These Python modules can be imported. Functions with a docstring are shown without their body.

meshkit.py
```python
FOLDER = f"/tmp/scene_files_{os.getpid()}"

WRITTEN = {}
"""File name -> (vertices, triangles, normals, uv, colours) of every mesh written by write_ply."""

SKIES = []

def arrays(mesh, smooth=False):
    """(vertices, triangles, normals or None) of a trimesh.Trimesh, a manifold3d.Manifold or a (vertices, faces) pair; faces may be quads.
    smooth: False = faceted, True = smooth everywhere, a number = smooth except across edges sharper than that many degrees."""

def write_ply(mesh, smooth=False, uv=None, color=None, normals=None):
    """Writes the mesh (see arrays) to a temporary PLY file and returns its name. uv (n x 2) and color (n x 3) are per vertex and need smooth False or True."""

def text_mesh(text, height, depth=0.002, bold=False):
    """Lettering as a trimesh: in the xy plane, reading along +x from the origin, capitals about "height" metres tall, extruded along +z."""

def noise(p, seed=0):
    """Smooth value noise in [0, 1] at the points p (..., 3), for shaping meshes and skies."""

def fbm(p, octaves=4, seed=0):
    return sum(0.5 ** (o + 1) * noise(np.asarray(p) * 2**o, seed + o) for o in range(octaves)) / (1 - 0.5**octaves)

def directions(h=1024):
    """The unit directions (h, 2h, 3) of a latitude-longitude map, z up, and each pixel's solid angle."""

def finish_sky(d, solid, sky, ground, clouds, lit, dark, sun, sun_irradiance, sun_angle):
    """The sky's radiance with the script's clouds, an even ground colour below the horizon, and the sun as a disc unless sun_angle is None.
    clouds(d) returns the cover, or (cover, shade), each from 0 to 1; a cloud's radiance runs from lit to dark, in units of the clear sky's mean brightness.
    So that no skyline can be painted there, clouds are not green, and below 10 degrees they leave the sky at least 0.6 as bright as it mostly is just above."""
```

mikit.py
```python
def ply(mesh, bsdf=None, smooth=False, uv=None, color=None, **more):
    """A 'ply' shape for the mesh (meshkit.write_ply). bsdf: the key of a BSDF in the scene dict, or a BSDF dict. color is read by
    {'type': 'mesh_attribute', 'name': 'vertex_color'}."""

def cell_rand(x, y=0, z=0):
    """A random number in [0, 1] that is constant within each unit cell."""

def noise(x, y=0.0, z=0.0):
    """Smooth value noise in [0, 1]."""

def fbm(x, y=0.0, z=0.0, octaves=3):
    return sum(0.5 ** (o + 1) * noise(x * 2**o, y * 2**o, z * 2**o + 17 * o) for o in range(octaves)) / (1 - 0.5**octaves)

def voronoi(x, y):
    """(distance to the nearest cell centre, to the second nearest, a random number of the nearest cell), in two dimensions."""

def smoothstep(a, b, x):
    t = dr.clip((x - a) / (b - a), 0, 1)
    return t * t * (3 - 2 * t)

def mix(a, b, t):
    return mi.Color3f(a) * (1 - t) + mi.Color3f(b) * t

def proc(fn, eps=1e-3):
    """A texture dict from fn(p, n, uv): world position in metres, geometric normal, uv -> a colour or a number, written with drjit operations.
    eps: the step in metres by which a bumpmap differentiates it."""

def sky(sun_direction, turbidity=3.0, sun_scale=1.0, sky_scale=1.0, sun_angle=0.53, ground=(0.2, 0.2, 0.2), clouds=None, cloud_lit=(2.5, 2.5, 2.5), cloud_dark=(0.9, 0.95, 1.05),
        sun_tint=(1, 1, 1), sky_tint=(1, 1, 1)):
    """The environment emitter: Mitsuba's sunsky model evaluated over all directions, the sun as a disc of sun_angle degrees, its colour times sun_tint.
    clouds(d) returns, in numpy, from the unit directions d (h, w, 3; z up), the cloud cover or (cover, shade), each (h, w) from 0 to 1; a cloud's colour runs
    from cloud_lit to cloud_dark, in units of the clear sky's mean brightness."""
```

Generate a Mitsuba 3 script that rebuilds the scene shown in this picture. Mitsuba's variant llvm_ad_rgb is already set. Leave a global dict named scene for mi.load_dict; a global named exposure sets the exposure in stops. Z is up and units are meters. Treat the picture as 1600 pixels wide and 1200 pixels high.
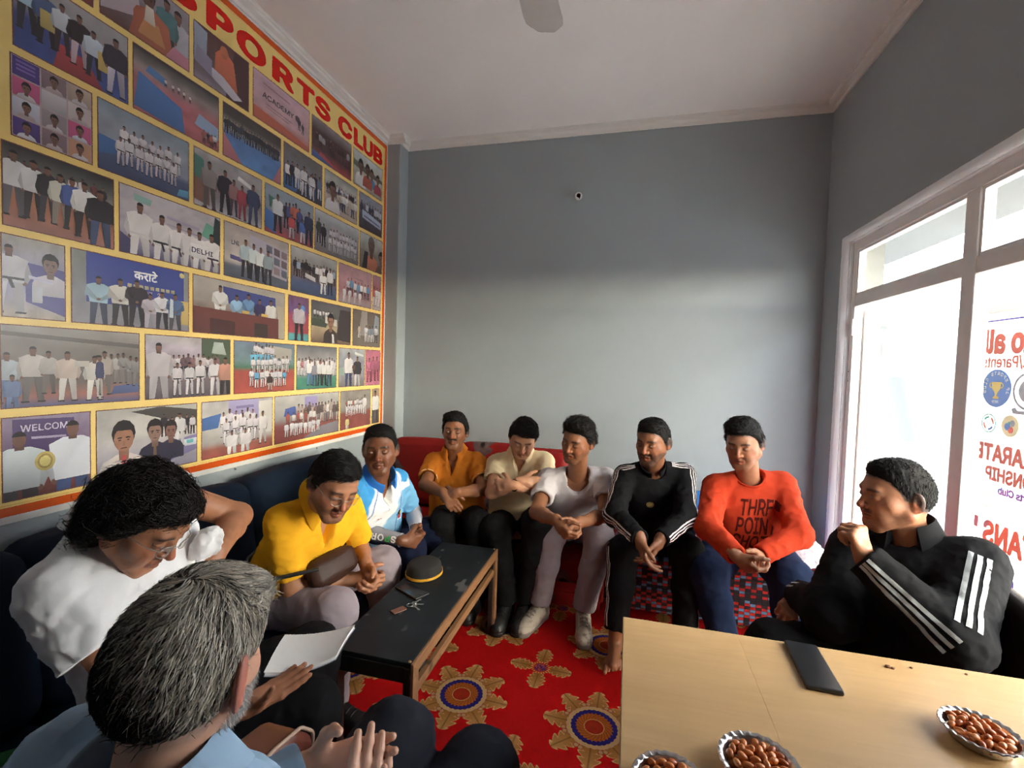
import math, random
import numpy as np
import trimesh
import manifold3d as m3
import shapely.geometry as sg
import mitsuba as mi
import drjit as dr
import mikit
import meshkit

T = mi.ScalarTransform4f
scene = {}
labels = {}
exposure = 0.0

# ---------------------------------------------------------------- camera
CAM_YAW, CAM_PITCH, CAM_ROLL, CAM_F, CAM_H = 0.2464, 0.041, -0.0291, 725.2, 1.5
_f = np.array([-math.sin(CAM_YAW) * math.cos(CAM_PITCH), math.cos(CAM_YAW) * math.cos(CAM_PITCH), -math.sin(CAM_PITCH)])
_r = np.cross(_f, [0, 0, 1.0]); _r /= np.linalg.norm(_r)
_d = np.cross(_f, _r)
_d = -_r * math.sin(CAM_ROLL) + _d * math.cos(CAM_ROLL)
_o = np.array([0, 0, CAM_H])
scene['camera'] = {'type': 'perspective', 'fov': math.degrees(2 * math.atan(800 / CAM_F)), 'fov_axis': 'x', 'near_clip': 0.02, 'far_clip': 100.0,
                   'to_world': T().look_at(origin=_o.tolist(), target=(_o + _f).tolist(), up=(-_d).tolist())}

# ---------------------------------------------------------------- sky (bright overcast day seen through the glass front)
def overcast(d):
    n = meshkit.fbm(d * 3.0, 3, 5)
    return np.clip(0.45 + 0.5 * (n - 0.5), 0, 1), np.clip(n * 0.4, 0, 1)

scene['sky'] = mikit.sky((0.85, -0.30, 0.42), turbidity=6.0, sun_scale=0.0, sky_scale=1.0, ground=(0.22, 0.21, 0.20), clouds=overcast,
                         cloud_lit=(1.35, 1.33, 1.28), cloud_dark=(1.0, 1.0, 1.0), sky_tint=(0.93, 1.0, 1.12))
exposure = 6.45

# ---------------------------------------------------------------- materials and helpers
def rgb(c):
    return {'type': 'rgb', 'value': [float(x) for x in c]}

def srgb(r, g, b):
    a = np.array([r, g, b], float) / 255.0
    return np.where(a <= 0.04045, a / 12.92, ((a + 0.055) / 1.055) ** 2.4)

def mat(name, color=None, rough=0.6, spec=0.5, metallic=0.0, fn=None, bump=None, bscale=1.0, coat=0.0, sheen=0.0, vcol=False, eps=1e-3):
    if vcol:
        base = {'type': 'mesh_attribute', 'name': 'vertex_color'}
    elif fn is not None:
        base = mikit.proc(fn)
    else:
        base = rgb(color)
    b = {'type': 'principled', 'base_color': base, 'roughness': float(rough), 'specular': float(spec), 'metallic': float(metallic)}
    if coat:
        b['clearcoat'] = float(coat); b['clearcoat_gloss'] = 0.85
    if sheen:
        b['sheen'] = float(sheen)
    if bump is not None:
        b = {'type': 'bumpmap', 'arbitrary': mikit.proc(bump, eps), 'bsdf': b, 'scale': float(bscale)}
    scene[name] = {'type': 'twosided', 'bsdf': b}
    return name

_count = {}
def numbered(name):
    k = _count.get(name, 0)
    _count[name] = k + 1
    return name if k == 0 else '%s_%03d' % (name, k)

def put(name, mesh, m, parent=None, smooth=False, label=None, cat=None, group=None, kind=None, color=None, to_world=None):
    key = numbered((parent + '__' if parent else '') + name)
    d = mikit.ply(mesh, m, smooth=smooth, color=color)
    if to_world is not None:
        d['to_world'] = to_world
    scene[key] = d
    tag(key, label, cat, group, kind)
    return key

def tag(key, label=None, cat=None, group=None, kind=None):
    e = {}
    if label: e['label'] = label
    if cat: e['category'] = cat
    if group: e['group'] = group
    if kind: e['kind'] = kind
    if e:
        labels[key] = e
    return key

def thing(name, label, cat, group=None):
    return tag(numbered(name), label, cat, group)

def cat(ms):
    return trimesh.util.concatenate([m for m in ms])

def box(lo, hi):
    lo, hi = np.asarray(lo, float), np.asarray(hi, float)
    b = trimesh.creation.box(extents=hi - lo)
    b.apply_translation((lo + hi) / 2)
    return b

_ico = trimesh.creation.icosphere(subdivisions=2)
def tri(man):
    m = man.to_mesh()
    return trimesh.Trimesh(np.array(m.vert_properties[:, :3], float), np.array(m.tri_verts, int), process=False)

def man(mesh):
    return m3.Manifold(m3.Mesh(np.ascontiguousarray(mesh.vertices, np.float32), np.ascontiguousarray(mesh.faces, np.uint32)))

def rbox(lo, hi, r, seg=12):
    """box with rounded edges"""
    lo, hi = np.asarray(lo, float), np.asarray(hi, float)
    r = min(r, (hi - lo).min() / 2 - 1e-5)
    s = m3.Manifold.sphere(r, seg)
    return tri(m3.Manifold.batch_hull([s.translate([x, y, z]) for x in (lo[0] + r, hi[0] - r) for y in (lo[1] + r, hi[1] - r) for z in (lo[2] + r, hi[2] - r)]))

def tube(pts, radii, sides=10, cap=True):
    p = np.asarray(pts, float); n = len(p)
    rad = np.broadcast_to(np.asarray(radii, float), (n,))
    t = np.gradient(p, axis=0); t /= np.linalg.norm(t, axis=1, keepdims=True) + 1e-12
    a = np.cross(t[0], [0, 0, 1.0] if abs(t[0][2]) < 0.9 else [1.0, 0, 0]); a /= np.linalg.norm(a)
    A = []
    for i in range(n):
        a = a - t[i] * (a @ t[i]); a /= np.linalg.norm(a); A.append(a.copy())
    A = np.array(A); B = np.cross(t, A)
    ang = np.arange(sides) * 2 * np.pi / sides
    v = (p[:, None] + rad[:, None, None] * (np.cos(ang)[None, :, None] * A[:, None] + np.sin(ang)[None, :, None] * B[:, None])).reshape(-1, 3)
    f = []
    for i in range(n - 1):
        for j in range(sides):
            k = (j + 1) % sides
            f += [[i * sides + j, i * sides + k, (i + 1) * sides + k], [i * sides + j, (i + 1) * sides + k, (i + 1) * sides + j]]
    if cap:
        v = np.vstack([v, p[0], p[-1]]); c0, c1 = n * sides, n * sides + 1
        for j in range(sides):
            k = (j + 1) % sides
            f += [[c0, k, j], [c1, (n - 1) * sides + j, (n - 1) * sides + k]]
    return trimesh.Trimesh(v, f, process=False)

def lathe(profile, sections=32, at=(0, 0, 0)):
    m = trimesh.creation.revolve(np.asarray(profile, float), sections=sections)
    m.apply_translation(at)
    return m

def cyl(a, b, r, sides=16):
    return tube([a, b], r, sides)

def rot(axis, deg):
    return trimesh.transformations.rotation_matrix(math.radians(deg), axis)[:3, :3]

_fat = {}
def fat_text(t, h, fat=.05, depth=.002):
    """heavy lettering: text_mesh thickened by fat (a share of the letter height)"""
    from shapely import union_all
    if (t, fat) not in _fat:
        m = meshkit.text_mesh(t, 1.0, .01, True)
        keep = m.face_normals[:, 2] > .5
        s = union_all([sg.Polygon(m.vertices[f][:, :2]) for f in m.faces[keep]]).buffer(fat, 3).simplify(.008)
        _fat[(t, fat)] = s
    s = _fat[(t, fat)]
    q = cat([trimesh.creation.extrude_polygon(g, .01, engine='earcut') for g in getattr(s, 'geoms', [s])])
    q.apply_scale([h / (1 + 2 * fat), h / (1 + 2 * fat), depth / .01])
    return q

# ================================================================ the room
XL, XR, YB, YF, ZC = -1.97, 1.261, 3.6, -1.3, 3.31
ZCORN = 3.25
XP, YP = -1.8525, 3.463          # the pillar in the back left corner
def plaster(base, dark):
    def fn(p, n, uv):
        a = mikit.fbm(p.x * 1.3 + 3, p.y * 1.3, p.z * 1.3, 4)
        b = mikit.fbm(p.x * 14, p.y * 14 + 5, p.z * 14, 2)
        return mikit.mix(base, dark, dr.clip(mikit.smoothstep(0.45, 0.8, a) * 0.5 + (b - 0.5) * 0.16, 0, 1))
    return fn
mat('wall_paint', fn=plaster((0.325, 0.362, 0.382), (0.29, 0.325, 0.345)), rough=0.62, spec=0.35)
mat('ceiling_paint', fn=plaster((0.86, 0.83, 0.82), (0.80, 0.77, 0.76)), rough=0.85, spec=0.2)
mat('cornice_paint', (0.74, 0.71, 0.68), rough=0.7, spec=0.3)
mat('jamb_paint', fn=plaster((0.80, 0.84, 0.87), (0.74, 0.78, 0.81)), rough=0.6, spec=0.3)
mat('outside_plaster', (0.27, 0.27, 0.25), rough=0.9, spec=0.1)
mat('floor_concrete', fn=plaster((0.30, 0.28, 0.26), (0.22, 0.21, 0.2)), rough=0.7)

put('floor', box((XL - .2, YF - .2, -0.15), (XR + .25, YB + .2, -0.012)), 'floor_concrete', kind='structure')
put('ceiling', box((XL - .2, YF - .2, ZC), (XR + .25, YB + .2, ZC + .15)), 'ceiling_paint', kind='structure')
put('wall_back', box((XL - .2, YB, -.02), (XR + .25, YB + .2, ZC + .01)), 'wall_paint', kind='structure')
put('wall_left', box((XL - .2, YF - .2, -.02), (XL, YB + .01, ZC + .01)), 'wall_paint', kind='structure')
put('wall_front', box((XL - .2, YF - .2, -.02), (XR + .25, YF, ZC + .01)), 'wall_paint', kind='structure')
_pil = rbox((XL - .02, YP, -.02), (XP, YB + .02, ZC + .01), 0.012)
put('wall_pillar', _pil, 'wall_paint', kind='structure', smooth=40)
# right wall with the wide opening of the glass front; its inner edge is rounded
OY0, OY1, OZ = 0.95, 3.322, 2.318
_w = man(box((XR, YF - .2, -.02), (XR + .22, YB + .2, ZC + .01)))
R_ = 0.035
prev = None
cut = []
for i in range(9):
    d_ = R_ * i / 8.0
    e_ = R_ - math.sqrt(max(R_ * R_ - (R_ - d_) ** 2, 0))
    rect = [(XR - 0.001 + d_ if i else XR - 0.001, y, z) for y in (OY0 - e_, OY1 + e_) for z in (-.5, OZ + e_)]
    if prev is not None:
        cut.append(m3.Manifold.hull_points(np.array(prev + rect)))
    prev = rect
cut.append(man(box((XR + R_ - .001, OY0, -.5), (XR + .5, OY1, OZ))))
_w = _w - m3.Manifold.batch_boolean(cut, m3.OpType.Add)
_m = tri(_w)
_c = _m.triangles_center
_fil = (_c[:, 0] > XR + .0008) & (_c[:, 0] < XR + R_ + .0005) & (np.abs(_m.face_normals[:, 0]) < .995) & (_c[:, 1] > OY0 - R_) & (_c[:, 1] < OY1 + R_) & (_c[:, 2] < OZ + R_)
put('wall_right', _m.submesh([~_fil], append=True, repair=False), 'wall_paint', kind='structure', smooth=35)
put('trim_9', _m.submesh([_fil], append=True, repair=False), 'jamb_paint', kind='structure', smooth=60)   # the rounded edge of the opening
# plastered lining of the reveal (lighter paint)
put('trim_1', cat([box((XR + R_, OY1 - .004, -.01), (1.37, OY1 + .001, OZ)), box((XR + R_, OY0, OZ - .004), (1.37, OY1, OZ + .001))]), 'jamb_paint', kind='structure')
put('trim_8', cat([box((1.366, OY1 - .003, -.01), (XR + .221, OY1 + .0012, OZ)), box((1.366, OY0, OZ - .003), (XR + .221, OY1, OZ + .0012))]), 'outside_plaster', kind='structure')

# cornice: a stepped plaster profile
prof = [(0, 0), (0.012, 0), (0.016, 0.018), (0.036, 0.030), (0.040, 0.044), (0.046, 0.046), (0.050, 0.060), (0, 0.060)]
def cornice(a, b, out):
    """profile runs from a to b (x, y), out = unit vector into the room"""
    a, b, out = np.array(a, float), np.array(b, float), np.array(out, float)
    d = (b - a) / np.linalg.norm(b - a)
    v = []
    for q, sgn in ((a, 1), (b, -1)):
        for (o, h) in prof:
            xy = q + out * o
            v.append((xy[0], xy[1], ZCORN + h))
    n = len(prof); f = []
    for i in range(n):
        j = (i + 1) % n
        f += [[i, j, n + j], [i, n + j, n + i]]
    for i in range(1, n - 1):
        f += [[0, i + 1, i], [n, n + i, n + i + 1]]
    m = trimesh.Trimesh(v, f, process=False); m.fix_normals()
    return m
put('trim_2', cornice((XL, YF), (XL, YP), (1, 0)), 'cornice_paint', kind='structure')
put('trim_3', cornice((XP, YP), (XP, YB), (1, 0)), 'cornice_paint', kind='structure')
put('trim_4', cornice((XP, YB), (XR, YB), (0, -1)), 'cornice_paint', kind='structure')
put('trim_5', cornice((XR, YB), (XR, YF), (-1, 0)), 'cornice_paint', kind='structure')
put('trim_6', cornice((XL, YP), (XP + .05, YP), (0, -1)), 'cornice_paint', kind='structure')

# ---------------------------------------------------------------- aluminium glass front in the right wall
mat('aluminium', (0.82, 0.79, 0.77), rough=0.45, spec=0.5, metallic=0.1)
scene['pane_glass'] = {'type': 'thindielectric', 'int_ior': 1.5}
FX0, FX1 = 1.315, 1.365
win = tag('window_1', kind='structure')
_count['window_1'] = 1
def bar(lo, hi, nm, lab=None):
    return put(nm, rbox(lo, hi, 0.005, 8), 'aluminium', win, smooth=30, label=lab)
bar((FX0, 3.268, 0), (FX1, OY1 - .004, OZ - .004), 'jamb_post')
bar((FX0, OY0, 0), (FX1, OY0 + .05, OZ - .004), 'jamb_post')
bar((FX0, OY0, OZ - .062), (FX1, OY1 - .004, OZ - .004), 'head_rail')
bar((FX0, OY0, 1.915), (FX1, 3.27, 1.985), 'transom_rail')
MULL = [2.245]
for y in MULL:
    bar((FX0 - .004, y, 0), (FX1 + .004, y + .078, OZ - .06), 'mullion')
ys = [3.268] + [y for y in MULL] + [OY0 + .05]
yt = [(3.268, MULL[0] + .078), (MULL[0], OY0 + .05)]
def sheet(x, y0, y1, z0, z1):
    return trimesh.Trimesh([(x, y0, z0), (x, y1, z0), (x, y1, z1), (x, y0, z1)], [[0, 1, 2], [0, 2, 3]], process=False)
for (a, b) in yt:
    put('pane', sheet(1.34, b + .006, a - .006, 1.985 + .004, OZ - .066), 'pane_glass', win)
    # slim glazing beads
    put('glazing_bead', cat([box((FX0 + .006, b, 1.985), (FX1 - .006, a, 1.997)), box((FX0 + .006, b, OZ - .076), (FX1 - .006, a, OZ - .062)),
                             box((FX0 + .006, a - .012, 1.985), (FX1 - .006, a, OZ - .062)), box((FX0 + .006, b, 1.985), (FX1 - .006, b + .012, OZ - .062))]), 'aluminium', win)
for (a, b) in yt[1:]:
    put('pane', sheet(1.34, b + .006, a - .006, 0.09, 1.912), 'pane_glass', win)
    bar((FX0 + .002, b, 0.0), (FX1 - .002, a, 0.09), 'bottom_rail')
# the open door leaf, swung outwards against the outside wall: seen edge on
door = tag('door_1', kind='structure'); _count['door_1'] = 1
put('door_stile', rbox((1.372, 3.262, 0.02), (1.43, 3.305, 1.90), 0.004, 8), 'aluminium', door, smooth=30)
put('door_stile', rbox((2.32, 3.262, 0.02), (2.38, 3.305, 1.90), 0.004, 8), 'aluminium', door, smooth=30)
put('door_rail', rbox((1.43, 3.270, 1.872), (2.32, 3.296, 1.90), 0.004, 8), 'aluminium', door, smooth=30)
put('door_rail', rbox((1.43, 3.266, 0.02), (2.32, 3.300, 0.12), 0.004, 8), 'aluminium', door, smooth=30)
put('door_pane', trimesh.Trimesh([(1.43, 3.284, .12), (2.32, 3.284, .12), (2.32, 3.284, 1.87), (1.43, 3.284, 1.87)], [[0, 1, 2], [0, 2, 3]], process=False), 'pane_glass', door)
mat('dark_steel', (0.08, 0.075, 0.07), rough=0.4, metallic=0.6)
for z in (1.79, 0.25):
    h = put('hinge', cat([cyl((1.309, 3.262, z - .05), (1.309, 3.262, z + .05), 0.008, 10), box((1.309, 3.262, z - .045), (1.315, 3.30, z + .045))]), 'aluminium', win, smooth=30)
for z in (1.46, 1.52):
    put('screw', cyl((1.3145, 3.292, z), (1.312, 3.292, z), 0.0045, 8), 'dark_steel', win)

# ---------------------------------------------------------------- outside the glass
mat('outside_ground', fn=plaster((0.47, 0.46, 0.44), (0.38, 0.37, 0.36)), rough=0.9, spec=0.1)
put('ground', box((XR + .25, -6, -0.2), (9, 9, -0.03)), 'outside_ground', kind='structure')
put('wall_outside', box((XR + .25, 3.85, -.05), (1.62, 4.05, 3.0)), 'outside_plaster', kind='structure')
put('trim_7', box((XR + .22, -2.0, 2.42), (2.03, 5.5, 2.56)), 'outside_plaster', kind='structure')   # sunshade slab over the opening
# ================================================================ the printed vinyl wall poster (flat print on the left wall)
DEV_WORD = (201,102,[[[(4,61),(5,71),(170,72),(165,83),(153,84),(150,91),(152,96),(168,96),(178,87),(185,72),(194,71),(196,69),(196,61),(194,59),(183,58),(181,41),(163,37),(159,32),(159,26),(167,19),(176,19),(187,23),(190,21),(192,12),(177,6),(166,6),(155,10),(149,16),(145,29),(147,39),(155,48),(168,53),(168,58),(138,58),(136,6),(125,7),(124,58),(115,58),(112,42),(101,32),(120,13),(114,5),(111,5),(88,27),(81,38),(81,44),(84,48),(92,49),(98,47),(100,49),(100,58),(53,59),(53,49),(65,50),(75,43),(78,35),(77,23),(70,10),(62,13),(60,18),(64,28),(64,35),(59,37),(53,31),(52,7),(41,6),(39,18),(24,17),(18,19),(10,27),(8,35),(9,43),(17,53),(26,56),(39,56),(39,58),(6,59)],[(22,38),(24,31),(32,30),(38,34),(39,41),(27,43)]]])
mat('poster_print', rough=0.27, spec=0.45, vcol=True)
PX = XL + 0.004
rngp = random.Random(11)
def hexc(h):
    h = h.lstrip('#')
    if len(h) == 3:
        h = ''.join(c + c for c in h)
    return srgb(int(h[0:2], 16), int(h[2:4], 16), int(h[4:6], 16))

class Print:
    """flat coloured shapes on the wall plane, in metres (y, z)"""
    def __init__(self, rect, layer=0.0004):
        self.v, self.f, self.c, self.rect, self.x = [], [], [], rect, PX + layer
        self.shade = layer >= .001
    def poly(self, pts, col, jitter=0.0):
        y0, y1, z0, z1 = self.rect
        p = [tuple(q) for q in pts]
        for ax, lim, s in ((0, y0, 1), (0, y1, -1), (1, z0, 1), (1, z1, -1)):
            out = []
            for i in range(len(p)):
                a, b = p[i - 1], p[i]
                da, db = s * (a[ax] - lim), s * (b[ax] - lim)
                if (da >= 0) != (db >= 0):
                    t = da / (da - db)
                    out.append((a[0] + t * (b[0] - a[0]), a[1] + t * (b[1] - a[1])))
                if db >= 0:
                    out.append(b)
            p = out
            if len(p) < 3:
                return
        ar = sum(p[i - 1][0] * p[i][1] - p[i][0] * p[i - 1][1] for i in range(len(p)))
        if ar < 0:
            p = p[::-1]
        n0 = len(self.v)
        self.v += [(self.x, a, b) for a, b in p]
        col = np.asarray(col) * (1 + rngp.uniform(-jitter, jitter))
        zs = [q[1] for q in p]; zm = (max(zs) + min(zs)) / 2; zh = max(max(zs) - min(zs), 1e-6)
        sh_ = rngp.uniform(.06, .30) if self.shade else 0
        self.c += [col * (1 + sh_ * (q[1] - zm) / zh + (rngp.uniform(-.12, .12) if self.shade else 0)) for q in p]
        self.f += [[n0, n0 + i, n0 + i + 1] for i in range(1, len(p) - 1)]
        self.x += 0.000012
    def grid(self, rows, noise=0.24, n=30, m=22, seed=0):
        """background: colours by height (list of (v, colour)), softly blended, with print mottling"""
        y0, y1, z0, z1 = self.rect
        n0 = len(self.v)
        vs = [r[0] for r in rows]
        for j in range(m + 1):
            for i in range(n + 1):
                u, v = i / n, j / m
                c = np.array([np.interp(v, vs, [r[1][k] for r in rows]) for k in range(3)])
                nn = meshkit.fbm(np.array([u * 7 + seed * 7.3, v * 6, seed * 1.7]), 4, 3)
                self.v.append((self.x, y0 + u * (y1 - y0), z0 + v * (z1 - z0))); self.c.append(c * (1 + noise * 3 * (nn - 0.5)))
        for j in range(m):
            for i in range(n):
                a = n0 + j * (n + 1) + i
                self.f += [[a, a + 1, a + n + 2], [a, a + n + 2, a + n + 1]]
        self.x += 0.00003
    def uv(self, pts, col):
        y0, y1, z0, z1 = self.rect
        self.poly([(y0 + u * (y1 - y0), z0 + v * (z1 - z0)) for u, v in pts], col)
    def ell(self, cy, cz, ry, rz, col, n=12, a0=0, a1=360):
        self.poly([(cy + ry * math.cos(math.radians(a0 + (a1 - a0) * i / n)), cz + rz * math.sin(math.radians(a0 + (a1 - a0) * i / n))) for i in range(n + (0 if a1 - a0 >= 360 else 1))], col)
    def man(self, u, v, h, top, legs, skin='#7a4f3c', hair='#171214', w=1.0, belt=None, pose=0):
        y0, y1, z0, z1 = self.rect
        H = h * (z1 - z0); y = y0 + u * (y1 - y0); z = z0 + v * (z1 - z0)
        S, L, K, A = hexc(top), hexc(legs), hexc(skin), hexc(hair)
        q = lambda a, b: (y + a * H * w, z + b * H)
        dk = lambda c: c * 0.72
        sp = 0.03 + 0.015 * rngp.random()
        self.poly([q(-.125, 0.02), q(-.045 - sp * .4, 0.02), q(-.008, .47), q(-.115, .5)], L, .1)
        self.poly([q(.045 + sp * .4, 0.0), q(.125, 0.0), q(.115, .5), q(.008, .47)], dk(L), .1)
        for s in (-1, 1):
            self.poly([q(s * .045, 0), q(s * .13, 0), q(s * .15, .025), q(s * .05, .03)], hexc('#1b1618'))
        if pose == 0:       # arms at the sides, hands in front
            self.poly([q(-.155, .78), q(-.195, .58), q(-.15, .45), q(-.10, .48), q(-.11, .74)], dk(S), .05)
            self.poly([q(.155, .78), q(.195, .58), q(.15, .45), q(.10, .48), q(.11, .74)], dk(S), .05)
            self.ell(y - .13 * H * w, z + .45 * H, .026 * H, .03 * H, K, 8); self.ell(y + .13 * H * w, z + .45 * H, .026 * H, .03 * H, K, 8)
        self.poly([q(-.125, .46), q(.125, .46), q(.135, .66), q(.165, .80), q(.07, .855), q(-.07, .855), q(-.165, .80), q(-.135, .66)], S, .07)
        if pose == 1:       # hands clasped in front
            self.poly([q(-.17, .78), q(-.19, .6), q(-.03, .5), q(-.02, .56), q(-.12, .66)], dk(S)); self.poly([q(.17, .78), q(.19, .6), q(.03, .5), q(.02, .56), q(.12, .66)], dk(S))
            self.ell(y, z + .53 * H, .04 * H, .03 * H, K, 8)
        if belt:
            B = hexc(belt)
            self.poly([q(-.128, .50), q(.128, .50), q(.128, .535), q(-.128, .535)], B)
            self.poly([q(-.02, .52), q(.015, .52), q(.05, .38), q(.02, .37)], B)
        self.poly([q(-.03, .83), q(.03, .83), q(.028, .89), q(-.028, .89)], dk(K))
        self.ell(y, z + .925 * H, .052 * H, .068 * H, K)
        self.ell(y, z + .945 * H, .055 * H, .062 * H, A, 10, 12, 168)
    def face(self, u, v, h, top, skin='#8a6152', hair='#15110f', tie=None, specs=False):
        """head and shoulders"""
        y0, y1, z0, z1 = self.rect
        H = h * (z1 - z0); y = y0 + u * (y1 - y0); z = z0 + v * (z1 - z0)
        q = lambda a, b: (y + a * H, z + b * H)
        S, K, A = hexc(top), hexc(skin), hexc(hair)
        self.poly([q(-.62, -1.0), q(.62, -1.0), q(.62, -.55), q(.5, -.3), q(.16, -.14), q(-.16, -.14), q(-.5, -.3), q(-.62, -.55)], S)
        self.poly([q(-.12, -.3), q(.12, -.3), q(.13, .1), q(-.13, .1)], K * .8)
        self.ell(y, z + .40 * H, .30 * H, .36 * H, A)
        self.ell(y, z + .25 * H, .25 * H, .33 * H, K, 14)
        self.ell(y, z + .42 * H, .27 * H, .22 * H, A, 10, 15, 165)
        for s in (-1, 1):
            self.poly([q(s * .05, .27), q(s * .16, .27), q(s * .16, .30), q(s * .05, .31)], A)
            self.ell(y + s * .105 * H, z + .225 * H, .035 * H, .018 * H, hexc('#221714'), 8)
        self.poly([q(-.035, .08), q(.035, .08), q(.012, .22), q(-.012, .22)], K * .82)
        self.poly([q(-.085, .0), q(.085, .0), q(.07, .03), q(-.07, .03)], hexc('#5b3029'))
        if tie:
            self.poly([q(-.05, -.18), q(.05, -.18), q(.07, -.8), q(0, -.9), q(-.07, -.8)], hexc(tie))
    def crowd(self, n, u0, u1, v, h, tops, legs, belt=None, dv=0.02, w=1.0):
        for i in range(n):
            u = u0 + (u1 - u0) * (i + .5) / n + rngp.uniform(-.01, .01)
            self.man(u, v + rngp.uniform(-dv, dv), h * rngp.uniform(.92, 1.06), rngp.choice(tops), rngp.choice(legs),
                     skin=rngp.choice(['#6d4636', '#7f5644', '#8d6350', '#5e3a2d']), belt=belt, pose=rngp.choice([0, 0, 1]), w=w)
    def word(self, text, u, v, hgt, col, bold=True, sx=1.0):
        y0, y1, z0, z1 = self.rect
        t = meshkit.text_mesh(text, 1.0, 0.01, bold)
        self.glyph(t, y0 + u * (y1 - y0), z0 + v * (z1 - z0), hgt * sx, hgt, col)
    def glyph(self, t, y, z, sx, sz, col):
        keep = t.face_normals[:, 2] > 0.5
        f = t.faces[keep]
        n0 = len(self.v)
        self.v += [(self.x, y + a * sx, z + b * sz) for a, b, _ in t.vertices]
        self.c += [np.asarray(col)] * len(t.vertices)
        self.f += (f + n0).tolist()
        self.x += 0.000012
    def mesh(self):
        c = np.clip(np.array(self.c), 0, 1)
        if self.shade:                  # faded ink
            g = c.mean(1, keepdims=True)
            c = (c * .80 + g * .20) * .88 + np.array([.030, .027, .030])
        return trimesh.Trimesh(np.array(self.v), np.array(self.f), process=False), c

poster = thing('wall_poster', 'yellow vinyl poster with orange border, red heading and rows of photos, on the wall', 'poster')
YA, YZ, ZA, ZZ = 1.012, 3.462, 0.928, 3.249
YEL, ORA, WHT, RED = hexc('#e9cc80'), hexc('#d2551f'), hexc('#dad6d2'), hexc('#d01a10')
put('sheet', box((XL + .0006, YA, ZA), (PX, YZ, ZZ)), mat('poster_white', WHT, rough=0.27, spec=0.45), poster)
P0 = Print((YA, YZ, ZA, ZZ), 0.0001)
P0.poly([(YA + .004, .952), (YZ - .016, .952), (YZ - .010, ZZ - .012), (YA + .03, ZZ - .012)], ORA)
P0.poly([(YA + .018, .982), (YZ - .046, .982), (YZ - .044, ZZ - .046), (YA + .05, ZZ - .046)], YEL)
P0.poly([(YA + .022, .987), (YZ - .051, .987), (YZ - .049, ZZ - .051), (YA + .053, ZZ - .051)], hexc('#dfae58'))
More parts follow.
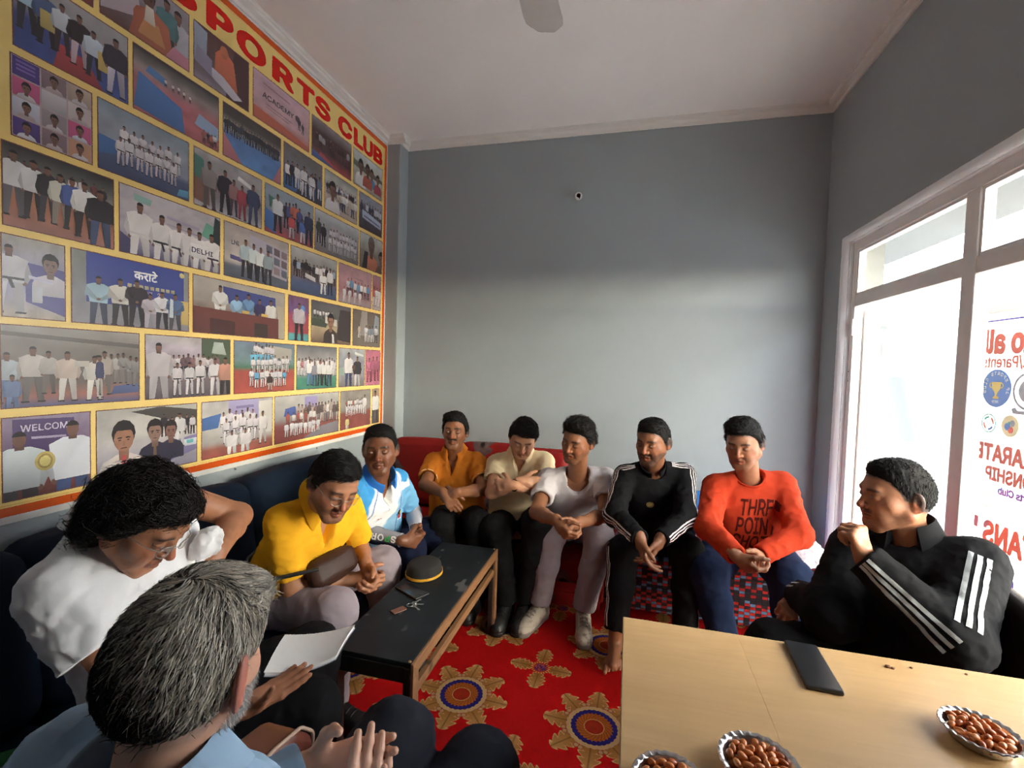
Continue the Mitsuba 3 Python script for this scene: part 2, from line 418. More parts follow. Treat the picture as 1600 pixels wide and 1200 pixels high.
P0.poly([(YA + .024, .990), (YZ - .054, .990), (YZ - .052, ZZ - .054), (YA + .055, ZZ - .054)], YEL)
m_, c_ = P0.mesh()
put('border', m_, 'poster_print', poster, color=c_)
# heading, letter by letter (measured left edge, width)
for ch, y, w in (('J', 1.10, .13), ('P', 1.27, .15), ('S', 1.585, .165), ('P', 1.795, .155), ('O', 1.966, .195), ('R', 2.205, .17), ('T', 2.40, .16), ('S', 2.565, .155),
                 ('C', 2.80, .165), ('L', 2.985, .125), ('U', 3.105, .135), ('B', 3.245, .135)):
    t = fat_text(ch, 1.0, .06, 0.01)
    lo, hi = t.bounds
    t.apply_translation([-lo[0], 0, 0])
    PL = Print((YA, YZ, ZA, ZZ), 0.0008)
    PL.glyph(t, y, 3.050, w / (hi[0] - lo[0]), 0.118, RED)
    m_, c_ = PL.mesh()
    put('letter', m_, 'poster_print', poster, color=c_, label='red capital letter ' + ch)

WH = ['#cfc8cd', '#c4bcc4', '#d6d0d2']; DK = ['#1d1b24', '#25222c', '#191820']; MX = ['#cfc8cd', '#8fa3bd', '#3b4668', '#d6d0d2', '#6b3034', '#2a2a33', '#a9b3bd']
GR = ['#3a3a44', '#2b2a33', '#4a4a58']
R7, R6, R5, R4, R3, R2, R1 = (1.000, 1.280), (1.308, 1.586), (1.608, 1.878), (1.902, 2.173), (2.196, 2.459), (2.484, 2.743), (2.768, 3.020)
H_ = hexc
def ph(row, y0, y1, bg, draw=None, lab=None):
    p = Print((y0, y1, row[0], row[1]), 0.0010)
    p.poly([(y0, row[0]), (y1, row[0]), (y1, row[1]), (y0, row[1])], H_('#7a3b1e'))
    e = 0.0035
    p.rect = (y0 + e, y1 - e, row[0] + e, row[1] - e)
    p.grid([(v, H_(c)) for v, c in bg], seed=len(scene) % 97)
    if draw:
        draw(p)
    m, c = p.mesh()
    put('photo', m, 'poster_print', poster, color=c, label=lab)
def D(*fs):
    def go(p):
        for f in fs:
            f(p)
    return go
def C(*a, **k):
    return lambda p: p.crowd(*a, **k)
def M(*a, **k):
    return lambda p: p.man(*a, **k)
def F(*a, **k):
    return lambda p: p.face(*a, **k)
def Q(pts, c):
    return lambda p: p.uv(pts, H_(c))
def Wd(t, u, v, h, c, **k):
    return lambda p: p.word(t, u, v, h, H_(c), **k)
def E_(u, v, ru, rv, c):
    return lambda p: p.ell(p.rect[0] + u * (p.rect[1] - p.rect[0]), p.rect[2] + v * (p.rect[3] - p.rect[2]), ru, rv, H_(c), 16)

# row 1 (top)
ph((2.768, 3.02), 1.11, 1.325, [(0, '#8a2a1c'), (.4, '#4a4a55'), (1, '#8d8a90')])
ph(R1, 1.345, 1.71, [(0, '#6b3a30'), (.5, '#77707a'), (1, '#9b929c')], D(Q([(0, .1), (.42, .35), (.36, .9), (0, 1)], '#b9a7b2'), M(.86, -.5, 1.4, '#b9b6c4', '#2a2733'), M(.72, -.2, 1.15, '#3f7f86', '#2a2733'),
   F(.5, .62, .40, '#b0562a', skin='#6b3f30'), Q([(.28, 0), (.8, 0), (.74, .5), (.55, .62), (.36, .45)], '#b4572b'), Q([(.38, .1), (.70, .1), (.62, .4), (.46, .42)], '#c9863a'), Q([(.45, .35), (.58, .35), (.56, .62), (.47, .62)], '#d8c9b8'), Q([(.7, 0), (1, 0), (1, .2), (.8, .25)], '#c4738a')))
ph(R1, 1.730, 2.046, [(0, '#8a7d8e'), (.45, '#6a4a48'), (1, '#5b2f28')], D(Q([(.55, 0), (1, 0), (1, 1), (.72, 1)], '#4a2320'), Q([(.0, .3), (.2, .3), (.22, .95), (.0, 1)], '#8c98ad'), Q([(.34, .28), (.78, .2), (.7, .75), (.5, .9), (.36, .7)], '#d2602a'), E_(.52, .82, .024, .03, '#c9682c'),
   Q([(.1, .42), (.5, .34), (.88, .12), (.7, .02), (.3, .2)], '#c3bccb'), Q([(.0, .3), (.3, .2), (.3, .5), (.05, .6)], '#8f87a4')))
ph(R1, 2.072, 2.514, [(0, '#c2502e'), (.3, '#c99aa0'), (1, '#cda3b2')], D(Q([(.0, .0), (.6, .0), (1, .02), (1, .1), (.5, .2), (0, .25)], '#c8552c'), Wd('ACADEMY', .14, .54, .026, '#43323f', sx=1.35), Q([(.2, .42), (.66, .40), (.66, .42), (.2, .44)], '#8c6a78'), Q([(.2, .36), (.6, .34), (.6, .355), (.2, .375)], '#96707c'), Q([(.15, .82), (.62, .80), (.62, .83), (.15, .85)], '#b0707e'),
   M(.80, .36, .3, '#332b3b', '#3a3040'), M(.87, .32, .26, '#4a3b4c', '#3a3040'), E_(.76, .6, .018, .018, '#4d3a4a')))
ph(R1, 2.536, 2.960, [(0, '#a02a2a'), (.3, '#4a2a30'), (.7, '#4a2422'), (1, '#8c8286')], D(Q([(0, .18), (.5, .05), (.9, 0), (0, 0)], '#2d5a98'), Q([(.2, .22), (.55, .06), (.85, 0), (.6, 0), (.15, .12)], '#b32f33'), C(11, .08, .95, .28, .42, ['#3b1f1f', '#4a2724', '#2d1a1d', '#8d8a92'], ['#2b1d20', '#5a3030'])))
ph(R1, 2.984, 3.382, [(0, '#9b9480'), (.6, '#b9b4a4'), (1, '#cbd0cf')], D(Q([(0, .55), (.5, .5), (1, .52), (1, .62), (0, .72)], '#5d6b52'), F(.62, .52, .34, '#2a7fae', skin='#80513f'), F(.84, .46, .36, '#a5283a', skin='#80513f'), F(.24, .50, .46, '#d5d4d2', skin='#6b4334'), F(.47, .52, .42, '#b1451f', skin='#6a3f2e')))
# row 2
ph(R2, 1.09, 1.447, [(0, '#274a9a'), (.42, '#2b3f86'), (.6, '#8e8a90'), (1, '#a7a2a4')], D(Q([(.3, 0), (.75, 0), (.6, .3), (.36, .34)], '#b0252b'), M(.1, .25, .72, '#9fc4d6', '#2a2a30', w=1.2), M(.25, .2, .72, '#3b5a8c', '#24242c', w=1.2), Q([(.2, .42), (.34, .42), (.34, .66), (.2, .66)], '#c2a94c'),
   M(.38, .22, .66, '#b8bfc8', '#3a2a33', w=1.1), M(.53, .16, .72, '#2a1c24', '#c2a8b4', w=1.2), M(.66, .12, .66, '#b9c6d6', '#1f2533', w=1.2), Q([(.7, .28), (.84, .28), (.84, .52), (.7, .55)], '#c2a33c'), M(.88, .02, .85, '#2b2738', '#b9b1c2', w=1.2)))
ph(R2, 1.464, 1.865, [(0, '#b5525a'), (.5, '#b8606a'), (.72, '#9d8a88'), (.86, '#6d6660'), (1, '#2a2a2e')], D(Q([(0, .05), (.56, 0), (.52, .4), (.05, .62)], '#2d6fb4'), Q([(.12, .68), (.36, .62), (.34, .74), (.16, .8)], '#3a7fc0'), Q([(.68, .28), (1, .2), (1, .42), (.74, .5)], '#8fa9cc'), C(4, .78, .98, .04, .22, ['#2a2d3a', '#e0dde0'], DK), M(.8, .02, .24, '#a5563a', '#7a3a30'), M(.9, .0, .24, '#b05f40', '#7a3a30'), C(5, .3, .66, .6, .13, WH, DK)))
ph(R2, 1.887, 2.277, [(0, '#4a86c6'), (.45, '#4079ba'), (.6, '#c2bdb4'), (.8, '#4b443c'), (1, '#3a342e')], D(Q([(0, 0), (.3, 0), (.02, .42), (0, .5)], '#c46a74'), Q([(.85, 0), (1, 0), (1, .4)], '#c46a74'), C(19, .02, .98, .46, .30, ['#20202a', '#2c2c3a', '#3a3a48'], DK)))
ph(R2, 2.297, 2.643, [(0, '#3a3540'), (.3, '#35507a'), (.6, '#75727a'), (1, '#6a665e')], D(Q([(0, 0), (.3, 0), (.4, .3), (0, .35)], '#2f5f9c'), C(8, .03, .98, .1, .56, ['#c6c2c8', '#2b2b36', '#d0cbce', '#5a6a8a'], ['#c9c4c8', '#2b2b36']), M(.5, .0, .72, '#d0cbce', '#c9c4c8', belt='#1b1a20'), M(.72, .0, .66, '#d0cbce', '#c9c4c8', belt='#1b1a20')))
ph(R2, 2.666, 3.040, [(0, '#c2a898'), (.4, '#b9a596'), (.8, '#b5b3ac'), (1, '#9a9c94')], D(C(14, .05, .98, .42, .34, MX, DK), C(7, .34, .98, .12, .5, ['#d9d5d2', '#c8b8a8', '#d6d0d2'], ['#2b3560', '#c9b8a8']), F(.22, .42, .50, '#cfcaca', skin='#7c4c39')))
ph(R2, 3.064, 3.391, [(0, '#3f2d30'), (.3, '#4a4550'), (.6, '#8a8a9a'), (1, '#8f94a4')], D(C(8, .04, .98, .34, .46, ['#3a3a52', '#55566c', '#b5b5c2'], DK), Q([(.12, .30), (.95, .20), (.95, .42), (.12, .54)], '#a9b2cc'), Q([(.2, .36), (.88, .27), (.88, .31), (.2, .41)], '#5f6a92')))
# row 3
def faces9(p):
    cols = [['#4b2a86', '#b9a2a0', '#b8b0b6'], ['#8c6f78', '#c2c2d2', '#c7b9b6'], ['#b59d8a', '#9a8c94', '#c83f80']]
    for i in range(3):
        for j in range(4):
            u0, u1, v0, v1 = i / 3 + .01, (i + 1) / 3 - .01, j / 4 + .01, (j + 1) / 4 - .01
            c = cols[(i + j) % 3][j % 3] if not (i == 0 and j == 3) else '#452a8a'
            if i == 2 and j == 1: c = '#cf3f86'
            if i == 2 and j == 0: c = '#c9906a'
            p.uv([(u0, v0), (u1, v0), (u1, v1), (u0, v1)], H_(c))
            r = p.rect
            if not (i == 0 and j == 3) and not (i == 1 and j == 2):
                p.rect = (r[0] + u0 * (r[1] - r[0]), r[0] + u1 * (r[1] - r[0]), r[2] + v0 * (r[3] - r[2]), r[2] + v1 * (r[3] - r[2]))
                p.face(.5, .38, .72, ['#cbcbd6', '#b9a6a8', '#c9c0c4'][(i + j) % 3], skin='#82543f')
                p.rect = r
    for k in range(3):
        p.uv([(.05, .93 - .05 * k), (.27, .93 - .05 * k), (.27, .955 - .05 * k), (.05, .955 - .05 * k)], H_('#7a5ab8'))
ph(R3, 1.082, 1.319, [(0, '#b9a2a0'), (1, '#b9a2a8')], faces9, 'photo collage of small portraits')
ph(R3, 1.335, 1.709, [(0, '#3a4a70'), (.3, '#50618a'), (.36, '#8a95aa'), (.7, '#9aa2b0'), (1, '#7d93a4')], D(Q([(0, .22), (.2, .3), (.2, .48), (0, .5)], '#2f6eae'), Q([(.85, .02), (1, .04), (1, .16), (.88, .14)], '#4a9ac0'), C(7, .2, .9, .36, .40, WH, WH, belt='#3a2a3a'), C(7, .16, .86, .16, .42, WH, ['#cdbfca'], belt='#2a2230')))
ph(R3, 1.731, 2.138, [(0, '#b5aeb4'), (.3, '#8a7d80'), (.5, '#8c8788'), (1, '#b0a9aa')], D(Q([(0, .4), (.14, .38), (.12, .85), (0, .9)], '#3f8070'), Q([(0, .1), (.2, .05), (.2, .45), (0, .5)], '#8a5a44'), M(.2, .0, .86, '#8a807c', '#5f544e', w=1.2), M(.42, .02, .82, '#2a2432', '#1f1c28', w=1.2), M(.55, .04, .7, '#9c6a6a', '#4a3a44'), M(.68, .02, .68, '#a9283c', '#9a2438', w=1.1), M(.86, .0, .82, '#2f3e62', '#35466a', w=1.2), Q([(.6, .78), (.82, .7), (.82, .78), (.62, .86)], '#e2e0dc')))
ph(R3, 2.158, 2.561, [(0, '#b03038'), (.22, '#8f5a66'), (.5, '#8b93a4'), (1, '#8fa0ac')], D(Q([(0, .1), (.2, .0), (.22, .4), (0, .5)], '#2d6eb0'), Q([(.08, .55), (.22, .5), (.22, .75), (.06, .8)], '#3c7a64'), M(.24, .06, .82, '#d3d5d8', '#20222c', w=1.2), C(5, .36, .72, .22, .62, ['#2a2a38', '#c25a34', '#3a4a86'], DK), M(.52, .02, .56, '#cc3a38', '#c8c2c8', w=1.2), M(.76, .0, .58, '#3a6cc0', '#d0ccd2', w=1.2), M(.9, .02, .8, '#2a3456', '#1f2436', w=1.2)))
ph(R3, 2.573, 3.064, [(0, '#77706f'), (.3, '#8d878a'), (.6, '#8f9499'), (1, '#c2c4c4')], D(Q([(.3, .5), (.92, .38), (.92, .66), (.32, .82)], '#b0a8ac'), Q([(.72, .5), (.95, .45), (.95, .6), (.72, .66)], '#3f9aa6'), M(.08, .2, .6, '#3a4438', '#2a2a2e'), M(.18, .14, .58, '#23202c', '#1c1a22'), C(9, .3, .96, .3, .4, WH, WH, belt='#222'), C(8, .28, .96, .08, .4, WH, WH, belt='#222')))
ph(R3, 3.080, 3.401, [(0, '#6b5a50'), (.5, '#8a8578'), (1, '#c2c4bc')], D(F(.5, .52, .62, '#c46a3a', skin='#6b4636', hair='#6a625c'), Q([(.1, 0), (.3, 0), (.36, .5), (.2, .5)], '#23201f'), F(.96, .3, .5, '#6e4a40')))
# row 4
ph(R4, 1.057, 1.392, [(0, '#a5685a'), (.3, '#a5623c'), (.5, '#a06e58'), (.62, '#8d8a86'), (.78, '#5d625c'), (1, '#2b2d2e')], D(C(9, .0, .95, .55, .3, MX, DK), M(.08, .12, .8, '#c9c8cc', '#5a5660', w=1.1), M(.24, .14, .74, '#c8c6ca', '#26242c', w=1.1), M(.36, .16, .7, '#23222c', '#33323e'), M(.47, .14, .68, '#c9c6b8', '#8a7f74', w=1.1), M(.58, .12, .7, '#2f4f9a', '#22222c', w=1.1), M(.70, .06, .76, '#dad8da', '#201d22', w=1.2), M(.86, -.04, .82, '#22212c', '#2f4672', w=1.3)))
ph(R4, 1.409, 1.875, [(0, '#514a72'), (.2, '#8d84a0'), (.45, '#b5acba'), (1, '#bdb5bc')], D(Q([(.0, .0), (.12, .0), (.1, .2), (.0, .3)], '#3a3468'), Q([(.12, .82), (.26, .8), (.28, .9), (.12, .92)], '#86b5ae'), Q([(.42, .70), (.76, .66), (.76, .71), (.42, .75)], '#a196b2'), Q([(.42, .6), (.74, .56), (.74, .58), (.42, .62)], '#988eac'), Q([(.78, .6), (.95, .52), (.95, .8), (.84, .85)], '#5aa58e'), Q([(.9, .4), (1, .4), (1, .95), (.94, 1)], '#22343c'),
   M(.17, -.18, .98, '#d6d0d2', '#d0c9cc', w=1.25, belt='#c9c2c6'), M(.37, -.2, .92, '#d6d0d2', '#cbc4c8', w=1.2, belt='#23212a'), M(.54, -.2, .88, '#d3ccd0', '#cbc4c8', w=1.2, belt='#3a3340'), M(.65, -.18, .84, '#cfc8cc', '#cbc4c8', w=1.1), M(.76, -.22, .86, '#d6d0d2', '#cbc4c8', w=1.2), M(.9, -.25, .92, '#d6d0d2', '#cbc4c8', w=1.25, belt='#3a2a3a'),
   Q([(.66, .2), (.85, .2), (.85, .42), (.66, .42)], '#d9d4d8'), Wd('DELHI', .665, .27, .022, '#2c2552', sx=1.25)))
ph(R4, 1.895, 2.344, [(0, '#515a6c'), (.22, '#5a6274'), (.3, '#b5aaa4'), (.6, '#b8aca8'), (1, '#a99c98')], D(Wd('LNI', .09, .62, .022, '#3d4160'), Q([(.08, .34), (.25, .32), (.25, .4), (.08, .42)], '#4a3f86'), Q([(.36, .28), (.98, .16), (.98, .8), (.36, .92)], '#a9a0b2'),
   *[Q([(.62 + .13 * i, .28 + .2 * j - .02 * i), (.72 + .13 * i, .26 + .2 * j - .02 * i), (.72 + .13 * i, .41 + .2 * j - .02 * i), (.62 + .13 * i, .43 + .2 * j - .02 * i)], ['#6f5a66', '#86707a', '#5d6478'][(i + j) % 3]) for i in range(3) for j in range(3)],
   M(.30, .04, .74, '#a9bcc6', '#22232c', w=1.15), M(.42, .03, .72, '#c3cfd4', '#1f2029', w=1.15), M(.53, .02, .70, '#d0d4d6', '#20212a', w=1.15), M(.65, .0, .70, '#8d9fa9', '#2a2d38', w=1.15)))
ph(R4, 2.362, 2.808, [(0, '#35486f'), (.25, '#3f5686'), (.42, '#7a5a58'), (.6, '#6f6c6e'), (1, '#b0b0ae')], D(C(12, .04, .96, .34, .42, WH + DK + ['#8da0b5'], DK), Q([(.28, .38), (.5, .32), (.5, .42), (.28, .48)], '#c0b8c0'), M(.68, .06, .56, '#dcd8da', '#d6d0d4', w=1.5, belt='#222'), M(.84, .1, .66, '#d5d0d2', '#2b2b36', w=1.1)))
ph(R4, 2.830, 3.252, [(0, '#a08a8e'), (.35, '#a86a7a'), (.7, '#b67f8c'), (1, '#b98892')], D(Q([(.44, .72), (.72, .69), (.72, .73), (.44, .76)], '#9a7484'), C(7, .2, .95, .2, .48, WH + ['#4a8ab5', '#8a3a44'], DK + ['#3f6a9c']), C(4, .08, .7, .02, .4, WH, WH)))
ph(R4, 3.266, 3.391, [(0, '#b5a8a8'), (.5, '#a83a48'), (1, '#a9788a')], D(C(3, .0, 1, .1, .6, ['#b93a4c', '#d0cbd0'], ['#d0cbd0'])))
# row 5
ph(R5, 1.052, 1.229, [(0, '#b9ac96'), (.2, '#a9a2b2'), (.5, '#8d8cba'), (1, '#b0aba2')], D(Q([(.35, .2), (1, .05), (1, .66), (.35, .7)], '#4c4a96'), F(.76, .62, .32, '#c2bcc8', skin='#8d6d62'), M(.1, .04, .84, '#c6c4cc', '#c0bec8', w=1.4, belt='#2b2a33'), Q([(.45, .2), (.62, .2), (.62, .4), (.45, .42)], '#b9bcc6'), Q([(.4, .5), (.8, .46), (.8, .5), (.4, .54)], '#c9c6e0')))
def karate(p):
    p.uv([(.1, .3), (.95, .3), (.95, 1), (.1, 1)], H_('#253f9e'))
    W, Hh, polys = DEV_WORD
    s = 0.052 / Hh
    y0 = p.rect[0] + .47 * (p.rect[1] - p.rect[0]); z0 = p.rect[2] + .72 * (p.rect[3] - p.rect[2])
    for g in polys:
        t = trimesh.creation.extrude_polygon(sg.Polygon(g[0], g[1:]).buffer(0), 0.5, engine='earcut')
        p.glyph(t, y0, z0, s, s, H_('#e6e3ea'))
    for k in range(9):
        p.uv([(.42 + .05 * k, .60), (.455 + .05 * k, .60), (.455 + .05 * k, .655), (.42 + .05 * k, .655)], H_('#b5a87e'))
    p.word('27', .57, .50, .018, H_('#c9a0a8')); p.word('24', .68, .50, .018, H_('#c9a0a8'))
    p.ell(p.rect[0] + .93 * (p.rect[1] - p.rect[0]), p.rect[2] + .93 * (p.rect[3] - p.rect[2]), .012, .012, H_('#d6c27a'))
    p.uv([(.9, .1), (1, .1), (1, .5), (.92, .5)], H_('#d2b053'))
    for a in ((.19, -.02, .70, '#9fc0d2', '#33405c'), (.36, .0, .70, '#d5cfc6', '#29262c'), (.50, .0, .72, '#2b1a2c', '#2a2530'), (.62, -.04, .58, '#bfb2c0', '#b9aebc'), (.73, -.02, .62, '#cfccd4', '#2b2a38'), (.86, -.04, .64, '#41679a', '#4d4a54')):
        p.man(*a, w=1.35, pose=1)
    p.uv([(.80, .2), (.84, .2), (.84, .5), (.81, .52)], H_('#c9d6de'))
ph(R5, 1.245, 1.709, [(0, '#8d8790'), (.3, '#8a8a96'), (1, '#8c8f86')], karate, 'photo of six men before a blue banner')
ph(R5, 1.727, 2.318, [(0, '#5a2620'), (.3, '#64291f'), (.42, '#8a6a5e'), (.6, '#a59a90'), (1, '#b0a69c')], D(Q([(.28, .6), (.88, .52), (.88, .86), (.28, .9)], '#2b3a8a'), M(.25, .12, .78, '#d6d2d0', '#d6d2d0', w=1.25, pose=1), M(.42, .08, .70, '#86b3da', '#86b3da', w=1.25, pose=1), M(.55, .1, .74, '#5c8fc4', '#5c8fc4', w=1.2, pose=1), M(.68, .08, .70, '#2c2560', '#2c2560', w=1.25, pose=1), M(.82, .06, .74, '#d5d0ce', '#3a3036', w=1.2), Q([(.92, .0), (1, .0), (1, .7), (.9, .7)], '#b3a691'),
   Q([(.0, .0), (.92, .0), (.92, .42), (.0, .46)], '#6b2b22'), Q([(.15, .0), (.4, .0), (.4, .26), (.15, .28)], '#4a1c18'), Q([(.62, .0), (.78, .0), (.78, .28), (.62, .28)], '#38261f'), Q([(.48, .44), (.56, .44), (.56, .5), (.48, .5)], '#d0a83a'), Q([(.7, .43), (.78, .43), (.78, .49), (.7, .49)], '#d0a83a')))
ph(R5, 2.345, 2.528, [(0, '#2aa5a8'), (.14, '#49a5ae'), (.18, '#b02a3c'), (.55, '#a52c52'), (.7, '#6a3f86'), (1, '#7a4470')], D(E_(.7, .72, .02, .028, '#3a8ad0'), M(.52, .0, .86, '#b9aebc', '#1d1a20', w=1.35)))
ph(R5, 2.549, 2.982, [(0, '#6f5240'), (.4, '#b59d78'), (.55, '#5a6058'), (1, '#5c5560')], D(Q([(.0, .4), (.35, .38), (.4, .55), (.0, .58)], '#3d4a3a'), C(7, .05, .5, .56, .26, WH, DK), Q([(.32, .5), (.62, .44), (.62, .62), (.32, .66)], '#c9c2ba'), Q([(.6, .1), (1, .05), (1, .9), (.7, .9)], '#3a2e33'), F(.46, .42, .46, '#3a2a24', skin='#9c6a4a'), Q([(.5, .0), (.56, .0), (.54, .22), (.49, .24)], '#d6d2d4')))
ph(R5, 3.005, 3.391, [(0, '#7a6a5e'), (.4, '#6e6258'), (1, '#6a5a50')], D(Q([(.2, .3), (.5, .28), (.5, 1), (.3, 1)], '#9a8f8a'), Q([(.72, .4), (.95, .38), (.95, .9), (.8, .95)], '#8b95a2'), M(.22, .2, .4, '#c2b0a0', '#c9c2c6'), C(4, .4, .9, .12, .5, ['#d0cbd0', '#7d8796'], ['#c8c2c6', '#4a4a55'], w=1.2)))
# row 6
ph(R6, 1.046, 1.487, [(0, '#4c5f8e'), (.12, '#a5604c'), (.3, '#6e6460'), (.6, '#807870'), (.82, '#8a847e'), (1, '#a39c96')], D(Q([(0, .88), (1, .78), (1, .84), (0, .93)], '#6a655f'), Q([(.75, .1), (1, .12), (1, .26), (.78, .22)], '#4a5a8c'), C(7, .62, 1, .24, .46, ['#a8a39e', '#b9b3ae', '#8d8a88'], ['#7a7672'], dv=.03), M(.03, .05, .62, '#a9b5bd', '#5a76a4', w=1.2), M(.19, .05, .70, '#bcb3ae', '#6a6462', w=1.25), M(.29, .15, .55, '#b5afa9', '#6e6660'), M(.42, .04, .66, '#c9b5a8', '#d6cdc6', w=1.25), M(.62, .03, .62, '#cfc8c0', '#d6d0c8', w=1.25), M(.70, .1, .62, '#b0a296', '#7d756e'), Q([(.47, .5), (.58, .5), (.58, .58), (.47, .58)], '#c0b6ac'), M(.66, .06, .6, '#343a66', '#c9c2ba', w=.5), M(.06, -.1, .5, '#5f7aa6', '#5a76a4')))
ph(R6, 1.508, 1.938, [(0, '#5a5058'), (.35, '#7a6a70'), (.6, '#9d8a94'), (.8, '#b7aab8'), (1, '#b9b0ae')], D(Q([(.62, .55), (1, .5), (1, 1), (.62, 1)], '#4d5f44'), Q([(.75, .75), (.95, .72), (.9, .95), (.78, .95)], '#a9b5aa'), C(11, .2, .85, .34, .36, ['#8a5a5e', '#b9a9ac', '#6a4a52', '#c9c2c6'], DK), M(.13, -.1, .98, '#bdb4b8', '#b5acb2', w=1.3), M(.33, .02, .55, '#c2b9be', '#beb5ba', belt='#2a2530'), M(.47, .02, .56, '#c9c2c6', '#c2b9be', belt='#2a2530'), M(.60, .02, .6, '#cfc8cc', '#c9c2c6', belt='#1d1a22'), M(.79, -.02, .68, '#d3ccd0', '#cfc8cc', belt='#6b4a4e', w=1.15), M(.93, -.1, .78, '#c9866e', '#2a2428', w=1.1)))
ph(R6, 1.958, 2.403, [(0, '#b5391f'), (.42, '#ad3a24'), (.5, '#3f7a5c'), (.62, '#6a8a8e'), (1, '#6d7f96')], D(Q([(.55, .7), (.95, .65), (.95, .9), (.55, .95)], '#b0a9a0'), C(6, .3, .62, .58, .40, WH, ['#5ab0d6'], belt='#222'), C(4, .22, .44, .54, .28, ['#49b5d8'], ['#49b5d8']), C(9, .25, .9, .36, .36, WH, WH, belt='#222'), C(8, .22, .85, .1, .36, WH + ['#4aa5d2'], WH, belt='#222'), M(.55, .02, .34, '#3a2a24', '#b9a59a', w=1.3)))
ph(R6, 2.420, 2.821, [(0, '#2a7d68'), (.25, '#2f8a70'), (.34, '#8c8a8e'), (.6, '#a59fa2'), (1, '#62646c')], D(C(13, .02, .98, .3, .42, WH + ['#b36a72'], WH), M(.3, .08, .62, '#dad6d6', '#4a7aae', w=1.2), M(.42, .06, .58, '#8d8a94', '#2f4a72', w=1.1), M(.55, .06, .62, '#d6d2d4', '#22222c', w=1.1), M(.66, .06, .6, '#dad6d6', '#22222c', w=1.1), M(.8, .04, .62, '#dad6d6', '#26375c', w=1.2)))
ph(R6, 2.843, 3.174, [(0, '#77706f'), (.3, '#94909a'), (.7, '#8d8f9c'), (1, '#a9a9ae')], D(Q([(.0, .3), (.4, .3), (.4, .5), (.0, .5)], '#8fa59c'), Q([(.6, .85), (.95, .8), (.95, .86), (.6, .92)], '#d8d8d6'), M(.36, -.12, 1.02, '#d6d0d2', '#2b3a6c', w=1.2), M(.7, -.1, .9, '#24222c', '#c9c2c6', w=1.2), E_(.56, .5, .02, .022, '#5b3a2c')))
ph(R6, 3.183, 3.401, [(0, '#c26a86'), (.3, '#c8587c'), (1, '#c2607e')], D(C(3, .1, .9, .1, .74, ['#cf5f8c', '#d67a9c', '#b04a70'], ['#8a3048', '#6d2a3c'], w=1.3)))
# row 7 (bottom)
ph(R7, 1.046, 1.305, [(0, '#6a2a24'), (.3, '#8a3a34'), (.6, '#7a5f86'), (1, '#9a86a2')], D(Q([(.1, .55), (.8, .5), (.8, .95), (.1, .98)], '#4d3470'), Wd('WELCOME', .18, .82, .022, '#c9bcd2'), Q([(.3, .72), (.7, .70), (.7, .73), (.3, .75)], '#a99cbc'), M(.17, -.5, 1.32, '#c6cfd2', '#45454c', w=1.2), M(.78, -.5, 1.40, '#cfd2da', '#2f5088', w=1.15), E_(.45, .42, .030, .034, '#c9b24e'), E_(.45, .42, .022, .026, '#a88d2c'), E_(.45, .42, .016, .019, '#d6c564')))
ph(R7, 1.322, 1.751, [(0, '#8f87a0'), (.3, '#a9a2ac'), (.6, '#c2bcb6'), (1, '#b5b0a8')], D(Q([(.3, .95), (1, .62), (1, .9), (.6, 1)], '#4a453f'), C(6, .5, 1, .5, .34, WH + DK, DK), Q([(.42, .0), (1, .22), (1, .48), (.66, .4)], '#7a6fa0'), Q([(.72, .3), (1, .3), (1, .42), (.76, .4)], '#c6c9d6'), Q([(.88, .34), (.96, .34), (.96, .4), (.88, .4)], '#4fb5b5'), M(.8, .3, .56, '#d3ced0', '#d3ced0', w=1.1), F(.70, .50, .36, '#25243f', skin='#85594a'), F(.53, .50, .42, '#25243f', skin='#96705e', tie='#7a5a3a'), F(.23, .42, .56, '#c9bdb6', skin='#a8704f', tie='#b8272c')))
ph(R7, 1.773, 2.229, [(0, '#a5402e'), (.15, '#a0553f'), (.25, '#a8a29c'), (.7, '#b5b0ac'), (1, '#b9b2b0')], D(Q([(.32, .4), (.78, .4), (.78, 1), (.34, 1)], '#9a8fbc'), Q([(.78, .3), (1, .3), (1, .95), (.78, .95)], '#c6c0ba'), Q([(.44, .84), (.70, .84), (.70, .89), (.44, .89)], '#8274b2'), Q([(.0, .5), (.2, .52), (.24, .78), (.0, .72)], '#2d6ab0'), C(6, .24, .72, .34, .48, WH, WH, belt='#222'), C(5, .26, .8, .2, .5, WH, WH, belt='#222'), M(.84, .08, .66, '#cfc8c8', '#cfc8c8', w=1.1), M(.38, -.12, .56, '#d3ccce', '#d3ccce', w=1.5), M(.57, -.12, .56, '#d3ccce', '#d3ccce', w=1.5)))
ph(R7, 2.242, 2.854, [(0, '#93392e'), (.35, '#8d4038'), (.5, '#8d8a88'), (.8, '#a9a5a2'), (1, '#b3aeaa')], D(Q([(.4, 0), (1, .0), (1, .28), (.7, .22)], '#77707a'), Q([(.42, .62), (.62, .6), (.62, .95), (.42, .95)], '#8d82b5'), Q([(.12, .55), (.3, .56), (.28, .76), (.14, .72)], '#2f4f9e'), C(13, .3, 1, .3, .5, ['#a5938a', '#c9c2c0', '#7a5a4e', '#5a4a48'], ['#b5a9a2', '#6a6264']), C(7, .15, .6, .3, .34, ['#9a3a30', '#b04a38', '#c9c2c0'], ['#8a3028']), C(8, .12, .66, .1, .32, WH, WH, w=1.3)))
ph(R7, 2.868, 3.265, [(0, '#93392a'), (.4, '#8d3c2e'), (.5, '#8b847c'), (1, '#8f867c')], D(C(9, .15, .8, .48, .3, WH + ['#a0543c'], WH, belt='#222'), C(8, .15, .8, .34, .3, WH, WH), M(.78, .3, .56, '#d0cbc8', '#d0cbc8', w=1.1), M(.2, -.1, .42, '#c9b36a', '#cfc8c4', w=1.2)))
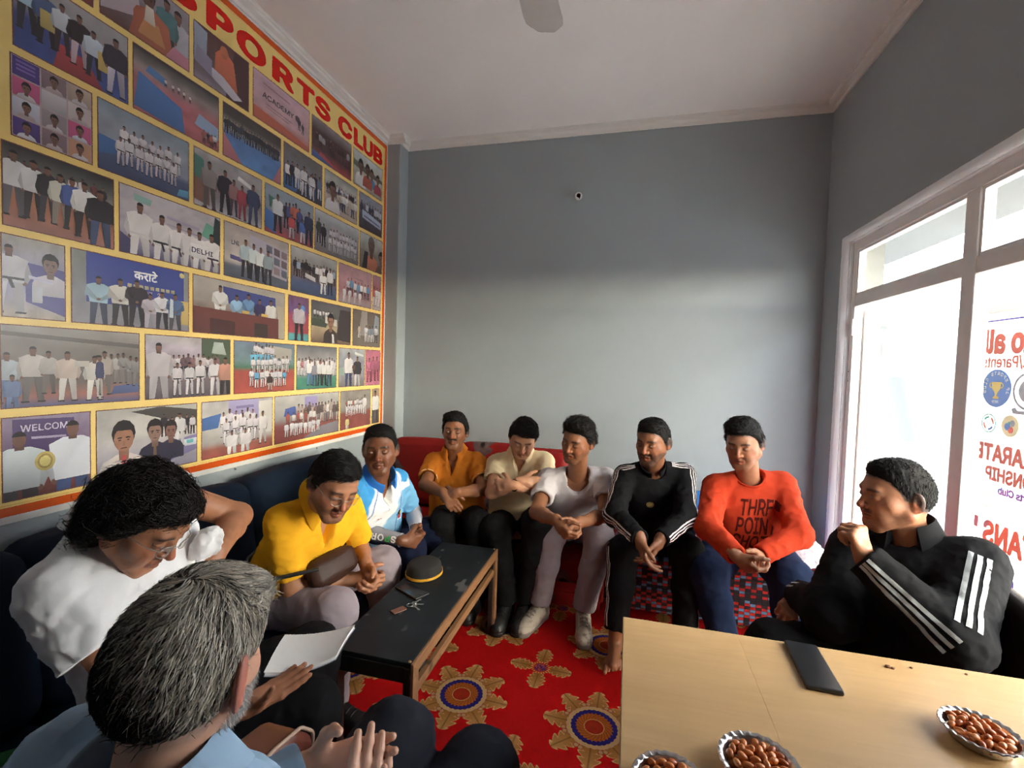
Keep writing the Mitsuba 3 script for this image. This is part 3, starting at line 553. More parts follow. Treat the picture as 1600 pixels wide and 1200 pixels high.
ph(R7, 3.284, 3.395, [(0, '#5a4034'), (.5, '#9a7a5c'), (1, '#a98a68')], D(M(.45, -.1, 1.05, '#d6d0cc', '#4a4a55', w=1.2)))
# the pins along the lower edge
mat('pin_grey', (0.2, 0.2, 0.22), rough=0.4, metallic=0.5)
for y in (1.35, 1.97, 2.62, 3.2):
    put('pin', lathe([(0, .006), (.004, .005), (.005, 0.0), (0, 0)], 10).apply_transform(trimesh.transformations.rotation_matrix(math.pi / 2, [0, 1, 0])).apply_translation([XL + .004, y, .918]), 'pin_grey', poster)
# ================================================================ carpet
_ca, _sa = math.cos(math.radians(-2.5)), math.sin(math.radians(-2.5))
LAT = 0.598
def carpet_fn(p, n, uv):
    x0, y0 = p.x + 0.683, p.y - 1.942
    u = (x0 * _ca + y0 * _sa) / LAT
    v = (-x0 * _sa + y0 * _ca) / LAT
    fu, fv = u - dr.floor(u + .5), v - dr.floor(v + .5)
    gu, gv = u - dr.floor(u) - .5, v - dr.floor(v) - .5
    pi = math.pi
    base = mikit.mix((0.47, 0.007, 0.007), (0.33, 0.005, 0.006), mikit.fbm(p.x * 3, p.y * 3, 2.0, 3))
    def leaves(col, lx, ly, cnt, r0, r1, wid, rotn, light):
        r = dr.sqrt(lx * lx + ly * ly) * LAT
        th = dr.atan2(ly, lx)
        s = th * (cnt / (2 * pi)) + rotn
        k = dr.floor(s + .5)
        ph = (s - k) * (2 * pi / cnt)              # angle from the leaf's own axis
        a, b = r * dr.cos(ph), dr.abs(r * dr.sin(ph))
        t = (a - r0) / (r1 - r0)
        # lobed leaf outline: three pairs of lobes and a rounded tip
        lobe = dr.abs(dr.sin(t * pi * 4.2 + b * 55)) * 0.46 + 0.52
        prof = dr.sqrt(dr.maximum(1 - dr.square((t - .46) / .56), 0)) * lobe * wid
        inside = mikit.smoothstep(0.0025, -0.0015, b - prof) * mikit.smoothstep(-.10, -.06, t) * mikit.smoothstep(1.03, 1.0, t)
        edge = mikit.smoothstep(-0.010, -0.002, b - prof)
        vein = mikit.smoothstep(0.006, 0.0, b) * .6
        tan = mikit.mix((0.27, 0.105, 0.028), (0.38, 0.185, 0.062), mikit.smoothstep(0.1, 1.0, t))
        tan = mikit.mix(tan, light, edge * .75)
        tan = mikit.mix(tan, (0.10, 0.035, 0.015), vein * (1 - edge))
        return mikit.mix(col, tan, inside)
    light = (0.56, 0.33, 0.15)
    c = leaves(base, fu, fv, 8, 0.088, 0.214, 0.050, .0, light)
    r = dr.sqrt(fu * fu + fv * fv) * LAT
    th = dr.atan2(fv, fu)
    # pairs of little balls between the leaves
    s = th * (8 / (2 * pi)) + .5; k = dr.floor(s + .5); ph = (s - k) * (2 * pi / 8)
    bx, by = r * dr.cos(ph) - 0.128, dr.abs(r * dr.sin(ph)) - 0.010
    bd = dr.sqrt(bx * bx + by * by)
    c = mikit.mix(c, mikit.mix((0.40, 0.21, 0.10), (0.22, 0.06, 0.03), mikit.smoothstep(.006, .011, bd)), mikit.smoothstep(.0125, .0115, bd))
    teeth = dr.abs(dr.sin(th * 14))
    ring = lambda r0, r1: mikit.smoothstep(r0 - .001, r0 + .001, r) * mikit.smoothstep(r1 + .001, r1 - .001, r)
    c = mikit.mix(c, (0.42, 0.25, 0.12), mikit.smoothstep(.112 + .0012, .112, r - teeth * 0.004))
    c = mikit.mix(c, (0.020, 0.015, 0.11), mikit.smoothstep(.0985, .0965, r + (1 - teeth) * 0.004))
    c = mikit.mix(c, mikit.mix((0.36, 0.10, 0.02), (0.24, 0.05, 0.012), dr.abs(dr.sin(th * 12 + r * 160))), mikit.smoothstep(.0815, .0795, r + teeth * 0.008))
    c = mikit.mix(c, (0.42, 0.20, 0.08), mikit.smoothstep(.044, .042, r))
    c = mikit.mix(c, mikit.mix((0.30, 0.012, 0.008), (0.22, 0.03, 0.01), mikit.noise(p.x * 260, p.y * 260)), mikit.smoothstep(.0395, .0375, r))
    # small four-leaved flower between the medallions
    c = leaves(c, gu, gv, 4, 0.047, 0.152, 0.046, 0.0, light)
    r2 = dr.sqrt(gu * gu + gv * gv) * LAT
    t2 = dr.atan2(gv, gu)
    dots = mikit.smoothstep(.2, .6, dr.cos(t2 * 20) * .5 + .5)
    c = mikit.mix(c, mikit.mix((0.33, 0.02, 0.01), (0.55, 0.22, 0.07), dots * mikit.smoothstep(.034, .037, r2)), mikit.smoothstep(.0485, .0470, r2))
    c = mikit.mix(c, mikit.mix((0.34, 0.05, 0.02), (0.04, 0.02, 0.12), mikit.smoothstep(.35, .6, mikit.noise(gu * 150, gv * 150))), mikit.smoothstep(.032, .030, r2))
    pile = mikit.noise(p.x * 420, p.y * 420) * .22 + .89
    return c * pile
mat('carpet_pile', fn=carpet_fn, rough=0.95, spec=0.1, bump=lambda p, n, uv: mikit.noise(p.x * 300, p.y * 300) * 0.0008, bscale=1.0)
put('carpet', box((XL + .002, YF + .02, -0.012), (XR - .004, YB - .002, 0.0)), 'carpet_pile', label='red carpet with tan flower medallions covering the whole floor', cat='carpet')

# ================================================================ sofas
def navy(p, n, uv):
    a = mikit.fbm(p.x * 6, p.y * 6, p.z * 6, 3)
    return mikit.mix((0.0045, 0.011, 0.026), (0.009, 0.020, 0.040), a)
mat('navy_fabric', fn=navy, rough=0.8, spec=0.2)
def soft(lo, hi, r, puff=0.012, seed=0, h=0.02):
    """a cushion: rounded box with slightly bulging, uneven faces"""
    m = man(rbox(lo, hi, r, 16)).refine_to_length(0.05)
    m = tri(m)
    lo, hi = np.asarray(lo), np.asarray(hi)
    c, e = (lo + hi) / 2, (hi - lo) / 2
    q = (m.vertices - c) / e
    w = np.clip(1 - np.sort(np.abs(q), axis=1)[:, 1] ** 2, 0, 1)[:, None]
    nrm = m.vertex_normals
    m.vertices = m.vertices + nrm * (puff * w + 0.006 * (meshkit.fbm(m.vertices * 5 + seed, 3, 1)[:, None] - .5))
    return m
sofa = thing('sofa', 'long navy blue sofa running along the wall below the poster', 'sofa')
put('base', rbox((-1.93, -.75, 0.06), (-1.20, 2.735, 0.24), 0.02), 'navy_fabric', sofa, smooth=40)
for i in range(4):
    y0 = -.72 + i * .86
    put('seat_cushion', soft((-1.80, y0, 0.20), (-1.165, y0 + .855, 0.365), 0.05, .015, i), 'navy_fabric', sofa, smooth=True)
    bk = soft((-.10, y0, 0), (.10, y0 + .855, 0.53), 0.06, .02, i + 9)
    bk.apply_transform(trimesh.transformations.rotation_matrix(math.radians(-9), [0, 1, 0]))
    bk.apply_translation((-1.765, 0, .37))
    put('back_cushion', bk, 'navy_fabric', sofa, smooth=True)
put('back_frame', rbox((-1.955, -.75, 0.06), (-1.87, 2.735, 0.83), 0.03), 'navy_fabric', sofa, smooth=40)
put('armrest', rbox((-1.93, -.90, 0.06), (-1.18, -.74, 0.62), 0.05), 'navy_fabric', sofa, smooth=40)
mat('black_plastic', (0.015, 0.015, 0.016), rough=0.4)
for x in (-1.88, -1.25):
    for y in (-.7, 1.0, 2.65):
        put('foot', cyl((x, y, 0), (x, y, .07), .025, 12), 'black_plastic', sofa, smooth=30)

def red_floral(p, n, uv):
    # big grey-black blossoms scattered on red
    a, b = p.x * 1.0 + p.z * .12, p.z * 1.0 - p.y * .75
    u, v = a / .235, b / .215
    d, d2, w = mikit.voronoi(u + 7, v + 3)
    cx, cy = dr.floor(u), dr.floor(v)
    rag = mikit.fbm(p.x * 30, p.y * 30, p.z * 30, 2)
    fl = mikit.smoothstep(.36, .30, d + (rag - .5) * .34) * mikit.smoothstep(.52, .56, w)
    core = mikit.smoothstep(.13, .09, d) * fl
    c = mikit.mix((0.27, 0.010, 0.008), (0.19, 0.006, 0.006), mikit.fbm(p.x * 5, p.y * 5, p.z * 5, 3))
    c = mikit.mix(c, mikit.mix((0.055, 0.04, 0.04), (0.16, 0.12, 0.115), rag), fl * .9)
    return mikit.mix(c, (0.02, 0.015, 0.015), core)
mat('red_floral_cloth', fn=red_floral, rough=0.6, spec=0.25)
rs = thing('sofa', 'red floral sofa with dark grey blossoms set against the back wall', 'sofa')
put('base', rbox((-1.84, 2.84, 0.05), (-.10, 3.46, 0.24), 0.02), 'red_floral_cloth', rs, smooth=40)
for i in range(3):
    x0 = -1.83 + i * .575
    put('seat_cushion', soft((x0, 2.76, 0.18), (x0 + .57, 3.40, 0.36), 0.05, .015, 20 + i), 'red_floral_cloth', rs, smooth=True)
    bk = soft((x0, -.09, 0), (x0 + (.57 if i < 2 else .27), .09, .50 if i < 2 else .46), 0.055, .015, 30 + i)
    bk.apply_transform(trimesh.transformations.rotation_matrix(math.radians(-10), [1, 0, 0]))
    bk.apply_translation((0, 3.39, .385))
    put('back_cushion', bk, 'red_floral_cloth', rs, smooth=True)
put('back_frame', rbox((-1.84, 3.47, 0.05), (-.42, 3.585, 0.86), 0.035), 'red_floral_cloth', rs, smooth=40)
put('skirt', box((-1.82, 2.83, 0.02), (-.12, 2.85, 0.10)), 'red_floral_cloth', rs)

# bench under a woven cover along the back wall
def woven(p, n, uv):
    # interlaced strips: red and black with a little blue, running in x and hanging down the front
    a = p.x / .030
    b = (p.z - p.y) / .017
    ia, ib = dr.floor(a), dr.floor(b)
    r = mikit.cell_rand(ia, ib, 2)
    row = mikit.cell_rand(0, ib, 5)
    fa, fb = a - ia, b - ib
    over = dr.floor((ia + ib) * .5) * 2 - (ia + ib)
    red = mikit.mix((0.42, 0.022, 0.018), (0.30, 0.012, 0.014), r)
    c = dr.select(over < -.5, mikit.mix((0.014, 0.012, 0.014), (0.05, 0.02, 0.02), r), red)
    c = dr.select((r > .62) & (over < -.5), mi.Color3f(0.10, 0.17, 0.27), c)
    c = dr.select((row > .80) & (over > -.5), mi.Color3f(0.02, 0.017, 0.02), c)
    g = mikit.smoothstep(.0, .10, fa) * mikit.smoothstep(1, .90, fa) * mikit.smoothstep(.0, .14, fb) * mikit.smoothstep(1, .86, fb)
    return c * (0.35 + .65 * g)
mat('woven_cover', fn=woven, rough=0.8, spec=0.2)
dv = thing('bench', 'low bench against the back wall under a woven red and black cover', 'bench')
put('base', rbox((-.04, 2.92, 0.03), (1.16, 3.52, 0.30), 0.02), 'navy_fabric', dv, smooth=40)
put('cover', cat([soft((-.06, 2.86, 0.28), (1.19, 3.54, 0.385), 0.04, .006, 41), rbox((-.06, 2.862, 0.04), (1.19, 2.884, 0.36), 0.010)]), 'woven_cover', dv, smooth=40)
def blue_print(p, n, uv):
    u, v = p.x / .030, p.z / .026
    d, d2, w = mikit.voronoi(u, v)
    side = mikit.smoothstep(0.16, 0.10, p.x)
    return mikit.mix((0.018, 0.14, 0.42), (0.42, 0.50, 0.56), mikit.smoothstep(.34, .28, d) * side)
mat('blue_print_cloth', fn=blue_print, rough=0.6, spec=0.3)
bl = thing('bolster', 'bright blue bolster with a white print on the bench against the back wall', 'cushion')
bm = soft((-.06, 3.28, .405), (1.12, 3.50, .66), .10, .008, 50)
put('body', bm, 'blue_print_cloth', bl, smooth=True)
for x in (-.066, 1.126):
    put('end_button', lathe([(0, .008), (.016, .005), (.018, 0), (0, 0)], 16).apply_transform(trimesh.transformations.rotation_matrix(math.pi / 2 * (1 if x > 0 else -1), [0, 1, 0])).apply_translation((x, 3.39, .53)), 'blue_print_cloth', bl, smooth=30)

# ================================================================ coffee table
def black_top(p, n, uv):
    a = mikit.fbm(p.x * 9, p.y * 5, 1.0, 4)
    s = mikit.smoothstep(.78, .86, mikit.noise(p.x * 46, p.y * 20)) * mikit.smoothstep(.5, .7, mikit.noise(p.x * 7 + 3, p.y * 7))
    c = mikit.mix((0.006, 0.009, 0.012), (0.016, 0.021, 0.026), a)
    return mikit.mix(c, (0.14, 0.14, 0.14), s * .5)
def wood(c0, c1, ax=1, sc=1.0, dark=None):
    def fn(p, n, uv):
        q = [p.x, p.y, p.z]
        long = q.pop(ax)
        g = mikit.fbm(q[0] * 38 * sc + mikit.noise(long * 2, q[1] * 5) * 2, q[1] * 38 * sc, long * 2.2 * sc, 3)
        l = mikit.noise(q[0] * 160 * sc, q[1] * 160 * sc, long * 4)
        c = mikit.mix(c0, c1, dr.clip(g * 1.2 - .1 + (l - .5) * .25, 0, 1))
        if dark is not None:
            c = mikit.mix(c, dark, mikit.smoothstep(.62, .8, mikit.fbm(p.x * 12 + 4, p.y * 12, p.z * 12, 3)) * .7)
        return c
    return fn
mat('black_table_top', fn=black_top, rough=0.6, spec=0.22)
mat('worn_wood', fn=wood((0.16, 0.072, 0.030), (0.27, 0.135, 0.058), 1, 1, (0.03, 0.02, 0.015)), rough=0.55)
mat('worn_wood_upright', fn=wood((0.16, 0.072, 0.030), (0.25, 0.125, 0.055), 2, 1, (0.03, 0.02, 0.015)), rough=0.55)
mat('black_wood', fn=wood((0.010, 0.009, 0.008), (0.022, 0.018, 0.016), 2), rough=0.5)
ct = thing('coffee_table', 'low black topped wooden coffee table with worn brown edges in the middle of the room', 'table')
TX0, TX1, TY0, TY1, TZ = -1.005, -.672, 1.415, 2.465, .472
put('tabletop', rbox((TX0 + .004, TY0 + .004, TZ - .020), (TX1 - .012, TY1 - .004, TZ), .003, 8), 'black_table_top', ct, smooth=30)
put('edge_strip', rbox((TX1 - .012, TY0, TZ - .046), (TX1, TY1, TZ - .001), .003, 8), 'worn_wood', ct, smooth=30)
put('edge_strip', rbox((TX0, TY0, TZ - .046), (TX0 + .010, TY1, TZ - .001), .003, 8), 'black_wood', ct, smooth=30)
put('apron', rbox((TX0 + .01, TY0 + .002, TZ - .075), (TX1 - .012, TY0 + .022, TZ - .018), .003, 8), 'black_wood', ct, smooth=30)
put('apron', rbox((TX0 + .01, TY1 - .022, TZ - .075), (TX1 - .012, TY1 - .002, TZ - .018), .003, 8), 'black_wood', ct, smooth=30)
for (x0, x1) in ((TX0, TX0 + .040), (TX1 - .040, TX1)):
    for (y0, y1) in ((TY0, TY0 + .045), (TY1 - .045, TY1)):
        lg = put('leg', rbox((x0, y0, 0), (x1 - (.012 if x0 > -.8 else 0), y1, TZ - .02), .004, 8), 'black_wood', ct, smooth=30)
        if x0 > -.8:
            put('face', rbox((x1 - .014, y0, 0), (x1, y1, TZ - .044), .003, 8), 'worn_wood_upright', lg, smooth=30)
put('stretcher', rbox((TX1 - .030, TY0 + .045, .335), (TX1 - .008, TY1 - .045, .372), .003, 8), 'worn_wood', ct, smooth=30)
put('stretcher', rbox((TX0 + .008, TY0 + .045, .335), (TX0 + .030, TY1 - .045, .372), .003, 8), 'black_wood', ct, smooth=30)
for i in range(5):
    x0 = TX0 + .035 + i * .054
    put('shelf_slat', rbox((x0, TY0 + .36, .318), (x0 + .042, TY1 - .03, .334), .002, 8), 'black_wood', ct, smooth=30)
mat('brass', (0.45, 0.30, 0.12), rough=0.35, metallic=0.9)
put('nail', lathe([(0, .003), (.005, .002), (.006, 0), (0, 0)], 10).apply_translation((TX1 - .02, TY0 + .012, TZ)), 'brass', ct)
put('nail', lathe([(0, .003), (.005, .002), (.006, 0), (0, 0)], 10).apply_translation((TX1 - .02, TY1 - .012, TZ)), 'brass', ct)

# ================================================================ desk
def birch(p, n, uv):
    g = mikit.fbm(p.x * 2.2, p.y * 16 + mikit.noise(p.x * 1.5, p.y * 2) * 3, 1.0, 4)
    l = mikit.noise(p.x * 12, p.y * 150)
    return mikit.mix((0.45, 0.275, 0.120), (0.54, 0.345, 0.165), dr.clip(g + (l - .5) * .3, 0, 1))
mat('birch_laminate', fn=birch, rough=0.36, spec=0.45)
mat('birch_edge', (0.36, 0.215, 0.105), rough=0.5)
dk = thing('desk', 'large light wood desk at the right with bowls of snacks on it', 'desk')
DX0, DX1, DY0, DY1, DZ = .012, 1.235, .42, 1.419, .75
put('top_board', rbox((DX0, DY0, DZ - .028), (.3268, DY1, DZ), .0005, 8), 'birch_laminate', dk, smooth=30)
put('top_board', rbox((.3270, DY0, DZ - .028), (DX1, DY1, DZ), .0005, 8), 'birch_laminate', dk, smooth=30)
put('edge_band', rbox((DX0 - .002, DY0, DZ - .030), (DX0, DY1, DZ - .001), .0008, 8), 'birch_edge', dk)
put('side_panel', rbox((DX0 + .012, DY0 + .02, 0), (DX0 + .034, DY1 - .02, DZ - .028), .002, 8), 'birch_laminate', dk, smooth=30)
put('side_panel', rbox((DX1 - .034, DY0 + .02, 0), (DX1 - .012, DY1 - .02, DZ - .028), .002, 8), 'birch_laminate', dk, smooth=30)
put('front_panel', rbox((DX0 + .034, DY1 - .16, .22), (DX1 - .034, DY1 - .14, DZ - .028), .002, 8), 'birch_laminate', dk, smooth=30)

# ================================================================ ceiling fan (above the frame's top edge, one blade reaching into view)
mat('fan_enamel', (0.58, 0.54, 0.52), rough=0.4)
fan = thing('ceiling_fan', 'grey brown ceiling fan with one blade showing at the top of the photo', 'fan')
FC = np.array([-.40, 1.37, 2.93])
put('downrod', cyl(FC + [0, 0, .03], (FC[0], FC[1], ZC - .05), .012, 16), 'fan_enamel', fan, smooth=30)
put('canopy', lathe([(.02, -.06), (.05, -.05), (.06, 0.0), (0, 0)], 24).apply_translation((FC[0], FC[1], ZC)), 'fan_enamel', fan, smooth=40)
put('motor', lathe([(0, -.075), (.05, -.072), (.10, -.045), (.115, 0), (.10, .035), (.04, .05), (0, .05)], 32).apply_translation(FC), 'fan_enamel', fan, smooth=50)
for a in (90, 210, 330):
    pts = []
    for t in np.linspace(0, 1, 13):
        w = .055 + .028 * t - (.05 * max(0, (t - .86) / .14) ** 2.2)
        pts.append((.14 + .50 * t, w))
    outl = [(x, w) for x, w in pts] + [(x, -w) for x, w in pts[::-1]]
    b = trimesh.creation.extrude_polygon(sg.Polygon(outl).buffer(.006), .004, engine='earcut')
    b.apply_transform(trimesh.transformations.rotation_matrix(math.radians(10), [1, 0, 0]))
    b.apply_transform(trimesh.transformations.rotation_matrix(math.radians(a), [0, 0, 1]))
    b.apply_translation(FC)
    bk_ = put('blade', b, 'fan_enamel', fan)
    ir = box((.08, -.02, -.004), (.20, .02, .004)); ir.apply_transform(trimesh.transformations.rotation_matrix(math.radians(a), [0, 0, 1])); ir.apply_translation(FC + [0, 0, -.006])
    put('bracket', ir, 'fan_enamel', bk_)

# ================================================================ small white wall camera
mat('white_plastic', (0.72, 0.70, 0.68), rough=0.35)
mat('black_lens', (0.01, 0.004, 0.004), rough=0.12)
wc = thing('security_camera', 'small white bullet camera with a dark lens high on the back wall', 'camera')
ax = np.array([0.12, -0.92, -0.30]); ax /= np.linalg.norm(ax)
base = np.array([-.425, YB - .005, 2.795])
put('mount', lathe([(0, .0), (.026, .0), (.024, .010), (.010, .016), (0, .016)], 24).apply_transform(trimesh.transformations.rotation_matrix(math.pi / 2, [1, 0, 0])).apply_translation((base[0], YB, base[2])), 'white_plastic', wc, smooth=40)
put('arm', tube([(base[0], YB - .012, base[2]), (base[0] + .006, YB - .03, base[2] - .004), base + ax * .05], .006, 10), 'white_plastic', wc, smooth=40)
b0, b1 = base + ax * .035, base + ax * .115
put('housing', tube([b0, b0 + ax * .006, b1 - ax * .004, b1], [.020, .027, .028, .026], 24), 'white_plastic', wc, smooth=40)
up_ = np.cross(np.cross(ax, [0, 0, 1]), ax); up_ /= np.linalg.norm(up_)
put('lens', tube([b1 - ax * .002 + up_ * .004, b1 + ax * .004 + up_ * .004], [.0155, .0145], 20), 'black_lens', wc, smooth=40)
put('sensor', tube([b1 + ax * .0 - up_ * .016 + np.array([.008, 0, 0]), b1 + ax * .003 - up_ * .016 + np.array([.008, 0, 0])], .004, 12), 'black_plastic', wc)

# ================================================================ outside: banner seen from behind, white sheet on a rod
mat('banner_cloth', (0.80, 0.775, 0.72), rough=0.6, spec=0.3)
scene['sheet_cloth'] = {'type': 'principledthin', 'base_color': rgb((0.27, 0.272, 0.256)), 'roughness': 0.8, 'diff_trans': 0.7}
scene['banner_skin'] = {'type': 'principledthin', 'base_color': rgb((0.84, 0.80, 0.74)), 'roughness': 0.6, 'diff_trans': 0.8}
for nm, c in (('ink_red', (0.72, 0.14, 0.09)), ('ink_blue', (0.13, 0.25, 0.62)), ('ink_violet', (0.16, 0.13, 0.50)), ('ink_grey', (0.36, 0.36, 0.40)), ('ink_yellow', (0.72, 0.55, 0.16)), ('ink_green', (0.10, 0.42, 0.32)), ('ink_white', (0.82, 0.82, 0.82)), ('ink_cream', (0.80, 0.70, 0.42))):
    mat(nm, c, rough=0.6, spec=0.2)
BX = 1.70
bn = thing('banner', 'standing white banner outside the glass, its red and violet lettering reversed', 'banner')
BY0, BY1, BZ = 1.90, 2.83, 1.835
put('cloth', sheet(BX, BY0, BY1, .10, BZ), 'banner_skin', bn)
put('top_bar', rbox((BX - .012, BY0 - .01, BZ - .02), (BX + .012, BY1 + .01, BZ + .012), .006, 8), 'banner_cloth', bn, smooth=30)
put('bottom_bar', rbox((BX - .04, BY0 - .01, 0.0), (BX + .04, BY1 + .01, .10), .01, 8), 'aluminium', bn, smooth=30)
put('pole', cyl((BX + .02, (BY0 + BY1) / 2, .1), (BX + .02, (BY0 + BY1) / 2, BZ), .008, 10), 'aluminium', bn, smooth=30)
def btext(t, yend, z, h, ink, sx=1.0, bold=True, off=.0012):
    """printed on the far side's reading direction (+y), ending at yend, seen reversed from the room"""
    m = fat_text(t, h, .045, .0004) if bold else meshkit.text_mesh(t, h, .0004, True)
    m.apply_scale([sx, 1, 1])
    m.apply_translation([-m.bounds[1][0], 0, 0])
    v = m.vertices.copy()
    m.vertices = np.stack([np.full(len(v), BX - off) + v[:, 2], yend + v[:, 0], z + v[:, 1]], 1)
    cs = sorted(m.split(only_watertight=False), key=lambda c: c.bounds[0][1])
    group = [cs[0]]
    for c in cs[1:] + [None]:
        if c is None or c.bounds[0][1] - max(g.bounds[1][1] for g in group) > .20 * h:
            put('word', cat(group), ink, bn)
            group = []
        if c is not None:
            group.append(c)
def bdisc(y, z, r, ink, off=.0008, r0=0.0, n=40):
    p = sg.Point(0, 0).buffer(r, n // 4)
    if r0: p = p.difference(sg.Point(0, 0).buffer(r0, n // 4))
    return bpoly(p, y, z, ink, off)
def bpoly(p, y, z, ink, off=.0014, par=None):
    m = trimesh.creation.extrude_polygon(p, .0003, engine='earcut')
    v = m.vertices.copy()
    m.vertices = np.stack([BX - off + v[:, 2], y + v[:, 0], z + v[:, 1]], 1)
    m.fix_normals()
    return m
put('stripe', cat([box((BX - .002, BY0 + .02, 1.776), (BX - .0008, BY1 - .01, 1.783))]), 'ink_violet', bn)
put('stripe', cat([box((BX - .002, BY0 + .02, 1.806), (BX - .0008, BY1 - .004, 1.809))]), 'ink_cream', bn)
btext('Welcome to all', 2.815, 1.628, .115, 'ink_red', .86)
btext('l/Parents', 2.806, 1.556, .052, 'ink_red', .86, False)
lg = []
put('roundel', bdisc(2.709, 1.456, .090, 'ink_blue'), 'ink_blue', bn)
cup = sg.Polygon([(-.030, .030), (.030, .030), (.024, -.004), (.008, -.022), (.006, -.036), (.018, -.042), (.018, -.050), (-.018, -.050), (-.018, -.042), (-.006, -.036), (-.008, -.022), (-.024, -.004)])
for s in (-1, 1):
    cup = cup.union(sg.Point(s * .031, .014).buffer(.013).difference(sg.Point(s * .031, .014).buffer(.008)))
put('trophy', bpoly(cup, 2.709, 1.456, 'ink_yellow'), 'ink_yellow', bn)
def arc_text(t, y, z, r, h, a0, a1, ink):
    ms = []
    for i, ch in enumerate(t):
        if ch == ' ':
            continue
        m = meshkit.text_mesh(ch, h, .0003, True)
        w = (m.bounds[0][0] + m.bounds[1][0]) / 2
        m.apply_translation([-w, 0, 0])
        a = math.radians(a0 + (a1 - a0) * i / (len(t) - 1))
        v = m.vertices.copy()
        rr = r + v[:, 1]
        c, s = math.cos(a - math.pi / 2), math.sin(a - math.pi / 2)
        px, py = v[:, 0] * c - rr * s, v[:, 0] * s + rr * c
        m.vertices = np.stack([BX - .0016 + v[:, 2], y + px, z + py], 1)
        ms.append(m)
    for q in ms:
        put('letter', q, ink, bn)
arc_text('JP SPORTS CLUB', 2.709, 1.456, .064, .016, 196, -16, 'ink_white')
m = meshkit.text_mesh('2020', .012, .0003, True); m.apply_translation([-m.bounds[1][0] / 2, 0, 0]); v = m.vertices.copy()
m.vertices = np.stack([BX - .0016 + v[:, 2], 2.709 + v[:, 0], 1.386 + v[:, 1]], 1); put('lettering', m, 'ink_white', bn)
put('roundel', bdisc(2.525, 1.45, .085, 'ink_grey', r0=.074), 'ink_grey', bn)
put('roundel', bdisc(2.525, 1.45, .052, 'ink_grey'), 'ink_grey', bn)
arc_text('SCHOOL', 2.525, 1.45, .058, .012, 60, -40, 'ink_grey')
put('ribbon', bpoly(sg.Polygon([(-.05, -.10), (.05, -.10), (.065, -.085), (.085, -.095), (.075, -.115), (-.075, -.115), (-.085, -.095), (-.065, -.085)]), 2.525, 1.46, 'ink_grey'), 'ink_grey', bn)
put('roundel', bdisc(2.742, 1.286, .046, 'ink_green', r0=.041), 'ink_green', bn)
for k, ink in enumerate(('ink_green', 'ink_red', 'ink_blue', 'ink_red')):
    a = math.radians(90 * k + 30)
    put('emblem', bpoly(sg.Polygon([(.024 * math.cos(a + t) , .024 * math.sin(a + t)) for t in np.linspace(0, 1.1, 8)] + [(.034 * math.cos(a + t), .034 * math.sin(a + t)) for t in np.linspace(1.1, 0, 8)]), 2.742, 1.286, ink), ink, bn)
put('roundel', bdisc(2.742, 1.286, .012, 'ink_grey', r0=.008), 'ink_grey', bn)
put('roundel', bdisc(2.612, 1.286, .050, 'ink_cream'), 'ink_cream', bn)
for k, (ink, dy, dz, r) in enumerate((('ink_blue', .014, -.004, .017), ('ink_red', -.006, -.018, .015), ('ink_grey', -.014, .014, .014), ('ink_green', .004, .012, .008))):
    put('emblem', bpoly(sg.Point(0, 0).buffer(r, 6), 2.612 + dy, 1.286 + dz, ink), ink, bn)
btext('KARATE', 2.812, 1.112, .080, 'ink_red', .88)
btext('CHAMPIONSHIP', 2.742, 1.020, .064, 'ink_red', .86)
btext('Sports Club', 2.655, .964, .034, 'ink_violet', 1.0)
for z, t, e in ((.935, 'Karate India Organisation', 2.70), (.908, 'Karate Federation', 2.66), (.880, 'Olympic Committee', 2.70)):
    btext(t, e, z, .012, 'ink_grey', 1.0, False)
    btext('Regd.', e + .045, z + .002, .010, 'ink_red', 1.0, False)
btext('TITANS "', 2.806, .712, .112, 'ink_red', .80)
btext('s From', 2.775, .618, .056, 'ink_red', .95)
btext('GOY', 2.665, .556, .050, 'ink_violet', 1.0)
btext('BLACK BELT', 2.700, .486, .048, 'ink_violet', .92)
btext('MEMBER', 2.650, .428, .044, 'ink_violet', .92)

hs = thing('hanging_sheet', 'white sheet hung from a rod outside the open glass door', 'sheet')
n_, m_ = 60, 40
gv, gf = [], []
for j in range(m_ + 1):
    for i in range(n_ + 1):
        u, w = i / n_, j / m_
        x, z = 1.50 + 1.15 * u, .03 + 1.86 * w
        drop = 1 - w
        fold = .030 * math.sin((u * 1.15 - .28 * (1 - w) ** .8) * 24) * (.25 + .75 * drop) + .03 * (meshkit.fbm(np.array([u * 4, w * 3, .3]), 3, 4) - .5)
        diag = .055 * math.exp(-((u - .10 - .34 * drop) / .045) ** 2)
        gv.append((x, 3.52 + fold * .5 - diag, z))
for j in range(m_):
    for i in range(n_):
        a = j * (n_ + 1) + i
        gf += [[a, a + 1, a + n_ + 2], [a, a + n_ + 2, a + n_ + 1]]
put('cloth', trimesh.Trimesh(gv, gf, process=False), 'sheet_cloth', hs, smooth=True)
put('rod', cyl((1.46, 3.52, 1.90), (2.70, 3.52, 1.90), .008, 10), 'aluminium', hs, smooth=30)
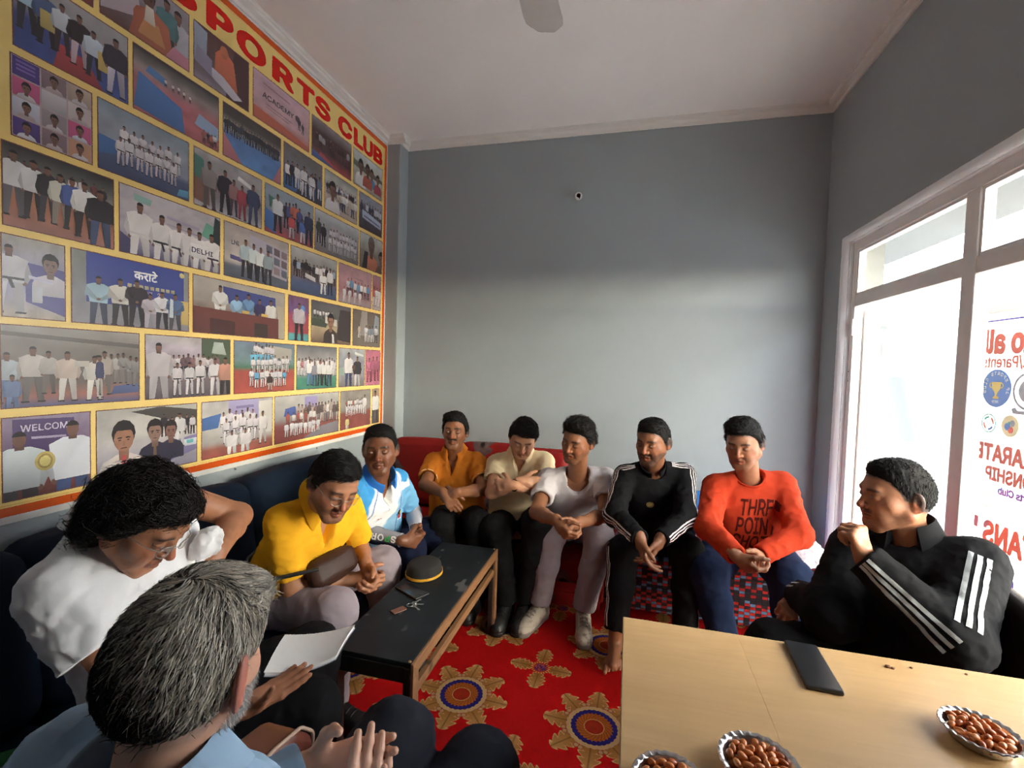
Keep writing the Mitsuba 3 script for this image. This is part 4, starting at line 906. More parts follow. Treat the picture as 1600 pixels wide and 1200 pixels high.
# ================================================================ figures: signed distance fields turned into smooth meshes
def surface_nets(D, lo, h):
    S = D < 0
    nx, ny, nz = D.shape
    c = np.zeros((nx - 1, ny - 1, nz - 1), np.int8)
    for a in (0, 1):
        for b in (0, 1):
            for g in (0, 1):
                c += S[a:nx - 1 + a, b:ny - 1 + b, g:nz - 1 + g]
    act = (c > 0) & (c < 8)
    idx = np.argwhere(act)
    num = np.full(act.shape, -1, np.int64)
    num[act] = np.arange(len(idx))
    corner = np.array([[i >> 2 & 1, i >> 1 & 1, i & 1] for i in range(8)])
    val = np.stack([D[idx[:, 0] + o[0], idx[:, 1] + o[1], idx[:, 2] + o[2]] for o in corner], 1)
    acc = np.zeros((len(idx), 3)); cnt = np.zeros((len(idx), 1))
    for i in range(8):
        for ax in range(3):
            j = i | (4 >> ax)
            if j == i:
                continue
            a, b = val[:, i], val[:, j]
            m = (a < 0) != (b < 0)
            t = np.where(m, a / np.where(m, a - b, 1), 0)
            p = corner[i] + t[:, None] * (corner[j] - corner[i])
            acc += np.where(m[:, None], p, 0); cnt += m[:, None]
    v = lo + (idx + acc / np.maximum(cnt, 1)) * h
    F = []
    for ax in range(3):
        o1, o2 = [(1, 2), (2, 0), (0, 1)][ax]
        sl0 = [slice(None)] * 3; sl1 = [slice(None)] * 3
        sl0[ax] = slice(0, -1); sl1[ax] = slice(1, None)
        A, B = S[tuple(sl0)], S[tuple(sl1)]
        e = np.argwhere(A != B)
        e = e[(e[:, o1] > 0) & (e[:, o2] > 0) & (e[:, o1] < D.shape[o1] - 1) & (e[:, o2] < D.shape[o2] - 1)]
        d1 = np.zeros(3, int); d1[o1] = 1
        d2 = np.zeros(3, int); d2[o2] = 1
        q = [num[tuple((e - x).T)] for x in (0 * d1, d1, d1 + d2, d2)]
        flip = ~A[tuple(e.T)]
        q = np.stack(q, 1)
        q[flip] = q[flip][:, ::-1]
        F.append(q)
    F = np.vstack(F)
    F = F[(F >= 0).all(1)]
    return trimesh.Trimesh(v, np.vstack([F[:, [0, 1, 2]], F[:, [0, 2, 3]]]), process=False)

V = lambda *a: np.array(a, float)
def nrm(a):
    a = np.asarray(a, float)
    return a / (np.linalg.norm(a) + 1e-12)

class Field:
    """a signed distance field on a grid, built from blended primitives"""
    def __init__(self, lo, hi, h):
        self.h = h
        self.lo = np.asarray(lo, float)
        self.n = np.ceil((np.asarray(hi, float) - self.lo) / h).astype(int) + 1
        self.D = np.full(self.n, 0.5, np.float32)
    def like(self):
        G = Field.__new__(Field)
        G.h, G.lo, G.n = self.h, self.lo, self.n
        G.D = np.full(self.n, 0.5, np.float32)
        return G
    def _sub(self, lo, hi, pad):
        a = np.clip(np.floor((np.asarray(lo) - pad - self.lo) / self.h).astype(int), 0, self.n)
        b = np.clip(np.ceil((np.asarray(hi) + pad - self.lo) / self.h).astype(int) + 1, 0, self.n)
        if (b <= a).any():
            return None, None
        g = [(self.lo[i] + np.arange(a[i], b[i]) * self.h).astype(np.float32) for i in range(3)]
        return tuple(slice(x, y) for x, y in zip(a, b)), np.meshgrid(*g, indexing='ij', sparse=True)
    def _blend(self, sl, d, k, op):
        A = self.D[sl]
        if op == 'add':
            if k > 0:
                hh = np.clip(.5 + .5 * (d - A) / k, 0, 1)
                self.D[sl] = d * (1 - hh) + A * hh - k * hh * (1 - hh)
            else:
                self.D[sl] = np.minimum(A, d)
        else:                       # cut
            if k > 0:
                hh = np.clip(.5 - .5 * (A + d) / k, 0, 1)
                self.D[sl] = A * (1 - hh) - d * hh + k * hh * (1 - hh)
            else:
                self.D[sl] = np.maximum(A, -d)
    def cone(self, a, b, ra, rb=None, k=0.02, op='add'):
        rb = ra if rb is None else rb
        a, b = np.asarray(a, float), np.asarray(b, float)
        sl, g = self._sub(np.minimum(a - ra, b - rb), np.maximum(a + ra, b + rb), max(k, 0.004) + 2 * self.h)
        if sl is None:
            return self
        ba = b - a
        L2 = max(float(ba @ ba), 1e-9)
        px, py, pz = g[0] - a[0], g[1] - a[1], g[2] - a[2]
        t = np.clip((px * ba[0] + py * ba[1] + pz * ba[2]) / L2, 0, 1)
        d = np.sqrt((px - t * ba[0]) ** 2 + (py - t * ba[1]) ** 2 + (pz - t * ba[2]) ** 2) - (ra + t * (rb - ra))
        self._blend(sl, d.astype(np.float32), k, op)
        return self
    def ball(self, c, r, k=0.02, op='add'):
        return self.cone(c, np.asarray(c) + V(0, 0, 1e-4), r, r, k, op)
    def ell(self, c, R, axes=None, k=0.02, op='add'):
        """ellipsoid with radii R along the rows of axes"""
        c, R = np.asarray(c, float), np.asarray(R, float)
        A = np.eye(3) if axes is None else np.asarray(axes, float)
        ext = np.sqrt(((A * R[:, None]) ** 2).sum(0))
        sl, g = self._sub(c - ext, c + ext, max(k, 0.004) + 2 * self.h)
        if sl is None:
            return self
        p = [g[i] - c[i] for i in range(3)]
        q = [(p[0] * A[j][0] + p[1] * A[j][1] + p[2] * A[j][2]) for j in range(3)]
        k0 = np.sqrt(sum((q[j] / R[j]) ** 2 for j in range(3)))
        k1 = np.sqrt(sum((q[j] / R[j] ** 2) ** 2 for j in range(3)))
        d = k0 * (k0 - 1) / np.maximum(k1, 1e-6)
        self._blend(sl, d.astype(np.float32), k, op)
        return self
    def plane(self, p, n, k=0.0):
        """keeps the side the normal points away from"""
        n = nrm(n)
        g = [(self.lo[i] + np.arange(self.n[i]) * self.h).astype(np.float32) for i in range(3)]
        g = np.meshgrid(*g, indexing='ij', sparse=True)
        d = -((g[0] - p[0]) * n[0] + (g[1] - p[1]) * n[1] + (g[2] - p[2]) * n[2])
        self._blend(tuple(slice(None) for _ in range(3)), d.astype(np.float32), k, 'cut')
        return self
    def points(self, band=None):
        g = [(self.lo[i] + np.arange(self.n[i]) * self.h) for i in range(3)]
        if band is None:
            return np.stack(np.meshgrid(*g, indexing='ij'), -1)
        w = np.argwhere(np.abs(self.D) < band)
        return w, self.lo + w * self.h
    def displace(self, fn, band=0.03):
        w, P = self.points(band)
        self.D[tuple(w.T)] += fn(P).astype(np.float32)
        return self
    def cutmask(self, fn, band=0.03):
        """max with fn(P) in a band around the surface"""
        w, P = self.points(band)
        i = tuple(w.T)
        self.D[i] = np.maximum(self.D[i], fn(P).astype(np.float32))
        return self
    def at(self, P):
        q = (np.asarray(P, float) - self.lo) / self.h
        i = np.clip(np.floor(q).astype(int), 0, self.n - 2)
        t = np.clip(q - i, 0, 1)
        out = 0
        for a in (0, 1):
            for b in (0, 1):
                for c in (0, 1):
                    w = (t[..., 0] if a else 1 - t[..., 0]) * (t[..., 1] if b else 1 - t[..., 1]) * (t[..., 2] if c else 1 - t[..., 2])
                    out = out + w * self.D[i[..., 0] + a, i[..., 1] + b, i[..., 2] + c]
        return out
    def land(self, P, direction, off=0.001, reach=0.25, steps=60):
        """moves each point along the direction until it lies off above the surface; also says which points hit"""
        P = np.array(P, float)
        d = np.broadcast_to(nrm(direction) if np.ndim(direction) == 1 else direction / np.linalg.norm(direction, axis=-1, keepdims=True), P.shape)
        t = np.zeros(len(P)); hit = np.zeros(len(P), bool)
        for _ in range(steps):
            v = self.at(P + d * t[:, None]) - off
            hit |= v < 0.0008
            t = np.where(hit, t, np.minimum(t + np.clip(v * .8, .0006, .02), reach))
        return P + d * t[:, None], hit
    def mesh(self, biggest=False):
        m = surface_nets(self.D, self.lo, self.h)
        return m

def frame(f, u):
    f = nrm(f); s = nrm(np.cross(u, f)); u = np.cross(f, s)
    return f, s, u          # forward, left, up

# ---------------------------------------------------------------- hands
def hand_into(F, wrist, direction, palm, side, size=1.0, curl=(.5, .6, .7, .75), bend=0.35, thumb=(.55, .35), spread=.10, k=.006):
    """side +1: the thumb lies towards cross(direction, palm) * side. palm: unit normal the palm faces. curl per finger (index..little), radians per joint"""
    d, pn = nrm(direction), nrm(palm)
    pn = nrm(pn - d * (pn @ d))
    t = np.cross(d, pn) * side                  # towards the thumb
    s = size
    w = np.asarray(wrist, float)
    F.cone(w - d * .02 * s, w + d * .03 * s, .025 * s, .027 * s, .012)
    base = []
    for i, off in enumerate((.030, .010, -.010, -.028)):
        L = (.085, .088, .082, .074)[i] * s
        kn = w + d * L + t * off * s + pn * (0.004 if i in (1, 2) else .0) * s
        F.cone(w + d * .022 * s + t * off * .6 * s, kn, .0145 * s, .0115 * s, .014)
        base.append(kn)
    for i, kn in enumerate(base):
        ln = np.array([(.040, .025, .020), (.044, .028, .021), (.041, .026, .020), (.032, .020, .018)][i]) * s
        r = np.array([.0098, .0088, .0080, .0068]) * s * (.9 if i == 3 else 1)
        a = bend * .9
        sp = (.5 - i / 3.0) * 2 * spread
        p = kn
        for j in range(3):
            a += curl[i] * (1.0, 1.1, .7)[j] * (0.75 if j == 0 else 1)
            dd = d * math.cos(a) + pn * math.sin(a) + t * sp * math.cos(a)
            q = p + nrm(dd) * ln[j]
            F.cone(p, q, r[j], r[j + 1], k if j else .008)
            p = q
    # thumb from the side of the palm near its base
    b = w + d * .022 * s + t * .024 * s + pn * .006 * s
    td = nrm(d * .62 + t * .70 + pn * thumb[0])
    m1 = b + td * .040 * s
    F.cone(b, m1, .0155 * s, .0125 * s, .012)
    td2 = nrm(td * math.cos(thumb[1]) + (d * .5 - t * .55 + pn * .5) * math.sin(thumb[1]))
    m2 = m1 + td2 * .032 * s
    F.cone(m1, m2, .0115 * s, .0100 * s, .006)
    td3 = nrm(td2 * math.cos(thumb[1]) + (d * .5 - t * .6 + pn * .5) * math.sin(thumb[1]))
    F.cone(m2, m2 + td3 * .024 * s, .0100 * s, .0080 * s, .005)

# ---------------------------------------------------------------- heads
class Head:
    """local frame: f forward, s to the person's left, u up; origin at the middle of the skull between the ears"""
    def __init__(self, c, f, u, scale=1.0, jaw=1.0, nose=1.0, h=.0032, fat=0.0, neck=None, ear=1.0, brow=1.0, earout=0.0):
        self.c = np.asarray(c, float); self.f, self.s, self.u = frame(f, u); self.k = scale
        self.A = np.stack([self.f, self.s, self.u])
        self.jaw, self.nose, self.h, self.fat, self.ear, self.brow, self.eo = jaw, nose, h, fat, ear, brow, earout
    def w(self, f, s, u):
        return self.c + (self.f * f + self.s * s + self.u * u) * self.k
    def local(self, P):
        return ((np.asarray(P) - self.c) @ self.A.T) / self.k
    def field(self, neck_base, neck_r=.058):
        k = self.k; w = self.w
        lo = np.minimum(self.c - .150 * k, np.asarray(neck_base) - .10)
        hi = np.maximum(self.c + .150 * k, np.asarray(neck_base) + .10)
        F = Field(lo, hi, self.h)
        A = self.A
        E = lambda c, R, kk, op='add': F.ell(w(*c), np.array(R) * k, A, kk, op)
        C = lambda a, b, ra, rb, kk, op='add': F.cone(w(*a), w(*b), ra * k, rb * k, kk, op)
        j, ft = self.jaw, self.fat
        E((-.004, 0, .032), (.098, .076, .090), .02)
        E((-.030, 0, .010), (.070, .070, .075), .03)
        E((.030, 0, -.022), (.062, .060 * (.5 + .5 * j) + ft * .5, .080), .03)
        for s in (-1, 1):
            C((.002, s * (.056 * j + ft * .4), -.050), (.066, s * .022 * j, -.096), .020 + ft, .018 + ft * .6, .025)   # jaw line
            C((.050, s * .046, -.022), (.068, s * .036, -.030), .023 + ft * .6, .018, .022)                    # cheek bone
            C((.066, s * .034, -.055), (.060, s * .034, -.075), .018 + ft, .016 + ft, .02)                      # cheek
        C((.070, -.012, -.100), (.070, .012, -.100), .020, .020, .022)      # chin
        C((.081, -.034, .024 ), (.081, .034, .024), .0135 * self.brow, .0135 * self.brow, .018)   # brow ridge
        for s in (-1, 1):
            F.ball(w(.103, s * .0315, .003), .0155 * k, .012, 'cut')        # eye sockets
        n = self.nose
        C((.090, 0, .016), (.108 + .004 * n, 0, -.028), .0072, .0100 * n, .011)
        F.ball(w(.107 + .005 * n, 0, -.030), .0105 * n * k, .006)
        for s in (-1, 1):
            F.ball(w(.098, s * .0125 * n, -.033), .0088 * n * k, .005)
            F.ball(w(.104, s * .006 * n, -.042), .0035 * k, .003, 'cut')
        C((.089, -.017, -.0585), (.094, 0, -.0555), .0062, .0075, .006); C((.094, 0, -.0555), (.089, .017, -.0585), .0075, .0062, .006)
        C((.087, -.015, -.0690), (.0925, 0, -.0710), .0065, .0085, .006); C((.0925, 0, -.0710), (.087, .015, -.0690), .0085, .0065, .006)
        C((.0985, -.022, -.0636), (.0985, .022, -.0636), .0022, .0022, .003, 'cut')    # mouth line
        for s in (-1, 1):                                                      # eyelids
            F.ell(w(.0800, s * .0315, .0025), np.array((.0150, .0165, .0125)) * k, A, .004)
        e = self.ear
        for s in (-1, 1):
            ax = np.stack([nrm(self.f * .9 + self.s * s * -.45), nrm(self.s * s * .9 + self.f * .45), self.u])
            F.ell(w(-.014 - self.eo * .4, s * (.0835 + self.eo), -.002), np.array((.0195 * e, .0085, .034 * e)) * k, ax, .006)
            F.ell(w(-.007 - self.eo * .4, s * (.0935 + self.eo), .002), np.array((.0100, .0075, .020 * e)) * k, ax, .004, 'cut')
            F.ball(w(-.006 - self.eo * .4, s * (.078 + self.eo * .8), -.028 * e), .0085 * k, .006)
        nb = np.asarray(neck_base, float)
        F.cone(w(-.022, 0, -.045), nb, neck_r * .95 * k, neck_r * 1.06 * k, .028)
        return F
    def colour(self, P, skin, beard=0.0, moustache=0.0, hairc=(.02, .016, .014), lips=None, brow=1.0, grey_stubble=False, fade=.9, red_ear=0.0):
        L = self.local(P)
        f, s, u = L.T
        a = np.abs(s)
        skin = np.asarray(skin, float)
        col = np.tile(skin, (len(P), 1))
        sm = lambda x, a_, b_: (lambda t: t * t * (3 - 2 * t))(np.clip((x - a_) / (b_ - a_), 0, 1))
        n1 = meshkit.fbm(P * 55, 3, 2)[:, None]
        col = col * (1 + .20 * (n1 - .5))
        # warmer ears, nose and cheeks
        warm = np.maximum.reduce([sm(f, .100, .112) * (u > -.045) * (u < -.01), sm(a, .080, .087) * (f < .03), np.exp(-((a - .045) ** 2 + (u + .025) ** 2) / .0006) * (f > .05) * .5])
        col = col * (1 + warm[:, None] * np.array([.12, -.16, -.20]))
        def mixin(m, c):
            nonlocal col
            m = np.clip(m, 0, 1)[:, None]
            col = col * (1 - m) + np.asarray(c, float) * m
        lipc = skin * np.array([.78, .50, .48]) if lips is None else lips
        mixin(sm(f, .078, .084) * sm(a, .026, .019) * sm(u, -.0790, -.0760) * sm(u, -.0505, -.0535) * .85, lipc)
        mixin(sm(f, .08, .084) * sm(a, .024, .019) * np.exp(-((u + .0636) / .0022) ** 2) * .9, skin * .18)
        dark = skin * .50
        mixin(np.exp(-(((a - .0315) / .020) ** 2 + ((u - .003) / .013) ** 2)) * (f > .05) * .45, dark)      # shade of the lids' own skin
        if brow:
            uu = u - (.0245 + .003 * np.sin((a - .012) / .045 * np.pi) - (a > .045) * (a - .045) * .35)
            mixin(sm(f, .055, .065) * sm(a, .010, .015) * sm(a, .056, .048) * np.exp(-(uu / .0052) ** 2) * .95 * brow, hairc)
        nz = meshkit.noise(P * 260, 4)
        if getattr(self, 'hl_of', None) is not None:
            mixin(sm(u - self.hl_of(f), -.012, .004) * (.75 + .5 * nz) * fade, hairc)
        if beard:
            m = sm(u, -.030, -.055) * sm(f, -.02, .02) * (1 - sm(f, .078, .084) * sm(a, .025, .02) * sm(u, -.081, -.077) * sm(u, -.050, -.054))
            m = np.maximum(m * sm(a + (-.06 - u) * .2, .0, .03), m * sm(-u, .075, .09))
            mixin(m * beard * (.55 + .7 * nz), hairc if not grey_stubble else (.28, .26, .25))
        if moustache:
            mixin(sm(f, .075, .083) * sm(a, .036, .026) * sm(u, -.0565, -.0535) * sm(u, -.0405, -.0440) * moustache * (.8 + .3 * nz), hairc)
        if red_ear:
            mixin(sm(a, .079, .084) * (f < .02) * (np.abs(u) < .05) * red_ear, (.40, .10, .065))
        # nostrils
        mixin(np.exp(-(((a - .006 * self.nose) / .0035) ** 2 + ((u + .0405) / .003) ** 2)) * (f > .095) * .9, skin * .1)
        return np.clip(col, 0, 1)
    def eyes(self, gaze=(1, 0, 0), closed=False):
        """two eyeballs with iris and lids' line, as one coloured mesh"""
        ms, cs = [], []
        g = nrm(np.asarray(gaze) @ self.A)
        for s in (-1, 1):
            c = self.w(.0815, s * .0315, .0028)
            m = trimesh.creation.icosphere(subdivisions=4, radius=1.0)
            loc = m.vertices.copy()
            m.vertices = c + (loc[:, :1] * self.f * .0150 + loc[:, 1:2] * self.s * .0118 + loc[:, 2:] * self.u * .0054) * self.k
            d = loc @ np.stack([[1, 0, 0], [0, 1, 0], [0, 0, 1]]).T
            gl = self.A @ g
            gl2 = nrm(np.array([gl[0] / .0150, gl[1] / .0118, gl[2] / .0054]))
            ang = np.degrees(np.arccos(np.clip(d @ gl2, -1, 1)))
            col = np.tile([.25, .20, .18], (len(loc), 1))
            col[ang < 40] = (.035, .018, .010)
            col[ang < 18] = (.004, .004, .004)
            lid = (loc[:, 2] > .55) | (loc[:, 2] < -.85)
            col[lid] = (.03, .018, .014)
            ms.append(m); cs.append(col)
        return cat(ms), np.vstack(cs)
    def hair(self, thick=.010, style='short', res=.0032, front=.072, side=-.012, back=-.058, temple=.030, top=0.0, rough=.004, seed=0, freq=70, part=0.0, swirl=(1, .25, .25)):
        k = self.k; w = self.w
        F = Field(self.c - .175 * k, self.c + .175 * k, res)
        A = self.A
        F.ell(w(-.004, 0, .032), np.array((.098 + thick, .076 + thick * .9, .090 + thick + top * .5)) * k, A, .01)
        F.ell(w(-.030, 0, .008), np.array((.070 + thick * .9, .070 + thick * .6, .078)) * k, A, .03)
        if style == 'quiff':
            F.ell(w(.040, .004, .108), np.array((.058, .060, .030)) * k, A, .03)
            F.ell(w(.066, .004, .108), np.array((.024, .046, .022)) * k, A, .02)
        if style == 'side':
            F.ell(w(.016, -.018, .100), np.array((.060, .056, .024)) * k, A, .03)
            F.ell(w(.052, -.016, .094), np.array((.026, .042, .016)) * k, A, .02)
        if style == 'fringe':
            F.ell(w(.034, .010, .098), np.array((.064, .066, .030)) * k, A, .03)
            F.ell(w(.070, .020, .080), np.array((.022, .048, .024)) * k, A, .02)
            F.ell(w(.050, .060, .060), np.array((.040, .022, .034)) * k, A, .02)
        if style == 'flat':
            F.ell(w(.014, .0, .098), np.array((.062, .060, .020)) * k, A, .03)
        def hl_of(f):
            return np.interp(f, [-.12, -.06, -.035, -.020, -.006, .006, .020, .034, .05, .068, .09, .12], [back, back, back + .008, -.026, side, side - .004, temple * .2, temple, front - .018, front - .004, front, front + .004])
        self.hl_of = hl_of
        def line(P):
            L = self.local(P)
            f, s, u = L.T
            hl = hl_of(f)
            hl = hl + .006 * (meshkit.fbm(P * 110, 2, seed) - .5) * 2
            return (hl - u) * .8 * k
        def strands(P):
            L = self.local(P) * np.array(swirl)
            n = meshkit.fbm(L * freq + seed, 3, seed)
            L0 = self.local(P)
            f, u = L0[:, 0], L0[:, 2]
            edge = np.clip((u - hl_of(f)) / np.where(f > .03, .020, .030), 0, 1)
            return -(n - .5) * 2 * rough * k + (1 - edge) ** 1.5 * thick * .88 * k
        if style == 'long':
            F.ell(w(-.055, 0, -.045), np.array((.058, .078, .085)) * k, A, .05)
            F.ell(w(-.020, 0, .030), np.array((.110, .092, .102)) * k, A, .03)
        F.displace(strands, .03)
        F.cutmask(line, .05)
        m = F.mesh()
        self.hairF = F
        return m
    def strands(self, mesh, n, length, flow, colour, seed=1, r=.0006, segs=6, lift=.004, wave=0.0, jitter=.25, keep=None):
        """thin tapering locks that follow the hair's surface; flow(local points) -> local directions"""
        F = self.hairF
        rg = np.random.default_rng(seed)
        P, fi = trimesh.sample.sample_surface(mesh, n, seed=seed)
        if keep is not None:
            P = P[keep(self.local(P))]
        n = len(P)
        L = length * (.6 + .8 * rg.random(n))
        jit = rg.normal(0, jitter, (n, 3))
        ph = rg.random(n) * 6.28
        pts = [P.copy()]
        e = .004
        for i in range(segs):
            loc = self.local(P)
            d = flow(loc) + jit
            d = d @ self.A
            g = np.stack([F.at(P + np.eye(3)[j] * e) - F.at(P - np.eye(3)[j] * e) for j in range(3)], 1)
            g /= np.linalg.norm(g, axis=1, keepdims=True) + 1e-9
            if wave:
                d = d + np.cross(g, d) * (wave * np.sin(ph + i * 1.6))[:, None]
            d -= g * (d * g).sum(1, keepdims=True) * .85
            d /= np.linalg.norm(d, axis=1, keepdims=True) + 1e-9
            P = P + d * (L / segs)[:, None]
            t = lift * (i + 1) / segs * (.4 + 1.2 * ((ph / 6.28) % 1))
            P = P - g * np.clip(F.at(P) - t, -.004, .004)[:, None]
            pts.append(P.copy())
        pts = np.stack(pts, 1)
        m = segs + 1
        tg = np.gradient(pts, axis=1); tg /= np.linalg.norm(tg, axis=2, keepdims=True) + 1e-9
        a = np.cross(tg, V(.3, .5, .8)); a /= np.linalg.norm(a, axis=2, keepdims=True) + 1e-9
        bb = np.cross(tg, a)
        rad = r * np.array([1, 1.1, 1.1, 1.0, .8, .6, .25, .2, .2])[:m]
        ang = np.arange(3) * 2.0944
        v = pts[:, :, None] + rad[None, :, None, None] * (np.cos(ang)[None, None, :, None] * a[:, :, None] + np.sin(ang)[None, None, :, None] * bb[:, :, None])
        i, j, q = np.meshgrid(np.arange(n), np.arange(segs), np.arange(3), indexing='ij')
        b0 = (i * m + j) * 3
        f = np.stack([b0 + q, b0 + (q + 1) % 3, b0 + 3 + (q + 1) % 3, b0 + 3 + q], -1).reshape(-1, 4)
        col = colour(self.local(pts[:, 0]), rg)
        col = np.repeat(col, m * 3, axis=0)
        return trimesh.Trimesh(v.reshape(-1, 3), np.vstack([f[:, [0, 1, 2]], f[:, [0, 2, 3]]]), process=False), col

# ---------------------------------------------------------------- clothes
def folds(seed, amp=.004, freq=14, axis=None, stretch=.35):
    """cloth creases: ridged noise drawn out along an axis"""
    def fn(P):
        Q = np.array(P)
        if axis is not None:
            a = nrm(axis)
            along = Q @ a
            Q = Q - along[:, None] * a * (1 - stretch)
        n = meshkit.fbm(Q * freq + seed * 3.7, 3, seed)
        r = 1 - np.abs(2 * n - 1)
        return -(r - .75) * amp * 2.0
    return fn

_tor = {}
def ribbon(F, path, normals, half, off=.0012, lift=.03, n=None):
    """a strip of cloth laid on the field F: path points outside it, normals the outward directions there; half: vector function or half width"""
    path = np.asarray(path, float); normals = np.asarray(normals, float)
    t = np.gradient(path, axis=0)
    side = np.cross(normals, t); side /= np.linalg.norm(side, axis=1, keepdims=True)
    cols = []
    for a in (-1, -.33, .33, 1):
        P = path + side * half * a + normals * lift
        Q, hit = F.land(P, -normals, off, lift + .12)
        cols.append(Q)
    n_, m_ = len(path), len(cols)
    v = np.stack(cols, 1).reshape(-1, 3)
    f = []
    for i in range(n_ - 1):
        for j in range(m_ - 1):
            a = i * m_ + j
            f += [[a, a + 1, a + m_ + 1], [a, a + m_ + 1, a + m_]]
    return trimesh.Trimesh(v, f, process=False)

def print_on(F, mesh, origin, ex, ey, toward, off=.0010, lift=.10, sub=.010):
    """drapes flat lettering (xy plane) over the field: origin, in-plane axes, and the direction towards the cloth"""
    m = mesh.copy()
    m = m.slice_plane([0, 0, 0], [0, 0, 1]) if False else m
    keep = m.face_normals[:, 2] > .5
    m = trimesh.Trimesh(m.vertices, m.faces[keep], process=True)
    v, f = trimesh.remesh.subdivide_to_size(m.vertices, m.faces, sub, max_iter=12)
    P = np.asarray(origin) + v[:, :1] * np.asarray(ex) + v[:, 1:2] * np.asarray(ey) - nrm(toward) * lift
    Q, hit = F.land(P, nrm(toward), off, lift + .2, 80)
    trav = np.linalg.norm(Q - P, axis=1)
    hit &= np.abs(trav - np.median(trav[hit])) < .05
    ok = hit[f].all(1)
    return trimesh.Trimesh(Q, f[ok], process=False)

def extent(pts, pad):
    p = np.asarray(pts, float)
    return p.min(0) - pad, p.max(0) + pad

mat('skin', rough=0.48, spec=0.4, vcol=True)
mat('eye', rough=0.12, spec=0.6, vcol=True)
mat('cloth_print', rough=0.8, spec=0.2, vcol=True)
def cloth_mat(name, c, var=.12, rough=.9, sheen=.0, weave=500, spec=.12):
    c = np.asarray(c, float)
    lo_, hi_ = [float(x) for x in c * (1 - var)], [float(x) for x in np.minimum(c * (1 + var), 1)]
    def fn(p, n, uv):
        return mikit.mix(lo_, hi_, mikit.fbm(p.x * 9, p.y * 9, p.z * 9, 3))
    return mat(name, fn=fn, rough=rough, spec=spec, sheen=sheen)
def hair_mat(name, c, rough=.7, spec=.14):
    return mat(name, c, rough=rough, spec=spec)
hair_mat('black_hair', (0.0055, 0.005, 0.0048))
hair_mat('dark_hair', (0.007, 0.0055, 0.005))

